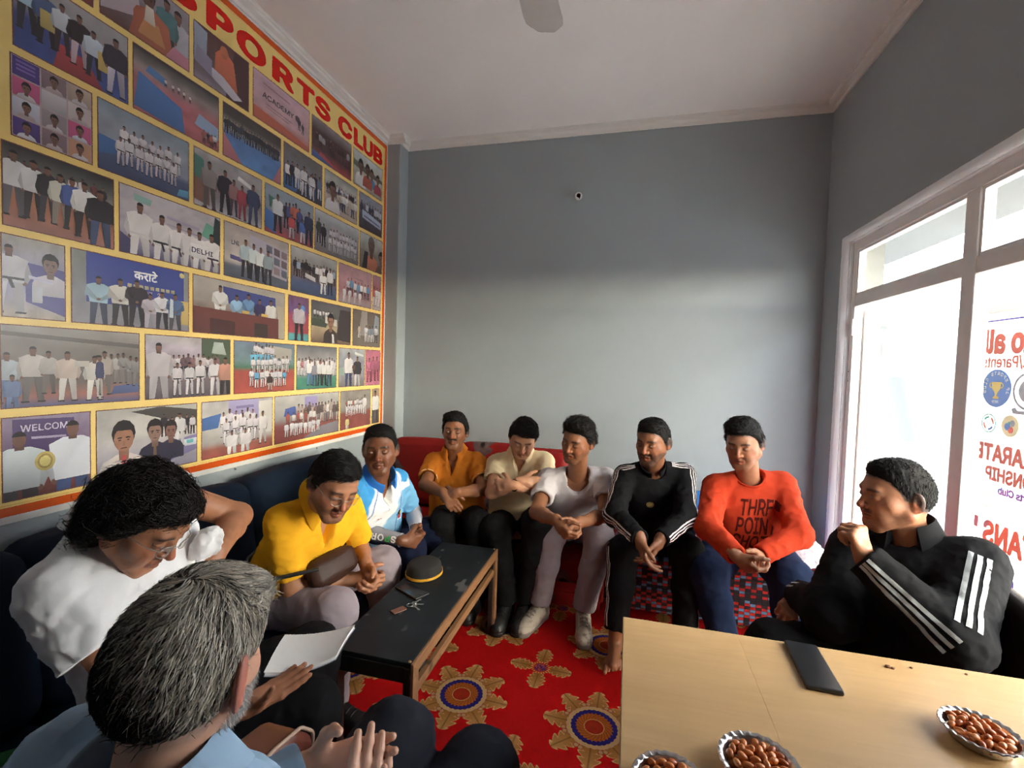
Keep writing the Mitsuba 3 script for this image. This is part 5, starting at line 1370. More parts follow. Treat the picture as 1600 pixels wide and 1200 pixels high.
class Body:
    """joints J: head, sR sL eR eL wR wL hR hL kR kL aR aL (world)"""
    def __init__(self, key, J, k=1.0, skin=(.27, .135, .075)):
        self.key, self.k, self.skin = key, k, np.asarray(skin, float)
        self.J = {a: np.asarray(b, float) for a, b in J.items()}
        J = self.J
        self.ms = (J['sR'] + J['sL']) / 2
        self.hp = (J['hR'] + J['hL']) / 2
        self.up = nrm(self.ms - self.hp)
        self.left = nrm(J['sL'] - J['sR'])
        self.fwd = nrm(np.cross(self.left, self.up))
        self.neck = self.ms + self.up * .045 * k - self.fwd * .008
        self.body_parts = []
    def add_skin(self, mesh, col):
        self.body_parts.append((mesh, col))
    def trunk(self, legs=True, res=.014):
        """the coarse trunk and legs under the clothes, joined to the neck and the shoulders"""
        J, k = self.J, self.k
        pts = [self.ms, self.hp, J['sR'], J['sL']] + ([J[a] for a in ('kR', 'kL', 'aR', 'aL')] if legs else [])
        F = Field(*extent(pts, .16), res)
        F.cone(J['sR'], J['sL'], .045 * k, .045 * k, .03)
        F.cone(self.ms - self.up * .08, self.hp + self.up * .05, .085 * k, .09 * k, .04)
        F.cone(J['hR'], J['hL'], .085 * k, .085 * k, .04)
        F.cone(self.ms, self.neck + self.up * .02, .05 * k, .045 * k, .03)
        if legs:
            for s in 'RL':
                F.cone(J['h' + s], J['k' + s], .070 * k, .046 * k, .03)
                F.cone(J['k' + s], J['a' + s], .046 * k, .032 * k, .02)
        m = F.mesh()
        self.add_skin(m, np.tile(self.skin, (len(m.vertices), 1)))
    def arm(self, s, hand=None, res=.0042, top=.35, r=(.047, .038, .036, .0265), other=None):
        """the arm from below the sleeve to the fingertips. hand: dict for hand_into, or None"""
        J, k = self.J, self.k
        a, b, c = J['s' + s], J['e' + s], J['w' + s]
        pts = [a + (b - a) * top, b, c] + ([c + nrm(hand['direction']) * .2] if hand else [])
        F = Field(*extent(pts, .085 * k), res)
        st = a + (b - a) * top
        F.cone(st, b, (r[0] * (1 - top) + r[1] * top) * k, r[1] * k, .02)
        mid = b + (c - b) * .35
        F.cone(b, mid, r[1] * k, r[2] * 1.04 * k, .02)
        F.cone(mid, c, r[2] * 1.02 * k, r[3] * k, .02)
        if hand:
            hand_into(F, c, side=(1 if s == 'R' else -1) * hand.pop('flip', 1), **hand)
        m = F.mesh()
        n = meshkit.fbm(m.vertices * 40, 3, 7)[:, None]
        self.add_skin(m, self.skin * (1 + .22 * (n - .5)))
        return F
    def finish(self):
        v, f, c, n = [], [], [], 0
        for m, col in self.body_parts:
            v.append(m.vertices); f.append(m.faces + n); c.append(col); n += len(m.vertices)
        put('body', trimesh.Trimesh(np.vstack(v), np.vstack(f), process=False), 'skin', self.key, smooth=True, color=np.clip(np.vstack(c), 0, 1))
    # -- garments: fields, so that prints and stripes can be laid on them
    def shirt(self, res=.0075, r=(.066, .058, .046), chest=(.108, .112), belly=0.0, sleeve=.55, long=False, hem=-.03, neck_r=.062, neck_drop=.0, vneck=0.0, fold=.0085, seed=1, loose=1.0, hemdir=None, cuff_r=None, only=None, high=0.0):
        J, k = self.J, self.k
        pts = [self.ms + self.up * .1, self.hp - self.up * .1, J['sR'], J['sL'], J['eR'], J['eL']] + ([J['wR'], J['wL']] if long else [])
        F = Field(*extent(pts, .19 * k), res)
        up, left, fwd = self.up, self.left, self.fwd
        sr, sl = J['sR'] + left * .018, J['sL'] - left * .018
        F.cone(sr, sl, .060 * k, .060 * k, .03)
        F.cone(sr + up * .005, self.ms + up * (.055 + high), .052 * k, .052 * k, .03); F.cone(sl + up * .005, self.ms + up * (.055 + high), .052 * k, .052 * k, .03)   # trapezius
        w = np.linalg.norm(J['sR'] - J['sL']) * .27
        F.cone(self.ms - up * .05 + fwd * .030, self.hp + up * .18 + fwd * .03, .088 * k, .105 * k, .05)
        for s in (-1, 1):
            F.cone(self.ms - up * .09 + left * s * w + fwd * .015, self.hp + up * .16 + left * s * .060 * k + fwd * .01, chest[0] * k, chest[1] * k, .05)
            F.cone(self.hp + up * .20 + left * s * .05 * k + fwd * (.03 + belly * .5), self.hp + up * .04 + left * s * .065 * k + fwd * (.02 + belly * .6), (chest[1] + belly * .4) * k, (chest[1] + .014 + belly * .4) * k, .05)
        hd = up if hemdir is None else nrm(hemdir)
        F.plane(self.hp + up * hem, -hd)
        if fold:
            F.displace(folds(seed, fold, 11, up + left * .4, .45))
            F.displace(folds(seed + 5, fold * .55, 26, left + up * .3, .5))
        for s in 'RL':
            a, b, c = J['s' + s], J['e' + s], J['w' + s]
            d = nrm(b - a); L = np.linalg.norm(b - a)
            G = F.like()
            if long:
                G.cone(a, b, r[0] * k, r[1] * k, .03)
                G.cone(b, c + nrm(c - b) * .02, r[1] * k, r[2] * k, .03)
                G.ball(b, r[1] * 1.06 * k, .03)
                e, d = c, nrm(c - b)
            else:
                sv = sleeve[s] if isinstance(sleeve, dict) else sleeve
                G.cone(a, a + d * L * (sv + .25), r[0] * k, (r[0] + (r[1] - r[0]) * sv) * k * loose, .035)
                e = a + d * L * sv
            if fold:
                G.displace(folds(seed + 3, fold, 15, d, .9))
                G.displace(folds(seed + 7, fold * .6, 30, left, .6))
            G.plane(e, d)
            rin = (cuff_r if cuff_r else (.034 if long else .050)) * k
            G.cone(e - d * .06, e + d * .03, rin * .85, rin, .004, 'cut')
            sl = tuple(slice(None) for _ in range(3))
            F._blend(sl, G.D, .022, 'add')
        # neck hole: tilted, lower in front, kept close to the neck
        n0 = self.neck + fwd * .012
        nd = nrm(up * 1.0 + fwd * .30)
        lf = left; ff = nrm(np.cross(lf, nd))
        F.cone(n0 - nd * .02, n0 + nd * .16, neck_r * k, (neck_r + .02) * k, .006, 'cut')
        def top(P):
            q = P - n0
            t = q @ nd
            rad = np.linalg.norm(q - t[:, None] * nd, axis=1)
            return np.where((rad < .125) & (t > -.02) & (t < .25), t - .045 - high, -1)
        F.cutmask(top, .12)
        if neck_drop:
            F.ell(n0 + ff * .030 - up * .005, np.array((neck_r * 1.02, neck_r + .022, .040 + neck_drop)) * k, np.stack([lf, ff, nrm(np.cross(ff, lf)) * -1]), .006, 'cut')
        if vneck:
            for q in np.linspace(0, 1, 7):
                c = n0 + ff * (.050 + .030 * q) - up * vneck * q
                F.cone(c - ff * .04, c + ff * .12, .030 * (1 - q) + .002, .034 * (1 - q) + .003, .004, 'cut')
        return F
    def trousers(self, res=.0085, r=(.105, .082, .066, .060), hip=.122, seed=3, fold=.008, waist=.06, cuff=.0):
        J, k = self.J, self.k
        pts = [self.hp, J['kR'], J['kL'], J['aR'], J['aL']]
        F = Field(*extent(pts, .20), res)
        F.cone(J['hR'], J['hL'], hip * k, hip * k, .04)
        F.cone(self.hp, self.hp + self.up * .09, (hip + .012) * k, (hip + .005) * k, .04)
        F.plane(self.hp + self.up * (waist + .06), self.up)
        for s in 'RL':
            h_, n_, a_ = J['h' + s], J['k' + s], J['a' + s]
            d = nrm(a_ - n_); e = a_ + d * cuff
            G = F.like()
            G.cone(h_, n_, r[0] * k, r[1] * k, .035)
            G.cone(n_, n_ + (a_ - n_) * .45, r[1] * .98 * k, r[2] * k, .03)
            G.cone(n_ + (a_ - n_) * .45, e + d * .03, r[2] * k, r[3] * k, .03)
            if fold:
                G.displace(folds(seed, fold, 12, V(0, 0, 1), .5))
                G.displace(folds(seed + 2, fold * .6, 26, self.left, .6))
            G.plane(e, d)
            G.cone(e - d * .05, e + d * .02, r[3] * .70 * k, r[3] * .80 * k, .004, 'cut')
            F._blend(tuple(slice(None) for _ in range(3)), G.D, .03, 'add')
        return F
    def collar(self, mat_, opening=38, r0=.060, height=.036, flare=.034, thick=.0032, fwd=.016, drop=.045, tilt=.30, h=.0036, color=None, up=.040, stand=False, label=None):
        """a shirt collar: a band around the neck folded outwards, open in front, its points hanging"""
        k = self.k
        n0 = self.neck + self.fwd * fwd + self.up * up
        ax = nrm(self.up + self.fwd * tilt); f0 = nrm(self.fwd - ax * (self.fwd @ ax)); l0 = np.cross(ax, f0)
        v, fcs = [], []
        angs = np.radians(np.linspace(opening, 360 - opening, 49))
        if stand:
            prof = [(r0, -.012), (r0 + .004, height), (r0 + .004 + thick, height), (r0 + thick, -.012)]
        else:
            prof = [(r0, -.006), (r0 + .003, height), (r0 + .007, height + .003), (r0 + .012, height - .002), (r0 + flare, -.004), (r0 + flare - thick, -.006), (r0 + .010, height - .006)]
        for a in angs:
            c, s = math.cos(a), math.sin(a)
            front = max(0.0, math.cos(a)) ** 2
            for i, (r_, z_) in enumerate(prof):
                z = z_
                rr = r_
                if not stand and i in (4, 5):
                    z -= drop * front; rr += .012 * front
                if not stand:
                    z -= .010 * front
                v.append(n0 + (f0 * c * 1.06 + l0 * s) * rr * k + ax * z * k)
        m_ = len(prof)
        for i in range(len(angs) - 1):
            for j in range(m_):
                a, b = i * m_ + j, i * m_ + (j + 1) % m_
                fcs += [[a, b, b + m_], [a, b + m_, a + m_]]
        for e0 in (0, (len(angs) - 1) * m_):
            for j in range(1, m_ - 1):
                fcs.append([e0, e0 + j, e0 + j + 1] if e0 == 0 else [e0, e0 + j + 1, e0 + j])
        m = trimesh.Trimesh(v, fcs, process=False)
        put('collar', m, mat_, self.key, smooth=50, color=color, label=label)
    def shoe(self, s, direction, mat_, sole_mat, length=.27, name='shoe'):
        J = self.J
        a = J['a' + s]; d = nrm(V(direction[0], direction[1], 0)); l = np.cross(V(0, 0, 1), d)
        g = V(a[0], a[1], 0)
        L = length
        F = Field(g + V(-.32, -.32, -.02), g + V(.32, .32, .17), .0055)
        heel = g - d * .045
        F.cone(heel + V(0, 0, .045), heel + V(0, 0, .085), .036, .038, .02)
        F.cone(heel + V(0, 0, .04), g + d * (L - .11) + V(0, 0, .034), .038, .042, .03)
        F.cone(g + d * .02 + V(0, 0, .075), g + d * (L - .14) + V(0, 0, .045), .040, .030, .03)
        F.cone(g + d * (L - .12) + V(0, 0, .032), g + d * (L - .085) + V(0, 0, .028), .040, .030, .03)
        F.plane(V(0, 0, .026), V(0, 0, -1))
        F.cone(a + V(0, 0, .0), a + V(0, 0, .08), .036, .042, .004, 'cut')
        k_ = put(name, F.mesh(), mat_, self.key, smooth=50)
        S = Field(g + V(-.32, -.32, -.02), g + V(.32, .32, .08), .0055)
        S.cone(heel + V(0, 0, .02), g + d * .05 + V(0, 0, .02), .042, .036, .03)
        S.cone(g + d * .05 + V(0, 0, .02), g + d * (L - .10) + V(0, 0, .02), .036, .045, .03)
        S.plane(V(0, 0, .028), V(0, 0, 1)); S.plane(V(0, 0, .002), V(0, 0, -1))
        put('sole', S.mesh(), sole_mat, k_, smooth=40)
        # laces
        ms = []
        for i in range(4):
            t = .045 + i * .026
            p = g + d * t + V(0, 0, .128 - i * .012)
            Q, hit = F.land(np.array([p + l * x * .024 + V(0, 0, .03) for x in np.linspace(-1, 1, 7)]), V(0, 0, -1), .002, .15)
            ms.append(tube(Q, .0026, 6))
        put('laces', cat(ms), sole_mat, k_, smooth=True)
        return k_
# ---------------------------------------------------------------- joints of the ten people, metres
J = {}
J['white'] = {'head': (-0.266, 2.620, 1.086), 'sR': (-0.454, 2.767, 0.808), 'sL': (-0.114, 2.833, 0.831), 'hR': (-0.420, 3.060, 0.450), 'hL': (-0.240, 3.060, 0.450), 'eR': (-0.470, 2.509, 0.688), 'wR': (-0.320, 2.311, 0.715), 'kR': (-0.400, 2.637, 0.525), 'aR': (-0.462, 2.633, 0.119), 'eL': (-0.100, 2.588, 0.685), 'wL': (-0.229, 2.374, 0.695), 'kL': (-0.127, 2.655, 0.540), 'aL': (-0.201, 2.636, 0.121)}
J['black'] = {'head': (0.139, 2.619, 1.107), 'sR': (-0.006, 2.717, 0.878), 'sL': (0.322, 2.780, 0.904), 'hR': (0.130, 2.980, 0.470), 'hL': (0.310, 2.980, 0.470), 'eR': (-0.040, 2.479, 0.726), 'wR': (0.080, 2.263, 0.692), 'kR': (0.010, 2.568, 0.502), 'aR': (-0.017, 2.435, 0.133), 'eL': (0.314, 2.554, 0.731), 'wL': (0.179, 2.352, 0.672), 'kL': (0.335, 2.558, 0.548), 'aL': (0.330, 2.503, 0.155)}
J['orange'] = {'head': (0.593, 2.631, 1.129), 'sR': (0.490, 2.758, 0.852), 'sL': (0.828, 2.783, 0.891), 'hR': (0.606, 2.920, 0.490), 'hL': (0.794, 2.920, 0.490), 'eR': (0.418, 2.508, 0.711), 'wR': (0.502, 2.266, 0.665), 'kR': (0.425, 2.511, 0.475), 'aR': (0.509, 2.476, 0.152), 'eL': (0.846, 2.556, 0.702), 'wL': (0.641, 2.415, 0.624), 'kL': (0.793, 2.473, 0.505), 'aL': (0.808, 2.469, 0.177)}
J['kurta'] = {'head': (-1.119, 2.919, 1.043), 'sR': (-1.297, 2.988, 0.807), 'sL': (-0.994, 3.024, 0.824), 'hR': (-1.190, 2.980, 0.440), 'hL': (-1.010, 2.980, 0.440), 'eR': (-1.241, 2.725, 0.715), 'wR': (-1.042, 2.573, 0.716), 'kR': (-1.061, 2.579, 0.525), 'aR': (-1.026, 2.623, 0.077), 'eL': (-0.869, 2.799, 0.702), 'wL': (-0.974, 2.574, 0.730), 'kL': (-0.833, 2.602, 0.544), 'aL': (-0.854, 2.666, 0.082)}
J['beige'] = {'head': (-0.632, 2.835, 1.045), 'sR': (-0.840, 2.980, 0.832), 'sL': (-0.521, 3.021, 0.863), 'hR': (-0.770, 2.980, 0.440), 'hL': (-0.590, 2.980, 0.440), 'eR': (-0.796, 2.728, 0.707), 'wR': (-0.589, 2.643, 0.818), 'kR': (-0.716, 2.565, 0.539), 'aR': (-0.658, 2.613, 0.099), 'eL': (-0.476, 2.770, 0.735), 'wL': (-0.634, 2.589, 0.804), 'kL': (-0.478, 2.599, 0.604), 'aL': (-0.548, 2.642, 0.121)}
J['jersey'] = {'head': (-1.212, 2.112, 1.049), 'sR': (-1.288, 2.002, 0.856), 'sL': (-1.238, 2.343, 0.830), 'hR': (-1.463, 2.271, 0.450), 'hL': (-1.437, 2.449, 0.450), 'eR': (-1.318, 2.131, 0.604), 'wR': (-1.069, 2.116, 0.596), 'kR': (-1.110, 2.270, 0.480), 'aR': (-1.110, 2.300, 0.090), 'eL': (-1.217, 2.517, 0.606), 'wL': (-1.095, 2.300, 0.586), 'kL': (-1.090, 2.580, 0.480), 'aL': (-1.080, 2.600, 0.090)}
J['yellow'] = {'head': (-1.092, 1.562, 1.017), 'sR': (-1.313, 1.541, 0.853), 'sL': (-1.215, 1.834, 0.843), 'hR': (-1.509, 1.650, 0.450), 'hL': (-1.491, 1.830, 0.450), 'eR': (-1.297, 1.580, 0.571), 'wR': (-1.127, 1.762, 0.548), 'kR': (-1.100, 1.584, 0.500), 'aR': (-1.140, 1.630, 0.090), 'eL': (-1.240, 1.983, 0.601), 'wL': (-1.082, 1.789, 0.600), 'kL': (-1.140, 2.020, 0.500), 'aL': (-1.120, 2.030, 0.090)}
J['right'] = {'head': (0.942, 1.932, 1.072), 'sR': (0.870, 2.028, 0.833), 'sL': (1.122, 1.835, 0.887), 'hR': (0.923, 1.927, 0.460), 'hL': (1.057, 1.793, 0.460), 'eR': (0.717, 1.834, 0.658), 'wR': (0.705, 2.092, 0.596), 'kR': (0.550, 1.840, 0.500), 'aR': (0.420, 1.750, 0.090), 'eL': (0.967, 1.637, 0.720), 'wL': (0.786, 1.775, 0.888), 'kL': (0.720, 1.520, 0.500), 'aL': (0.620, 1.300, 0.090)}
J['polo'] = {'head': (-1.206, 0.917, 1.073), 'sR': (-1.309, 0.802, 0.921), 'sL': (-1.426, 1.120, 1.073), 'hR': (-1.210, 0.927, 0.430), 'hL': (-1.210, 1.113, 0.430), 'eR': (-1.167, 0.830, 0.732), 'wR': (-0.945, 0.990, 0.578), 'kR': (-0.880, 1.140, 0.460), 'aR': (-0.920, 1.160, 0.090), 'eL': (-1.345, 1.363, 0.929), 'wL': (-1.211, 1.145, 0.899), 'kL': (-1.030, 1.360, 0.480), 'aL': (-1.050, 1.380, 0.090)}
J['older'] = {'head': (-0.564, 0.496, 1.080), 'sR': (-0.430, 0.460, 0.845), 'sL': (-0.720, 0.460, 0.918), 'hR': (-0.467, 0.589, 0.440), 'hL': (-0.653, 0.571, 0.440), 'eR': (-0.300, 0.500, 0.660), 'wR': (-0.395, 0.630, 0.690), 'kR': (-0.317, 1.043, 0.500), 'aR': (-0.340, 1.020, 0.090), 'eL': (-0.700, 0.520, 0.680), 'wL': (-0.552, 0.716, 0.737), 'kL': (-0.524, 1.008, 0.560), 'aL': (-0.520, 1.020, 0.090)}
# ================================================================ the ten people
SK = {'light': srgb(176, 128, 100), 'mid': srgb(158, 108, 80), 'brown': srgb(134, 88, 62), 'dark': srgb(108, 68, 48), 'fair': srgb(198, 150, 124)}
cloth_mat('white_jersey_cloth', (.52, .48, .49)); cloth_mat('black_cloth', (.0065, .0065, .0075), .25, .85); cloth_mat('scarlet_cloth', (.50, .048, .018)); cloth_mat('amber_cloth', (.47, .145, .018))
cloth_mat('cream_cloth', (.66, .53, .34)); cloth_mat('yellow_cloth', (.72, .36, .018)); cloth_mat('white_pique', (.74, .73, .73)); cloth_mat('pale_blue_cloth', (.30, .43, .56))
cloth_mat('mauve_cloth', (.27, .225, .25)); cloth_mat('denim', (.014, .024, .060), .35); cloth_mat('charcoal_cloth', (.018, .020, .027), .25); cloth_mat('stripe_white', (.62, .57, .57), .06); cloth_mat('stripe_silver', (.38, .40, .40), .08)
cloth_mat('navy_knit', (.008, .011, .03)); cloth_mat('ink_black_cloth', (.02, .010, .008), .1); cloth_mat('ink_maroon_cloth', (.085, .010, .007), .1); cloth_mat('royal_blue_cloth', (.03, .16, .52))
mat('shoe_leather_white', fn=lambda p, n, uv: mikit.mix((.42, .36, .30), (.20, .16, .13), mikit.smoothstep(.45, .75, mikit.fbm(p.x * 40, p.y * 40, p.z * 40, 3))), rough=.6)
mat('shoe_sole_grey', (.22, .19, .17), rough=.7)
mat('shoe_black', (.012, .011, .011), rough=.45)
mat('steel_frame', (.35, .33, .30), rough=.3, metallic=.8)
mat('dark_frame', (.02, .016, .014), rough=.3)
scene['lens_glass'] = {'type': 'thindielectric', 'int_ior': 1.5}

def glasses(key, hd, m, rx=.0205, ry=.0165, thick=.0011, drop=0.0, tint=None):
    k = hd.k
    g = numbered(key + '__glasses')
    ms = []
    for s in (-1, 1):
        pts = []
        for a in np.linspace(0, 2 * np.pi, 28):
            pts.append(hd.w(.112 - .012 * abs(math.cos(a)) * (1 if math.cos(a) * s > 0 else .2), s * .0325 + rx * math.cos(a) * abs(math.cos(a)) ** -.25 if abs(math.cos(a)) > 1e-3 else s * .0325, .001 - drop + ry * math.sin(a)))
        ms.append(tube(pts, thick * k, 6, cap=False))
        ms.append(tube([hd.w(.104, s * .0535, .006 - drop), hd.w(.075, s * .072, .008), hd.w(.01, s * .080, .010), hd.w(-.016, s * .082, .002)], thick * k, 6))
    ms.append(tube([hd.w(.111, -.012, .004 - drop), hd.w(.116, 0, .007 - drop), hd.w(.111, .012, .004 - drop)], thick * k, 6))
    put('frame', cat(ms), m, g, smooth=True)
    for s in (-1, 1):
        n = 20
        pts = [hd.w(.110, s * .0325, .001 - drop)] + [hd.w(.1115 - .010 * max(0, math.cos(a) * s), s * .0325 + rx * .97 * math.cos(a), .001 - drop + ry * .97 * math.sin(a)) for a in np.linspace(0, 2 * np.pi, n, endpoint=False)]
        f = [[0, 1 + i, 1 + (i + 1) % n] for i in range(n)]
        put('lens', trimesh.Trimesh(pts, f, process=False), 'lens_glass', g)

FLOWS = {'quiff': ((-.35, .25, .6), .034, 1500, .010), 'side': ((-.15, -.9, .0), .034, 1500, .006), 'fringe': ((.35, .8, -.1), .034, 1500, .007), 'flat': ((.2, .1, .1), .010, 1500, .003)}
mat('hair_strands', rough=.5, spec=.3, vcol=True)
def head_on(b, look, roll=0.0, scale=1.0, neck_r=.056, h=.0034, skin=None, colour={}, hair=None, hairmat='black_hair', gaze=None, up=None, **kw):
    """builds head and neck into the body, with eyes and hair as parts"""
    u = b.up * .35 + V(0, 0, 1) if up is None else np.asarray(up, float)
    hd = Head(b.J['head'], look, u, scale, h=h, **kw)
    if roll:
        a = math.radians(roll)
        hd.s, hd.u = hd.s * math.cos(a) + hd.u * math.sin(a), -hd.s * math.sin(a) + hd.u * math.cos(a)
        hd.A = np.stack([hd.f, hd.s, hd.u])
    F = hd.field(b.neck - b.up * .03, neck_r)
    m = F.mesh()
    hm_ = hd.hair(**hair) if hair else None
    b.add_skin(m, hd.colour(m.vertices, b.skin if skin is None else skin, **colour))
    e, c = hd.eyes(hd.f if gaze is None else nrm(gaze))
    b.eye = (e, c)
    if hair:
        b.hair = (hm_, hairmat)
        st = hair.get('style')
        if st in FLOWS:
            fv, ln, n_, lift = FLOWS[st]
            def fl(L):
                d = np.array(fv) + np.stack([-L[:, 0] * 3, L[:, 1] * 5, 0 * L[:, 0]], 1) + (L[:, 2:3] < .06) * V(-.2, 0, -1.0)
                return d / np.linalg.norm(d, axis=1, keepdims=True)
            b.locks = hd.strands(hm_, n_, ln, fl, lambda L, rg: np.array([.0065, .0055, .005]) * (.6 + 1.3 * rg.random((len(L), 1))), seed=hair.get('seed', 1) + 100, r=.0009, lift=lift, jitter=.35, segs=4, wave=.3)
    else:
        b.hair = None
    b.hd, b.headF = hd, F
    return hd
def finish(b):
    b.finish()
    put('eyes', b.eye[0], 'eye', b.key, smooth=True, color=b.eye[1])
    if b.hair:
        hk_ = put('hair', b.hair[0], b.hair[1], b.key, smooth=True)
        if getattr(b, 'locks', None) is not None:
            put('strands', b.locks[0], 'hair_strands', hk_, smooth=True, color=b.locks[1], kind='stuff')
def clasp(b, centre, curl=(.85, .9, .95, 1.0), size=1.0, drop=0.0, res=.0040, top=.35, bend=.3):
    """both hands folded into one another around a centre"""
    c = np.asarray(centre, float)
    for s, o in (('R', 1), ('L', -1)):
        w = b.J['w' + s]
        d = nrm(c - w + b.fwd * .05 + b.left * o * .03 - V(0, 0, drop))
        pal = nrm(b.left * o + b.up * (-.25 if s == 'R' else .1) - b.fwd * .25)
        b.arm(s, dict(direction=d, palm=pal, size=size, curl=curl, bend=bend, thumb=(.35, .4), spread=.02), res=res, top=top)
def person(name, label, j, k, skin):
    key = thing('person', label, 'person')
    return Body(key, J[j], k, SK[skin] if isinstance(skin, str) else skin)
def limb_stripe(F, pts, outward, width, offs, m, b, nm='stripe', n=36, off=.0014, start=0.0, end=1.0, parent=None, spacing=1.0):
    """parallel stripes down a limb: pts joints, outward direction(s) at the joints"""
    pts = np.asarray(pts, float); outward = np.asarray(outward, float)
    seg = np.r_[0, np.cumsum(np.linalg.norm(np.diff(pts, axis=0), axis=1))]
    t = np.linspace(start, end, n) * seg[-1]
    P = np.stack([np.interp(t, seg, pts[:, i]) for i in range(3)], 1)
    for _ in range(3):
        P[1:-1] = .25 * P[:-2] + .5 * P[1:-1] + .25 * P[2:]
    N = np.stack([np.interp(t, seg, outward[:, i]) for i in range(3)], 1)
    tg = np.gradient(P, axis=0); tg /= np.linalg.norm(tg, axis=1, keepdims=True)
    N -= tg * (N * tg).sum(1, keepdims=True); N /= np.linalg.norm(N, axis=1, keepdims=True)
    B = np.cross(N, tg)
    for o in offs:
        a = o
        Nn = N * math.cos(a) + B * math.sin(a)
        put(nm, ribbon(F, P, Nn, width, off, .12), m, b.key, smooth=True)

# ---------------------------------------------------------------- 1: white T-shirt
b = person('person', 'young man in a white T-shirt and mauve trousers sitting forward, hands clasped', 'white', 1.0, 'brown')
head_on(b, (-.42, -1, -.22), -4, 1.0, hair=dict(thick=.012, style='quiff', seed=3, rough=.008, temple=.040, side=.004, back=-.045), colour=dict(beard=.30, moustache=.35), jaw=.96)
clasp(b, (-.275, 2.27, .665))
b.trunk()
F = b.shirt(sleeve=.60, neck_drop=.018, vneck=.0, seed=2, hem=-.02, chest=(.098, .104), loose=1.05, neck_r=.066)
put('t_shirt', F.mesh(), 'white_jersey_cloth', b.key, smooth=True)
F = b.trousers(r=(.098, .080, .070, .064), seed=4)
put('trousers', F.mesh(), 'mauve_cloth', b.key, smooth=True)
b.shoe('R', (-.35, -1), 'shoe_leather_white', 'shoe_sole_grey'); b.shoe('L', (.12, -1), 'shoe_leather_white', 'shoe_sole_grey')
finish(b)

# ---------------------------------------------------------------- 2: black track suit
b = person('person', 'young bearded man in a black track jacket with three white sleeve stripes', 'black', 1.0, 'brown')
head_on(b, (-.50, -1, -.18), 0, 1.02, hair=dict(thick=.004, style='flat', seed=5, rough=.002, freq=160, front=.070, temple=.030, side=-.004, back=-.05), colour=dict(beard=.75, moustache=.85), jaw=.94, nose=1.05)
for s, d in (('R', (.25, -.30, -1)), ('L', (-.42, -.30, -1))):
    b.arm(s, dict(direction=d, palm=(1 if s == 'R' else -1, .1, -.15), curl=(.35, .4, .45, .5), bend=.2, thumb=(.15, .25), spread=.01), top=.6)
b.trunk()
F = b.shirt(long=True, seed=7, hem=-.05, chest=(.104, .112), r=(.064, .052, .042), cuff_r=.032, high=.008)
put('jacket', F.mesh(), 'black_cloth', b.key, smooth=True)
b.collar('black_cloth', opening=20, r0=.061, height=.040, stand=True, thick=.006, up=.03)
for s, o in (('R', -1), ('L', 1)):
    out = b.left * o
    limb_stripe(F, [b.ms + b.up * .06 + b.left * o * .075, b.J['s' + s] + b.up * .01, b.J['e' + s], b.J['w' + s]],
                [b.up * 1.0 + b.fwd * .1, out * .8 + b.up * .75 + b.fwd * .1, out * 1 + b.fwd * .35 + b.up * .2, out * 1 + b.fwd * .25 + b.up * .25], .0042, (-.30, 0, .30), 'stripe_white', b, start=.02, end=.985, n=64)
bd = trimesh.creation.cylinder(.021, .002, sections=28); bd.apply_translation((0, 0, .001))
org = b.ms - b.up * .105 - b.left * .055 + b.fwd * .12
mat('gold_thread', (.35, .25, .08), rough=.5); mat('dull_white', (.35, .35, .36), rough=.7)
put('emblem', print_on(F, bd, org, -b.left * -1, b.up, -b.fwd, .0012, .1), 'gold_thread', b.key, label='round gold emblem on the chest')
rg = trimesh.creation.annulus(.0145, .0165, .002, sections=28); rg.apply_translation((0, 0, .001))
put('emblem', print_on(F, rg, org, b.left, b.up, -b.fwd, .0018, .1), 'ink_black_cloth', b.key)
tr = cat([trimesh.creation.extrude_polygon(sg.Polygon(p), .002, engine='earcut') for p in ([(-.014, -.006), (-.004, -.006), (0, .003), (-.007, .003)], [(.0, -.006), (.012, -.006), (.007, .010), (.002, .010)])])
put('logo', print_on(F, tr, org + b.left * .135 - b.up * .015, b.left, b.up, -b.fwd, .0012, .1), 'dull_white', b.key)
F = b.trousers(r=(.100, .082, .068, .058), seed=9)
put('trousers', F.mesh(), 'black_cloth', b.key, smooth=True)
for s, o in (('R', -1), ('L', 1)):
    limb_stripe(F, [b.J['h' + s] + (b.J['k' + s] - b.J['h' + s]) * .5, b.J['k' + s], b.J['a' + s]], [b.left * o + V(0, 0, .5), b.left * o + V(0, -.2, .2), b.left * o + V(0, -.5, 0)], .0040, (-.10, .14), 'stripe_white', b, n=40, end=.97)
# bare feet
for s, d in (('R', (-.05, -1)), ('L', (.1, -1))):
    a = b.J['a' + s]; dd = nrm(V(d[0], d[1], 0)); l = np.cross(V(0, 0, 1), dd)
    G = Field(V(a[0], a[1], 0) - .3, V(a[0], a[1], 0) + .3, .0045)
    g = V(a[0], a[1], 0)
    G.cone(a + V(0, 0, .06), g - dd * .02 + V(0, 0, .045), .036, .036, .02)
    G.ball(g - dd * .045 + V(0, 0, .030), .030, .02)
    G.cone(g + V(0, 0, .050), g + dd * .125 + V(0, 0, .026), .036, .026, .02)
    for i in range(5):
        x = (-.034 + .017 * i) * (1 if s == 'R' else -1)
        o = g + dd * (.125 - .006 * i * (1 if True else 0)) + l * x + V(0, 0, .020)
        G.cone(g + dd * .09 + l * x * .8 + V(0, 0, .026), o, .018, .014, .012)
        G.cone(o, o + dd * (.052 if i == 0 else .044 - .004 * i) - V(0, 0, .006), .0105 if i == 0 else .0085, .0100 if i == 0 else .0070, .004)
    G.plane(V(0, 0, .002), V(0, 0, -1))
    m = G.mesh(); b.add_skin(m, np.tile(b.skin, (len(m.vertices), 1)))
finish(b)

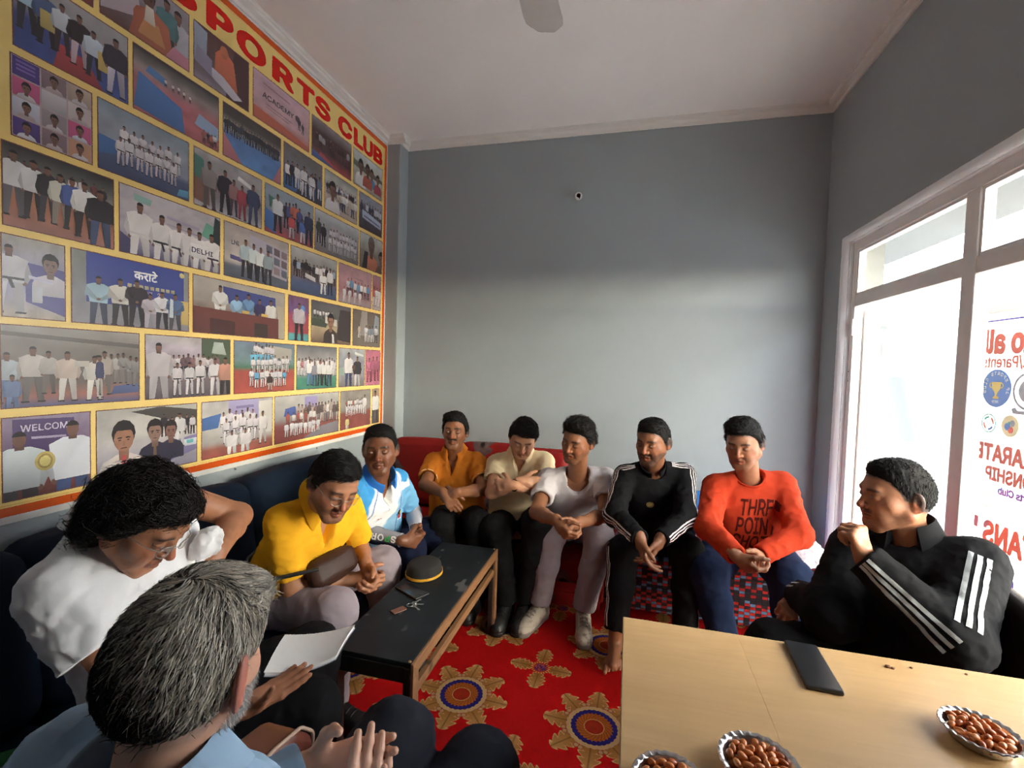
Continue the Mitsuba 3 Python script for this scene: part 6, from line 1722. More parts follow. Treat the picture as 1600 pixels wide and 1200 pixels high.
# ---------------------------------------------------------------- 3: orange red long sleeves
b = person('person', 'man in a red orange long sleeved shirt with dark lettering', 'orange', 1.05, 'mid')
head_on(b, (-.50, -1, -.28), 3, 1.02, hair=dict(thick=.010, style='side', seed=8, rough=.004, swirl=(.3, 1, 1), freq=60, temple=.038), colour=dict(beard=.22, moustache=.2), fat=.004, jaw=1.05)
clasp(b, (.590, 2.29, .600), (.7, .7, .75, .8), 1.05, .02)
b.trunk()
F = b.shirt(long=True, seed=12, hem=-.03, chest=(.112, .120), r=(.068, .052, .042), belly=.03, cuff_r=.033, neck_r=.060)
put('shirt', F.mesh(), 'scarlet_cloth', b.key, smooth=True)
put('neckband', b.collar('scarlet_cloth', opening=0.5, r0=.060, height=.012, stand=True, thick=.005, up=.012), None, None) if False else b.collar('scarlet_cloth', opening=0.5, r0=.062, height=.010, stand=True, thick=.006, up=.024)
for i, (t, dx, w) in enumerate((('THREE', -.092, .200), ('POINT', -.118, .195), ('SHOT', -.140, .165))):
    tm = fat_text(t, .076, .0)
    v = tm.vertices.copy(); v[:, 0] = v[:, 0] * w / tm.bounds[1][0] + v[:, 1] * .20; tm.vertices = v
    o = b.ms - b.up * (.075 + .088 * i) + b.left * dx + b.fwd * .17
    put('lettering', print_on(F, tm, o, nrm(b.left - b.up * .06), nrm(b.up + b.left * .03), -b.fwd, .0012, .10), 'ink_maroon_cloth', b.key, label='dark lettering ' + t)
F = b.trousers(r=(.112, .090, .074, .066), seed=13)
put('jeans', F.mesh(), 'denim', b.key, smooth=True)
b.shoe('R', (-.1, -1), 'shoe_black', 'shoe_black'); b.shoe('L', (.1, -1), 'shoe_black', 'shoe_black')
finish(b)

# ---------------------------------------------------------------- 4: orange T-shirt, leaning back
b = person('person', 'man with a moustache in an orange polo shirt leaning back on the red sofa', 'kurta', 1.0, 'brown')
head_on(b, (.18, -1, .06), -3, .98, hair=dict(thick=.008, style='side', seed=15, rough=.004, front=.076), colour=dict(moustache=.95, beard=.12), nose=1.1, fat=-.002, jaw=.95)
b.arm('R', dict(direction=(.62, -.20, -.55), palm=(-.25, .9, -.3), curl=(.6, .65, .7, .75), bend=.35, spread=.02), top=.45)
b.arm('L', dict(direction=(-.80, .05, -.45), palm=(-.1, .9, -.3), curl=(.5, .55, .6, .65), bend=.3, spread=.02), top=.45)
b.trunk()
F = b.shirt(sleeve=.68, seed=16, hem=-.06, chest=(.098, .106), belly=.02, vneck=.085, neck_r=.058, loose=1.05)
put('polo_shirt', F.mesh(), 'amber_cloth', b.key, smooth=True)
b.collar('amber_cloth', opening=28, drop=.050)
uv = Field(b.neck - .12, b.neck + .12, .005).cone(b.neck - b.up * .06, b.neck + b.up * .020 + b.fwd * .012, .062, .054, .01).plane(b.neck + b.up * .018 + b.fwd * .02, nrm(b.up + b.fwd * .35))
put('undershirt', uv.mesh(), 'white_pique', b.key, smooth=40, label='white undershirt showing at the neck')
for s in 'RL':
    a_, e_ = b.J['s' + s], b.J['e' + s]; d_ = nrm(e_ - a_); p_ = a_ + d_ * np.linalg.norm(e_ - a_) * .68
    fr = np.cross(d_, V(0, 0, 1)); fr = nrm(fr); g2 = np.cross(d_, fr)
    put('sleeve_hem', tube([p_ + (fr * math.cos(t) + g2 * math.sin(t)) * .0605 - d_ * .003 for t in np.linspace(0, 2 * np.pi, 25)], .0028, 6, cap=False), 'cream_cloth', b.key, smooth=True)
F = b.trousers(r=(.100, .080, .068, .060), seed=17)
put('trousers', F.mesh(), 'black_cloth', b.key, smooth=True)
b.shoe('R', (0, -1), 'shoe_black', 'shoe_black'); b.shoe('L', (0, -1), 'shoe_black', 'shoe_black')
finish(b)

# ---------------------------------------------------------------- 5: cream polo, arms crossed
b = person('person', 'man in a cream polo shirt with crossed arms and bowed head', 'beige', 1.0, 'light')
head_on(b, (.22, -1, -.55), -6, .99, hair=dict(thick=.011, style='fringe', seed=18, rough=.004, swirl=(.4, 1, 1), freq=60, temple=.036), colour=dict(beard=.12), fat=.004)
b.arm('R', dict(direction=(.95, .22, -.10), palm=(.1, .9, -.2), curl=(.5, .5, .5, .5), bend=.3, spread=.0), top=.45)
b.arm('L', dict(direction=(-.95, .12, -.12), palm=(-.1, .9, -.2), curl=(.6, .6, .65, .7), bend=.35, spread=.0), top=.45)
b.trunk()
F = b.shirt(sleeve=.56, seed=19, hem=-.05, chest=(.104, .112), belly=.035, vneck=.07, neck_r=.060, loose=1.05)
put('polo_shirt', F.mesh(), 'cream_cloth', b.key, smooth=True)
b.collar('cream_cloth', opening=28, drop=.045)
lg = cat([trimesh.creation.extrude_polygon(sg.LineString(p).buffer(.0016), .002, engine='earcut') for p in ([(-.010, .012), (0, 0), (.012, .004)], [(0, 0), (.002, -.010)])])
put('logo', print_on(F, lg, b.ms - b.up * .115 + b.left * .085 + b.fwd * .12, b.left, b.up, -b.fwd, .0012, .1), 'charcoal_cloth', b.key, label='small dark bird shaped logo')
a_, e_ = b.J['wL'], b.J['eL']; d_ = nrm(a_ - e_); fr = nrm(np.cross(d_, V(0, 0, 1))); g2 = np.cross(d_, fr)
put('wrist_band', tube([a_ - d_ * .02 + (fr * math.cos(t) + g2 * math.sin(t)) * .030 for t in np.linspace(0, 2 * np.pi, 25)], .0048, 8, cap=False), 'black_plastic', b.key, smooth=True, label='black wrist band')
F = b.trousers(r=(.104, .084, .070, .062), seed=20)
put('trousers', F.mesh(), 'black_cloth', b.key, smooth=True)
b.shoe('R', (0, -1), 'shoe_black', 'shoe_black'); b.shoe('L', (0, -1), 'shoe_black', 'shoe_black')
finish(b)

# ---------------------------------------------------------------- 6: blue and white sports jersey
b = person('person', 'young man in a blue and white sports jersey with printed arm sleeves', 'jersey', 1.0, 'dark')
head_on(b, (.42, -1, .02), 5, 1.0, hair=dict(thick=.006, style='flat', seed=21, rough=.004, freq=120, front=.078, temple=.040, side=.006, back=-.05), colour=dict(beard=.25, moustache=.3), gaze=(.45, -1, .12), nose=1.05)
clasp(b, (-1.035, 2.235, .575), (.75, .8, .85, .9), 1.0, .0)
b.trunk()
F = b.shirt(sleeve=.72, seed=22, hem=-.04, chest=(.102, .108), belly=.015, vneck=.06, neck_r=.062, loose=1.0, res=.0062)
m = F.mesh()
Q = m.vertices - b.ms
x_, y_, z_ = Q @ b.left, Q @ b.up, Q @ b.fwd
wave = meshkit.fbm(m.vertices * 9, 3, 5) - .5
c0, c1, c2 = np.array([.66, .68, .70]), np.array([.045, .26, .56]), np.array([.16, .38, .60])
arm_d = np.minimum(np.abs(x_), 1)
t_ = np.clip((np.abs(x_) - .115 + y_ * .18 + wave * .05) / .012, 0, 1)
col = c0 * (1 - t_[:, None]) + c1 * t_[:, None]
t2 = np.clip((-.17 - y_ + x_ * .9 + wave * .18) / .02, 0, 1) * np.clip((x_ + .09) / .02, 0, 1)
col = col * (1 - t2[:, None] * .85) + c2 * t2[:, None] * .85
t3 = np.clip(1 - np.abs(np.abs(x_) - .096 + y_ * .18) / .006, 0, 1)
col = col * (1 - t3[:, None]) + np.array([.03, .10, .35]) * t3[:, None]
st = (np.abs(y_ + .03 + (np.abs(x_) - .14) * .3) < .014) & (x_ > .09) & (x_ < .20)
col[st] = (.62, .64, .66)
put('jersey', m, 'cloth_print', b.key, smooth=True, color=col)
b.collar('royal_blue_cloth', opening=28, drop=.050)
put('placket', ribbon(F, [b.neck + b.fwd * .09 - b.up * t for t in np.linspace(.01, .125, 12)], [b.fwd] * 12, .009, .0016, .06), 'white_pique', b.key, smooth=True)
mat('sport_red', (.40, .03, .03)); mat('sport_yellow', (.62, .38, .05)); mat('sport_black', (.015, .014, .016)); mat('sport_green', (.05, .42, .10)); mat('sport_white', (.66, .66, .68))
eo = b.ms - b.up * .125 + b.left * .090 + b.fwd * .12
for nm, p, dx, dy in (('sport_black', sg.Point(0, 0).buffer(.017), -.003, .012), ('sport_yellow', sg.box(-.006, -.014, .006, .014), .010, .008), ('sport_red', sg.Point(0, 0).buffer(.014), .0, -.018), ('sport_white', sg.box(-.022, -.003, .022, .003), .0, -.036), ('royal_blue_cloth', sg.Polygon([(-.04, 0), (-.012, .008), (-.012, -.006)]), 0, 0)):
    put('emblem', print_on(F, trimesh.creation.extrude_polygon(p, .002, engine='earcut'), eo + b.left * dx + b.up * dy, b.left, b.up, -b.fwd, .0012 + .0004 * (nm == 'sport_yellow'), .1), nm, b.key)
for k_, y in enumerate((.0, -.013)):
    put('print_line', print_on(F, trimesh.creation.extrude_polygon(sg.box(-.02, -.002, .018 - .012 * k_, .002), .002, engine='earcut'), b.ms - b.up * (.125 - y) - b.left * .075 + b.fwd * .12, b.left, b.up, -b.fwd, .0012, .1), 'sport_red', b.key)
# long compression sleeves, fading from grey to navy, SPORTS down the forearm
for s in 'RL':
    a_, e_, w_ = b.J['s' + s], b.J['e' + s], b.J['w' + s]
    G = Field(*extent([a_, e_, w_], .09), .0055)
    G.cone(a_ + (e_ - a_) * .55, e_, .049, .044, .02); G.cone(e_, e_ + (w_ - e_) * .35, .044, .0415, .02); G.cone(e_ + (w_ - e_) * .35, w_, .0415, .0325, .02)
    G.plane(w_ - nrm(w_ - e_) * .012, nrm(w_ - e_))
    G.cone(w_ - nrm(w_ - e_) * .05, w_ + nrm(w_ - e_) * .03, .027, .030, .003, 'cut')
    m = G.mesh()
    al = np.clip(((m.vertices - a_) @ nrm(e_ - a_)) / np.linalg.norm(e_ - a_), 0, 1.0)
    col = np.array([.40, .40, .45]) * (1 - np.clip((al - .74) / .2, 0, 1))[:, None] + np.array([.012, .016, .035]) * np.clip((al - .74) / .2, 0, 1)[:, None]
    put('arm_sleeve', m, 'cloth_print', b.key, smooth=True, color=col)
    d_ = nrm(w_ - e_)
    put('cuff_line', tube([w_ - d_ * .020 + (nrm(np.cross(d_, V(0, 0, 1))) * math.cos(t) + np.cross(d_, nrm(np.cross(d_, V(0, 0, 1)))) * math.sin(t)) * .0338 for t in np.linspace(0, 2 * np.pi, 25)], .0012, 6, cap=False), 'dull_white', b.key, smooth=True)
    if s == 'R':
        nv = nrm(V(.35, -1, .25)); nv = nrm(nv - d_ * (nv @ d_)); up_ = np.cross(nv, d_)
        if up_[2] < 0: up_ = -up_
        x = .030
        for ch in 'SPORTS':
            tm = fat_text(ch, .031, .03)
            wd = tm.bounds[1][0] - tm.bounds[0][0]
            tm.apply_translation((-tm.bounds[0][0], -.015, 0)); tm.apply_scale((1.15, 1, 1))
            # the word runs from the wrist towards the elbow, upside down to the viewer as worn
            put('lettering', print_on(G, tm, w_ - d_ * x + nv * .08, -d_, -up_, -nv, .0014, .03), 'sport_green' if ch == 'P' else 'sport_white', b.key)
            x += wd * 1.15 + .006
F = b.trousers(r=(.100, .082, .068, .058), seed=23)
put('trousers', F.mesh(), 'navy_knit', b.key, smooth=True)
b.shoe('R', (1, -.2), 'shoe_black', 'shoe_black'); b.shoe('L', (1, .1), 'shoe_black', 'shoe_black')
finish(b)

# ---------------------------------------------------------------- 7: yellow shirt and glasses
b = person('person', 'man in a yellow shirt and glasses bending over the coffee table', 'yellow', 1.0, 'mid')
hd = head_on(b, (.80, -.50, -.42), 0, 1.02, hair=dict(thick=.008, style='side', seed=25, rough=.005, swirl=(.4, 1, 1), freq=60, temple=.036, side=-.014), colour=dict(beard=.5, moustache=.7), up=b.up * .2 + V(.35, 0, 1))
glasses(b.key, hd, 'steel_frame')
clasp(b, (-1.030, 1.775, .565), (.95, 1.0, 1.0, 1.05), 1.04, .02, .0036)
b.trunk()
F = b.shirt(sleeve=.80, seed=26, hem=-.05, chest=(.104, .112), belly=.03, vneck=.09, neck_r=.062, loose=1.12, fold=.006, res=.007)
put('shirt', F.mesh(), 'yellow_cloth', b.key, smooth=True)
b.collar('yellow_cloth', opening=34, r0=.064, height=.042, drop=.070, flare=.046, up=.042)
a_, e_ = b.J['sR'], b.J['eR']; d_ = nrm(e_ - a_); nv = nrm(V(.25, -1, .2)); nv = nrm(nv - d_ * (nv @ d_)); ud = np.cross(nv, d_)
mk = cat([trimesh.creation.extrude_polygon(sg.LineString(p).buffer(.0013), .002, engine='earcut') for p in ([(-.020, -.004), (-.012, .002), (-.006, -.002), (.002, .005), (.012, .001), (.022, .004)], [(-.010, -.008), (.008, -.004)])])
put('print_line', print_on(F, mk, a_ + d_ * .195 + nv * .1, nrm(ud) * (1 if ud[0] > 0 else -1), V(0, 0, 1), -nv, .0014, .04), 'ink_black_cloth', b.key, label='small dark printed mark on the sleeve')
mk = cat([trimesh.creation.extrude_polygon(sg.LineString(p).buffer(.0012), .002, engine='earcut') for p in ([(-.018, .0), (.018, .004)], [(-.006, .010), (.002, .014)], [(-.012, -.005), (.01, -.002)])])
put('print_line', print_on(F, mk, b.ms - b.up * .13 + b.fwd * .14 - b.left * .03, -b.left * -1, b.up, -b.fwd, .0014, .1), 'ink_black_cloth', b.key)
F = b.trousers(r=(.104, .086, .074, .064), seed=27, res=.007)
put('trousers', F.mesh(), 'mauve_cloth', b.key, smooth=True)
b.shoe('R', (1, -.15), 'shoe_black', 'shoe_black'); b.shoe('L', (1, .1), 'shoe_black', 'shoe_black')
finish(b)

# ---------------------------------------------------------------- 8: black jacket by the window
b = person('person', 'man in a black jacket with silver stripes raising his fist behind the desk', 'right', 1.06, 'mid')
hd = head_on(b, (-1, -.10, -.06), 0, 1.04, h=.0028, hair=dict(thick=.004, style='flat', seed=30, rough=.0025, freq=150, front=.074, temple=.036, side=.004, back=-.040, res=.0028), colour=dict(beard=.35, moustache=.45), fat=.006, jaw=1.04, up=V(-.05, 0, 1))
b.arm('L', dict(direction=(-.22, .1, .95), palm=(-.6, .75, .1), curl=(1.25, 1.3, 1.3, 1.3), bend=.5, thumb=(.5, .7), size=1.06), top=.75, res=.0036)
b.arm('R', dict(direction=(-.55, -.45, -.55), palm=(-.2, .3, -.9), curl=(.5, .55, .6, .65), bend=.35, thumb=(.5, .4), size=1.04), top=.75, res=.0036)
b.trunk()
F = b.shirt(long=True, seed=31, hem=-.05, chest=(.116, .126), r=(.084, .076, .052), belly=.03, cuff_r=.034, fold=.007, res=.0068, neck_r=.064)
put('jacket', F.mesh(), 'black_cloth', b.key, smooth=True)
b.collar('black_cloth', opening=30, r0=.062, height=.046, drop=.040, flare=.030)
JJ = b.J
limb_stripe(F, [JJ['sL'] + V(0, 0, .01), JJ['eL']], [V(-.40, -.9, .40), V(-.42, -.9, .05)], .0068, (-.24, .03, .30), 'stripe_silver', b, start=.10, end=1.0, n=40)
limb_stripe(F, [JJ['eL'], JJ['wL']], [V(.15, -1, -.35), V(-.1, -1, -.2)], .0062, (-.26, .02, .30), 'stripe_silver', b, start=0.0, end=.97, n=40)
limb_stripe(F, [JJ['eR'], JJ['wR']], [V(.1, -1, .5), V(-.2, -1, .5)], .0050, (-.2, .2), 'stripe_silver', b, start=.75, end=.98, n=14)
F = b.trousers(r=(.108, .086, .072, .062), seed=32)
put('trousers', F.mesh(), 'black_cloth', b.key, smooth=True)
b.shoe('R', (-1, -.2), 'shoe_black', 'shoe_black'); b.shoe('L', (-.6, -1), 'shoe_black', 'shoe_black')
finish(b)
# ---------------------------------------------------------------- 9: white polo, wavy dark hair, notebook
b = person('person', 'person with wavy dark hair in a white polo shirt looking down, holding a notebook', 'polo', 1.03, 'mid')
hd = head_on(b, (.84, .20, -.66), 0, 1.03, h=.003, colour=dict(brow=1.0), up=V(.45, .1, 1), hairmat='dark_hair',
             hair=dict(thick=.020, style='long', seed=40, rough=.012, freq=34, front=.066, side=-.020, back=-.105, temple=.020, res=.0036))
hm = b.hair[0]
glasses(b.key, hd, 'steel_frame', rx=.022, ry=.018)
def fl(L):
    d = np.stack([-.55 - L[:, 0] * 4, L[:, 1] * 6, -.8 + 0 * L[:, 0]], 1)
    return d / np.linalg.norm(d, axis=1, keepdims=True)
sm_, sc_ = hd.strands(hm, 2600, .085, fl, lambda L, rg: np.array([.008, .006, .0055]) * (.7 + 1.2 * rg.random((len(L), 1))), seed=41, r=.0013, lift=.012, wave=1.1, jitter=.5, segs=7)
put('hair_locks', sm_, 'hair_strands', b.key, smooth=True, color=sc_, kind='stuff')
NB_C = V(-.895, 1.175, .622)
b.arm('R', dict(direction=(.55, .72, .22), palm=(.2, -.1, .95), curl=(.08, .08, .1, .12), bend=.05, thumb=(1.1, .15), spread=.0, size=.92), top=.40, res=.0038)
b.arm('L', dict(direction=(.15, -.75, -.60), palm=(-.2, -.5, -.8), curl=(.8, .85, .9, .9), bend=.35, thumb=(.4, .5)), top=.40, res=.0038, r=(.050, .042, .039, .029))
b.trunk()
F = b.shirt(sleeve=dict(R=.70, L=.20), seed=42, fold=.009, hem=.01, chest=(.112, .116), belly=.02, vneck=.09, neck_r=.064, loose=1.22, res=.0068, r=(.078, .066, .05))
put('polo_shirt', F.mesh(), 'white_pique', b.key, smooth=True)
b.collar('white_pique', opening=30, r0=.066, height=.030, drop=.06, flare=.032, up=.008)
F = b.trousers(r=(.112, .090, .076, .066), seed=43, res=.0075)
put('trousers', F.mesh(), 'black_cloth', b.key, smooth=True)
# white print down the shin
d_ = nrm(b.J['aL'] - b.J['kL']); nv = nrm(V(.35, -.9, .1)); nv = nrm(nv - d_ * (nv @ d_)); sd = np.cross(d_, nv)
ms = []
rg_ = random.Random(5)
for i in range(14):
    y = -.10 - i * .019
    ms.append(trimesh.creation.extrude_polygon(sg.Polygon([(-.022 + rg_.uniform(-.008, .008), y), (.012 + rg_.uniform(0, .014), y - .006), (.016, y - .013), (-.016 + rg_.uniform(-.008, .006), y - .009)]), .002, engine='earcut'))
put('printed_pattern', print_on(F, cat(ms), b.J['kL'] + nv * .10 + sd * .02, sd, -d_, -nv, .0014, .05), 'stripe_white', b.key, label='white brush stroke pattern down the trouser leg', kind='stuff')
b.shoe('R', (1, .2), 'shoe_black', 'shoe_black'); b.shoe('L', (1, .2), 'shoe_black', 'shoe_black')
finish(b)

# ---------------------------------------------------------------- 10: the grey haired man in front, seen from behind
b = person('person', 'grey haired man in a light blue shirt seen from behind, hands pressed together', 'older', 1.04, 'fair')
mat('grey_hair_base', fn=lambda p, n, uv: mikit.mix((.006, .0055, .005), (.022, .020, .018), mikit.fbm(p.x * 60, p.y * 60, p.z * 30, 3)), rough=.6)
hd = head_on(b, (-.13, 1.0, -.13), 2, .925, h=.0026, neck_r=.060, hairmat='grey_hair_base', hair=dict(thick=.012, style='side', seed=50, rough=.006, freq=50, front=.072, side=.016, back=-.070, temple=.034, res=.0030), colour=dict(beard=.8, moustache=.8, grey_stubble=True, fade=.35, red_ear=.55, hairc=(.20, .19, .18)), up=V(.02, .16, 1), ear=1.25, earout=.006)
hm = b.hair[0]
CROWN = V(-.030, -.004, .118)
def fl(L):
    r = L - CROWN
    r /= np.linalg.norm(r, axis=1, keepdims=True) + 1e-6
    sw = np.cross(r, V(-.45, 0, .9))
    d = r * .8 + sw * .55 + V(0, 0, -.55)
    w = np.clip((L[:, 2] - .05) / .05, 0, 1)[:, None] * np.clip((L[:, 0] + .04) / .05, 0, 1)[:, None]
    d = d * (1 - w) + w * (V(.7, -.6, .1))
    n = meshkit.noise(L * 38, 4)[:, None] - .5
    d = d + np.cross(d, V(.5, .2, .8)) * n * 1.5
    return d / np.linalg.norm(d, axis=1, keepdims=True)
def greys(L, rg):
    u = L[:, 2]; f = L[:, 0]; s = L[:, 1]
    p = np.clip(.06 + u * 6.0 - s * 8.5 + (f + .02) * 1.5, .015, .93)
    clump = meshkit.noise(L * 55, 8)
    p = np.clip(p + (clump - .5) * .55 * p, .02, .95)
    m = (rg.random(len(L)) < p)[:, None]
    dark = np.array([.008, .0072, .0065]) * (.6 + .9 * rg.random((len(L), 1)))
    lite = np.array([.66, .60, .50]) * (.35 + .95 * rg.random((len(L), 1)))
    return np.where(m, lite, dark)
b.locks = None
sm_, sc_ = hd.strands(hm, 15000, .036, fl, greys, seed=51, r=.00062, lift=.0045, jitter=.28, segs=6, keep=lambda L: ~((np.abs(L[:, 1]) > .066) & (L[:, 2] < .022) & (L[:, 0] > -.040)))
put('hair_strands', sm_, 'hair_strands', b.key, smooth=True, color=sc_, kind='stuff')
# short white beard below the ears
bp, bf = trimesh.sample.sample_surface(b.body_parts[0][0], 26000, seed=3)
Lb = hd.local(bp)
kb = (Lb[:, 2] < -.035) & (Lb[:, 2] > -.125) & (Lb[:, 0] > -.012) & (np.abs(Lb[:, 1]) > .012)
bp, nb = bp[kb], b.body_parts[0][0].face_normals[bf[kb]]
rg = np.random.default_rng(4)
tip = bp + nb * .004 + (np.array([0, 0, -1.0]) + rg.normal(0, .35, bp.shape)) * .006
sd = np.cross(tip - bp, rg.normal(0, 1, bp.shape)); sd = sd / np.linalg.norm(sd, axis=1, keepdims=True) * .0005
vv = np.stack([bp + sd, bp - sd, tip], 1).reshape(-1, 3)
put('beard', trimesh.Trimesh(vv, np.arange(len(vv)).reshape(-1, 3), process=False), 'hair_strands', b.key, color=np.repeat(np.array([.50, .47, .43]) * (.4 + .8 * rg.random((len(bp), 1))), 3, axis=0), kind='stuff')
b.arm('R', dict(direction=(-.10, .50, .72), palm=(-.45, .55, -.65), curl=(.06, .05, .06, .09), bend=.03, thumb=(.3, .5), size=1.02, spread=.015), top=.35, res=.0028, r=(.050, .042, .039, .030))
b.arm('L', dict(direction=(.95, .25, .16), palm=(.45, -.55, .62), curl=(.22, .26, .32, .40), bend=.05, thumb=(.75, .65), size=1.04, spread=.02), top=.35, res=.0028, r=(.050, .042, .039, .030))
b.trunk()
F = b.shirt(long=True, seed=52, hem=-.05, chest=(.112, .122), r=(.076, .064, .046), belly=.04, neck_r=.066, res=.0068, cuff_r=.035)
put('shirt', F.mesh(), 'pale_blue_cloth', b.key, smooth=True)
b.collar('pale_blue_cloth', opening=40, r0=.066, height=.036, drop=.05, flare=.036, tilt=.18, up=.036)
F = b.trousers(r=(.108, .088, .074, .066), seed=53, res=.0075)
put('trousers', F.mesh(), 'charcoal_cloth', b.key, smooth=True)
b.shoe('R', (.1, 1), 'shoe_black', 'shoe_black'); b.shoe('L', (0, 1), 'shoe_black', 'shoe_black')
finish(b)
# ================================================================ chairs of the two men in front
mat('brown_leather', fn=lambda p, n, uv: mikit.mix((.105, .030, .020), (.16, .048, .030), mikit.fbm(p.x * 20, p.y * 20, p.z * 20, 3)), rough=.38, spec=.5)
mat('leather_piping', (.42, .28, .20), rough=.5)
ac = thing('armchair', 'brown leather armchair with pale piping holding the grey haired man', 'chair')
put('seat', soft((-.695, .30, .22), (-.38, .84, .345), .05, .012, 60), 'brown_leather', ac, smooth=True)
put('backrest', soft((-.76, .14, .22), (-.36, .27, .80), .05, .012, 61), 'brown_leather', ac, smooth=True)
for x0, x1, sy in ((-.805, -.70, 1.0), (-.365, -.26, .62)):
    prof_ = sg.LineString([(.20, .0), (.20, .56), (.80, .56), (.86, .50)]).buffer(.001)
    pr = [(.16, .10), (.16, .60), (.22, .645), (.80, .655), (.885, .640), (.930, .595), (.925, .540), (.880, .46), (.860, .10)]
    pr = [(.16 + (y - .16) * sy, z - (0 if sy == 1 else .10) * (z > .3)) for y, z in pr]
    poly = sg.Polygon(pr).buffer(-.03).buffer(.03)
    m = trimesh.creation.extrude_polygon(poly, x1 - x0 - .03, engine='earcut')
    v = m.vertices.copy(); m.vertices = np.stack([x0 + .015 + v[:, 2], v[:, 0], v[:, 1]], 1); m.fix_normals()
    big = m3.Manifold.batch_hull([m3.Manifold.sphere(.016, 10).translate([xx, q[0] * .985 + .008, q[1] * .985 + .004]) for xx in (x0 + .016, x1 - .016) for q in list(poly.exterior.coords)[:-1]])
    am = put('armrest', tri(big), 'brown_leather', ac, smooth=40)
    ring = [(q[0] * .985 + .008, q[1] * .985 + .004) for q in list(poly.exterior.coords)]
    cx, cy = poly.centroid.x, poly.centroid.y
    put('piping', tube([((x1 - .004) if x0 < -.5 else (x0 + .004), cx + (q[0] - cx) * 1.0 + .0145 * np.sign(q[0] - cx) * (abs(q[0] - cx) > .2), q[1] + .0150 * (q[1] > cy + .1)) for q in ring if q[1] > .42], .0042, 8), 'leather_piping', am, smooth=True)
for x in (-.75, -.32):
    for y in (.2, .82):
        put('leg', cyl((x, y, 0), (x, y, .11), .02, 12), 'black_wood', ac, smooth=30)

oc = thing('office_chair', 'dark brown padded chair under the man in the black jacket', 'chair')
mat('dark_vinyl', (.035, .026, .022), rough=.4)
put('seat', soft((.74, 1.60, .33), (1.22, 2.10, .385), .025, .004, 62), 'dark_vinyl', oc, smooth=True)
bk_ = soft((-.23, -.03, 0), (.23, .03, .46), .028, .010, 63)
bk_.apply_transform(trimesh.transformations.rotation_matrix(math.radians(-100), [0, 0, 1]))
bk_.apply_translation((1.205, 1.78, .36))
put('backrest', bk_, 'dark_vinyl', oc, smooth=True)
for x in (.78, 1.18):
    for y in (1.64, 2.06):
        put('leg', cyl((x, y, 0), (x, y, .34), .014, 12), 'dark_steel', oc, smooth=30)

# ================================================================ things on the coffee table
cp = thing('cap', 'black brimless cap with a yellow band on the coffee table', 'cap')
mat('black_felt', (.014, .013, .013), rough=.9, sheen=.4); mat('yellow_trim', (.60, .30, .02), rough=.6)
CX, CY = -.93, 2.055
pr = [(0, .066), (.040, .065), (.072, .060), (.084, .048), (.088, .012), (.089, 0), (.0, 0)]
cm = lathe(pr, 40); cm.vertices[:, 0] *= .95; cm.vertices[:, 1] *= 1.1
cm.vertices[:, 2] += .004 * (meshkit.fbm(cm.vertices * 30, 3) - .5) * (cm.vertices[:, 2] > .02)
cm.apply_translation((CX, CY, TZ)); put('crown', cm, 'black_felt', cp, smooth=40)
yb = lathe([(.0895, .006), (.0925, .006), (.0925, .017), (.0895, .017), (.0895, .006)], 40); yb.vertices[:, 0] *= .95; yb.vertices[:, 1] *= 1.1; yb.apply_translation((CX, CY, TZ)); put('band', yb, 'yellow_trim', cp, smooth=40, label='yellow band')
kk = thing('keys', 'bunch of keys with a brown leather tag on the coffee table', 'keys')
mat('tag_leather', (.16, .065, .040), rough=.5); mat('key_steel', (.45, .44, .42), rough=.3, metallic=.9)
tg = rbox((-.030, -.0175, 0), (.030, .0175, .005), .0024, 8); tg.apply_transform(trimesh.transformations.rotation_matrix(math.radians(58), [0, 0, 1])); tg.apply_translation((-.885, 1.712, TZ + .001)); put('tag', tg, 'tag_leather', kk, smooth=30)
kr = [(-.858 + .013 * math.cos(a), 1.762 + .013 * math.sin(a), TZ + .004) for a in np.linspace(0, 6.2832, 21)]
put('ring', tube(kr, .0012, 6, cap=False), 'key_steel', kk, smooth=True)
for a, l in ((70, .040), (20, .036), (-30, .042)):
    kb_ = trimesh.creation.extrude_polygon(sg.Point(0, 0).buffer(.010, 5).union(sg.box(.006, -.003, l, .003)).union(sg.box(l - .012, -.006, l - .004, 0)).difference(sg.Point(-.002, 0).buffer(.0035, 4)), .002, engine='earcut')
    kb_.apply_transform(trimesh.transformations.rotation_matrix(math.radians(a), [0, 0, 1])); kb_.apply_translation((-.852 + .012 * math.cos(math.radians(a)), 1.768 + .012 * math.sin(math.radians(a)), TZ + .0012 + .0022 * (a > 0) + .002 * (a > 50))); put('key', kb_, 'key_steel', kk)
mat('phone_glass', (.008, .009, .011), rough=.12, spec=.6, coat=1.0)
def phone(name, label, c, ang, size, zt):
    k_ = thing(name, label, 'phone')
    w, l, t = size
    b_ = rbox((-w / 2, -l / 2, 0), (w / 2, l / 2, t), .0035, 12)
    s_ = rbox((-w / 2 + .003, -l / 2 + .003, t - .0006), (w / 2 - .003, l / 2 - .003, t + .0004), .0004, 8)
    bt = box((w / 2 - .0004, .01, t * .35), (w / 2 + .001, .035, t * .65))
    M_ = trimesh.transformations.rotation_matrix(math.radians(ang), [0, 0, 1]); M_[:3, 3] = (*c, zt + .0003)
    for nm, q, m in (('body', b_, 'black_plastic'), ('screen', s_, 'phone_glass'), ('side_button', bt, 'dark_steel')):
        q.apply_transform(M_); put(nm, q, m, k_, smooth=30)
    return k_
phone('smartphone', 'black smartphone on the coffee table between the cap and the keys', (-.905, 1.875), 62, (.075, .155, .009), TZ)
phone('smartphone', 'black smartphone lying at the far edge of the light wood desk', (.480, 1.312), -2.5, (.079, .195, .011), DZ)
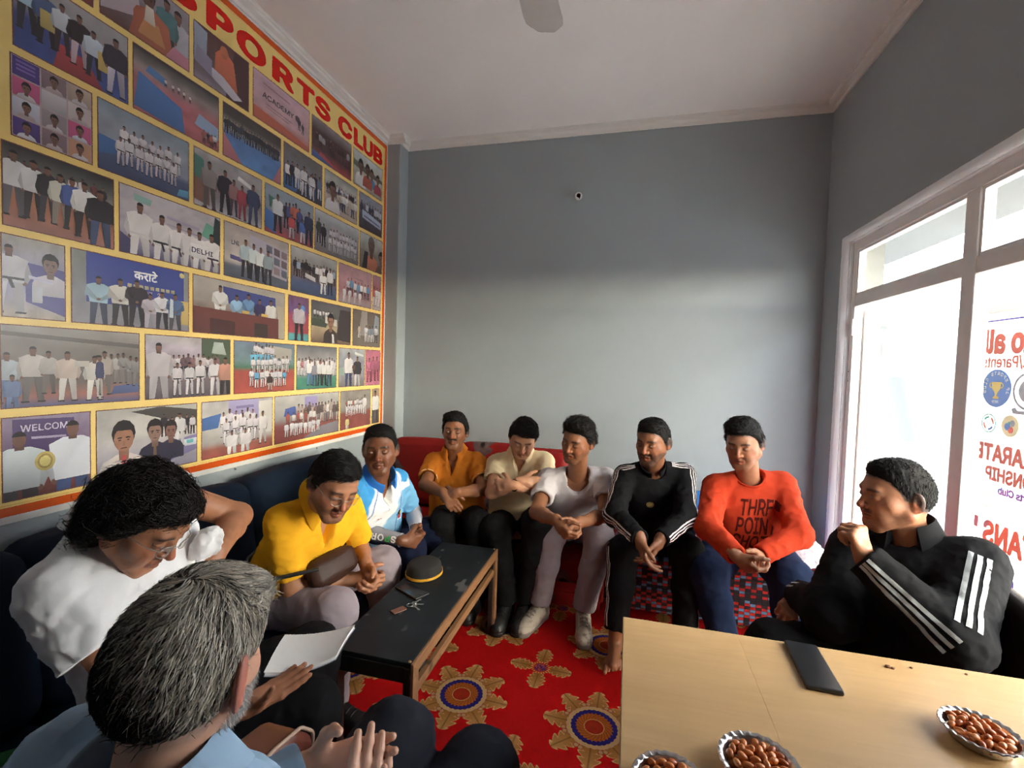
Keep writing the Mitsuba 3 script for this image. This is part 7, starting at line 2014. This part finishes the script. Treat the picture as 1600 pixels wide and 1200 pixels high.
pa = thing('papers', 'folded white papers on the shelf under the coffee table', 'paper')
mat('paper', (.72, .71, .70), rough=.8)
for i in range(3):
    q = rbox((-.06, -.10, 0), (.06, .10, .004), .0008, 6); v = q.vertices; q = man(q).refine_to_length(.03); q = tri(q)
    q.vertices[:, 2] += .012 * np.clip(q.vertices[:, 1] / .1, 0, 1) ** 2
    q.apply_transform(trimesh.transformations.rotation_matrix(math.radians(12 * i - 10), [0, 0, 1])); q.apply_translation((-.80, 1.95, .336 + .0055 * i)); put('sheet', q, 'paper', pa, smooth=30)

# ================================================================ things in hands and laps
nb_ = thing('notebook', 'open white notebook held above the lap by the person in the white polo', 'notebook')
A_, B_, C_, D_ = V(-.951, 1.053, .615), V(-.795, 1.158, .622), V(-.820, 1.294, .640), V(-1.019, 1.215, .622)
def leafstack(z0, z1, nm, m, inset=0.0):
    n = 12; vs = []
    for zz in (z0, z1):
        for i in range(n + 1):
            for j in range(n + 1):
                u, w = inset + (1 - 2 * inset) * i / n, inset + (1 - 2 * inset) * j / n
                p = A_ * (1 - u) * (1 - w) + B_ * u * (1 - w) + C_ * u * w + D_ * (1 - u) * w
                vs.append(p + V(0, 0, zz + .020 * (u - .45) ** 2 * 3 * (1 - .3 * w) + .006 * math.sin(w * 3)))
    f = []
    N = (n + 1) ** 2
    for i in range(n):
        for j in range(n):
            a = i * (n + 1) + j
            f += [[a, a + 1, a + n + 2], [a, a + n + 2, a + n + 1]]
            f += [[N + a, N + a + n + 2, N + a + 1], [N + a, N + a + n + 1, N + a + n + 2]]
    for k_ in range(n):
        for a, c in ((k_, k_ + 1), (n * (n + 1) + k_ + 1, n * (n + 1) + k_), ((k_ + 1) * (n + 1), k_ * (n + 1)), (k_ * (n + 1) + n, (k_ + 1) * (n + 1) + n)):
            f += [[a, N + a, N + c], [a, N + c, c]]
    q = trimesh.Trimesh(vs, f, process=False); q.fix_normals()
    return put(nm, q, m, nb_, smooth=30)
mat('notebook_cover', (.30, .31, .36), rough=.6)
leafstack(-.0125, -.0105, 'cover', 'notebook_cover')
leafstack(-.010, -.001, 'page_block', 'paper', .012)
leafstack(-.0005, .0005, 'top_page', 'paper', .0)

hk = thing('handkerchief', 'crumpled white cloth held in the raised hand of the person in the white polo', 'cloth')
hc = V(-1.195, 1.090, .912)
G = Field(hc - .12, hc + .12, .0045)
for p, r in (((0, 0, .02), .034), ((-.03, .02, -.02), .030), ((.02, -.02, -.045), .028), ((-.02, -.02, -.065), .030), ((.0, .02, .05), .024)):
    G.ball(hc + V(*p), r, .02)
G.displace(folds(3, .016, 16, V(.3, .2, 1), .3), .05); G.displace(folds(9, .008, 34), .05)
put('cloth', G.mesh(), 'white_pique', hk, smooth=60)

pc = thing('pouch_bag', 'dark brown leather pouch with zips in the lap of the man in the yellow shirt', 'bag')
mat('dark_brown_leather', fn=lambda p, n, uv: mikit.mix((.026, .010, .007), (.048, .019, .012), mikit.fbm(p.x * 26, p.y * 26, p.z * 26, 3)), rough=.55, spec=.3)
pm = soft((-.105, -.034, -.052), (.105, .034, .052), .028, .012, 70)
Mx = np.eye(4)
Mx[:3, 0] = nrm((.28, .93, .12)); Mx[:3, 2] = nrm(np.cross(Mx[:3, 0], nrm((.9, -.3, .45)))); Mx[:3, 1] = np.cross(Mx[:3, 2], Mx[:3, 0]); Mx[:3, 3] = (-1.185, 1.690, .628)
def place(q):
    q.apply_transform(Mx); return q
put('body', place(pm), 'dark_brown_leather', pc, smooth=True)
put('flap', place(soft((-.10, -.052, -.040), (.10, -.034, .034), .008, .006, 71)), 'dark_brown_leather', pc, smooth=True)
for z in (.050, -.012):
    zp = put('zip', place(box((-.09, -.0565 if z < .03 else -.044, z * .7), (.09, -.050 if z < .03 else -.036, z * .7 + .004))), 'black_plastic', pc)
    put('zip_pull', place(rbox((.05 - z, -.064, z * .7 - .022), (.058 - z, -.058, z * .7 + .004), .002, 8)), 'key_steel', zp)
put('buckle', place(tube([(-.065 + .011 * math.cos(a), -.060, .018 + .014 * math.sin(a)) for a in np.linspace(0, 6.283, 15)], .0022, 6, cap=False)), 'key_steel', pc, smooth=True)
by = J['yellow']
put('strap', tube([(-1.17, 1.58, .665), (-1.30, 1.44, .66), (-1.42, 1.47, .63), (-1.55, 1.62, .64), (-1.575, 1.75, .655), (-1.50, 1.86, .66), (-1.36, 1.85, .69), (-1.20, 1.80, .68)], .0085, 8), 'black_plastic', pc, smooth=True)

pb = thing('plastic_bag', 'crumpled white plastic bag on the bench beside the man in orange red', 'bag')
scene['bag_film'] = {'type': 'principledthin', 'base_color': rgb((.86, .87, .88)), 'roughness': .35, 'diff_trans': .7}
bc = V(1.055, 2.98, .45)
G = Field(bc - .2, bc + .2, .006)
for p, r in (((0, 0, -.01), .070), ((-.06, -.03, -.02), .055), ((.05, .02, -.02), .060), ((.0, .03, .035), .045), ((-.075, .02, .02), .035)):
    G.ball(bc + V(*p), r, .03)
G.displace(folds(13, .022, 13), .06); G.displace(folds(19, .010, 30), .06)
G.plane(V(0, 0, .396), V(0, 0, -1))
put('film', G.mesh(), 'bag_film', pb, smooth=60)

gp = thing('plastic_packet', 'clear plastic packet with green print on the navy sofa seat', 'packet')
scene['packet_film'] = {'type': 'principledthin', 'base_color': rgb((.30, .34, .31)), 'roughness': .18, 'diff_trans': .5}
mat('packet_green', (.04, .17, .06), rough=.3)
gq = rbox((-.10, -.08, 0), (.06, .08, .016), .007, 8); gq = tri(man(gq).refine_to_length(.02)); gq.vertices[:, 2] += .008 * (meshkit.fbm(gq.vertices * 24, 3) - .5); 
gq.apply_transform(trimesh.transformations.rotation_matrix(math.radians(-40), [0, 0, 1])); gq.apply_translation((-1.545, .80, .385)); put('film', gq, 'packet_film', gp, smooth=40)
gl = rbox((-.06, -.05, .017), (.00, .05, .0205), .001, 6); gl.apply_transform(trimesh.transformations.rotation_matrix(math.radians(-40), [0, 0, 1])); gl.apply_translation((-1.575, .80, .389)); put('print', gl, 'packet_green', gp)

# ================================================================ foil bowls with nuts, crumbs
mat('foil', (.66, .65, .64), rough=.22, metallic=1.0)
mat('nut_skin', fn=lambda p, n, uv: mikit.mix((.46, .125, .024), (.58, .19, .045), mikit.fbm(p.x * 90, p.y * 90, p.z * 90, 2)), rough=.42, spec=.5)
mat('nut_skin_dark', (.36, .085, .018), rough=.42); mat('nut_skin_pale', (.62, .23, .07), rough=.42)
nut = trimesh.creation.icosphere(subdivisions=2); nut.vertices *= (.0100, .0068, .0058); nut.vertices[:, 1] *= 1 - .22 * nut.vertices[:, 0] / .0100
NUTS = [mikit.ply(nut, m, smooth=True) for m in ('nut_skin', 'nut_skin_dark', 'nut_skin_pale')]
def bowl(cx, cy, label, glabel, group, n, seed, R=.066, oval=1.0, ang=0):
    k_ = thing('foil_bowl', label, 'bowl')
    N = 96
    prof = [(.0, .002), (.040, .002), (.046, .006), (.0575, .024), (.0595, .0275), (.066, .0285), (.0675, .0265), (.066, .0275), (.0605, .0262), (.058, .022), (.047, .0035), (.0, .0005)]
    vs = []
    for i in range(N):
        a = 2 * math.pi * i / N
        for r, z in prof:
            w = 1.0 + (.010 * math.sin(a * 24) if .05 < r < .062 else 0)
            zz = z + (.0014 * math.sin(a * 24) if r > .058 else 0)
            vs.append((r * w * math.cos(a), r * w * math.sin(a) * oval, zz))
    m_ = len(prof); f = []
    for i in range(N):
        for j in range(m_ - 1):
            a, c = i * m_ + j, ((i + 1) % N) * m_ + j
            f += [[a, c, c + 1], [a, c + 1, a + 1]]
    q = trimesh.Trimesh(vs, f, process=False)
    q.apply_scale(R / .066)
    q.apply_transform(trimesh.transformations.rotation_matrix(math.radians(ang), [0, 0, 1])); q.apply_translation((cx, cy, DZ)); q.fix_normals()
    put('dish', q, 'foil', k_, smooth=40)
    rg = np.random.default_rng(seed)
    pts = []; tries = 0
    layers = ((.0080, .038, 0), (.0160, .046, 0), (.0240, .049, 0))
    for (z, rr, _) in layers:
        lay = []
        t = 0
        while t < 1500 and len(pts) + len(lay) < n:
            t += 1
            r, a = rr * math.sqrt(rg.random()) * R / .066, rg.random() * 6.283
            p = np.array([r * math.cos(a), r * math.sin(a) * oval])
            if all(np.hypot(*(p - l[:2])) > .0138 for l in lay):
                lay.append(np.array([*p, z + (1 - (r / .05) ** 2) * .006 + rg.uniform(-.001, .001)]))
        pts += lay
    for p in pts:
        key = numbered('almond')
        d = dict(NUTS[int(rg.choice([0, 0, 0, 1, 2]))])
        c, s = math.cos(math.radians(ang)), math.sin(math.radians(ang))
        d['to_world'] = T().translate([cx + p[0] * c - p[1] * s, cy + p[0] * s + p[1] * c, DZ + p[2]]).rotate([0, 0, 1], float(rg.random() * 360)).rotate([0, 1, 0], float(rg.normal(0, 18))).rotate([1, 0, 0], float(rg.random() * 360))
        scene[key] = d
        tag(key, glabel, 'nut', group)
bowl(.730, 1.140, 'foil bowl of almonds near the right end of the desk', 'almond in the foil bowl near the right end of the desk', 'almonds in the right foil bowl', 120, 3)
bowl(.262, .925, 'foil bowl of almonds between the other two, cut by the lower photo edge', 'almond in the middle foil bowl on the desk', 'almonds in the middle foil bowl', 120, 5, .070)
bowl(.098, .835, 'foil bowl of almonds nearest the left edge of the desk', 'almond in the foil bowl nearest the left desk edge', 'almonds in the left foil bowl', 110, 7)
mat('crumb_brown', (.14, .06, .025), rough=.8)
for i, (x, y, r) in enumerate(((.675, 1.372, .0055), (.684, 1.369, .004), (.733, 1.386, .003), (.857, 1.397, .0028))):
    q = trimesh.creation.icosphere(subdivisions=1, radius=r); q.vertices *= (1.3, 1, .6); q.vertices += .3 * r * (meshkit.noise(q.vertices / r * 1.7 + i) - .5)[:, None]
    q.apply_translation((x, y, DZ + r * .5)); put('crumb', q, 'crumb_brown', label='small brown crumb at the far edge of the light wood desk', cat='crumb', group='crumbs on the desk')
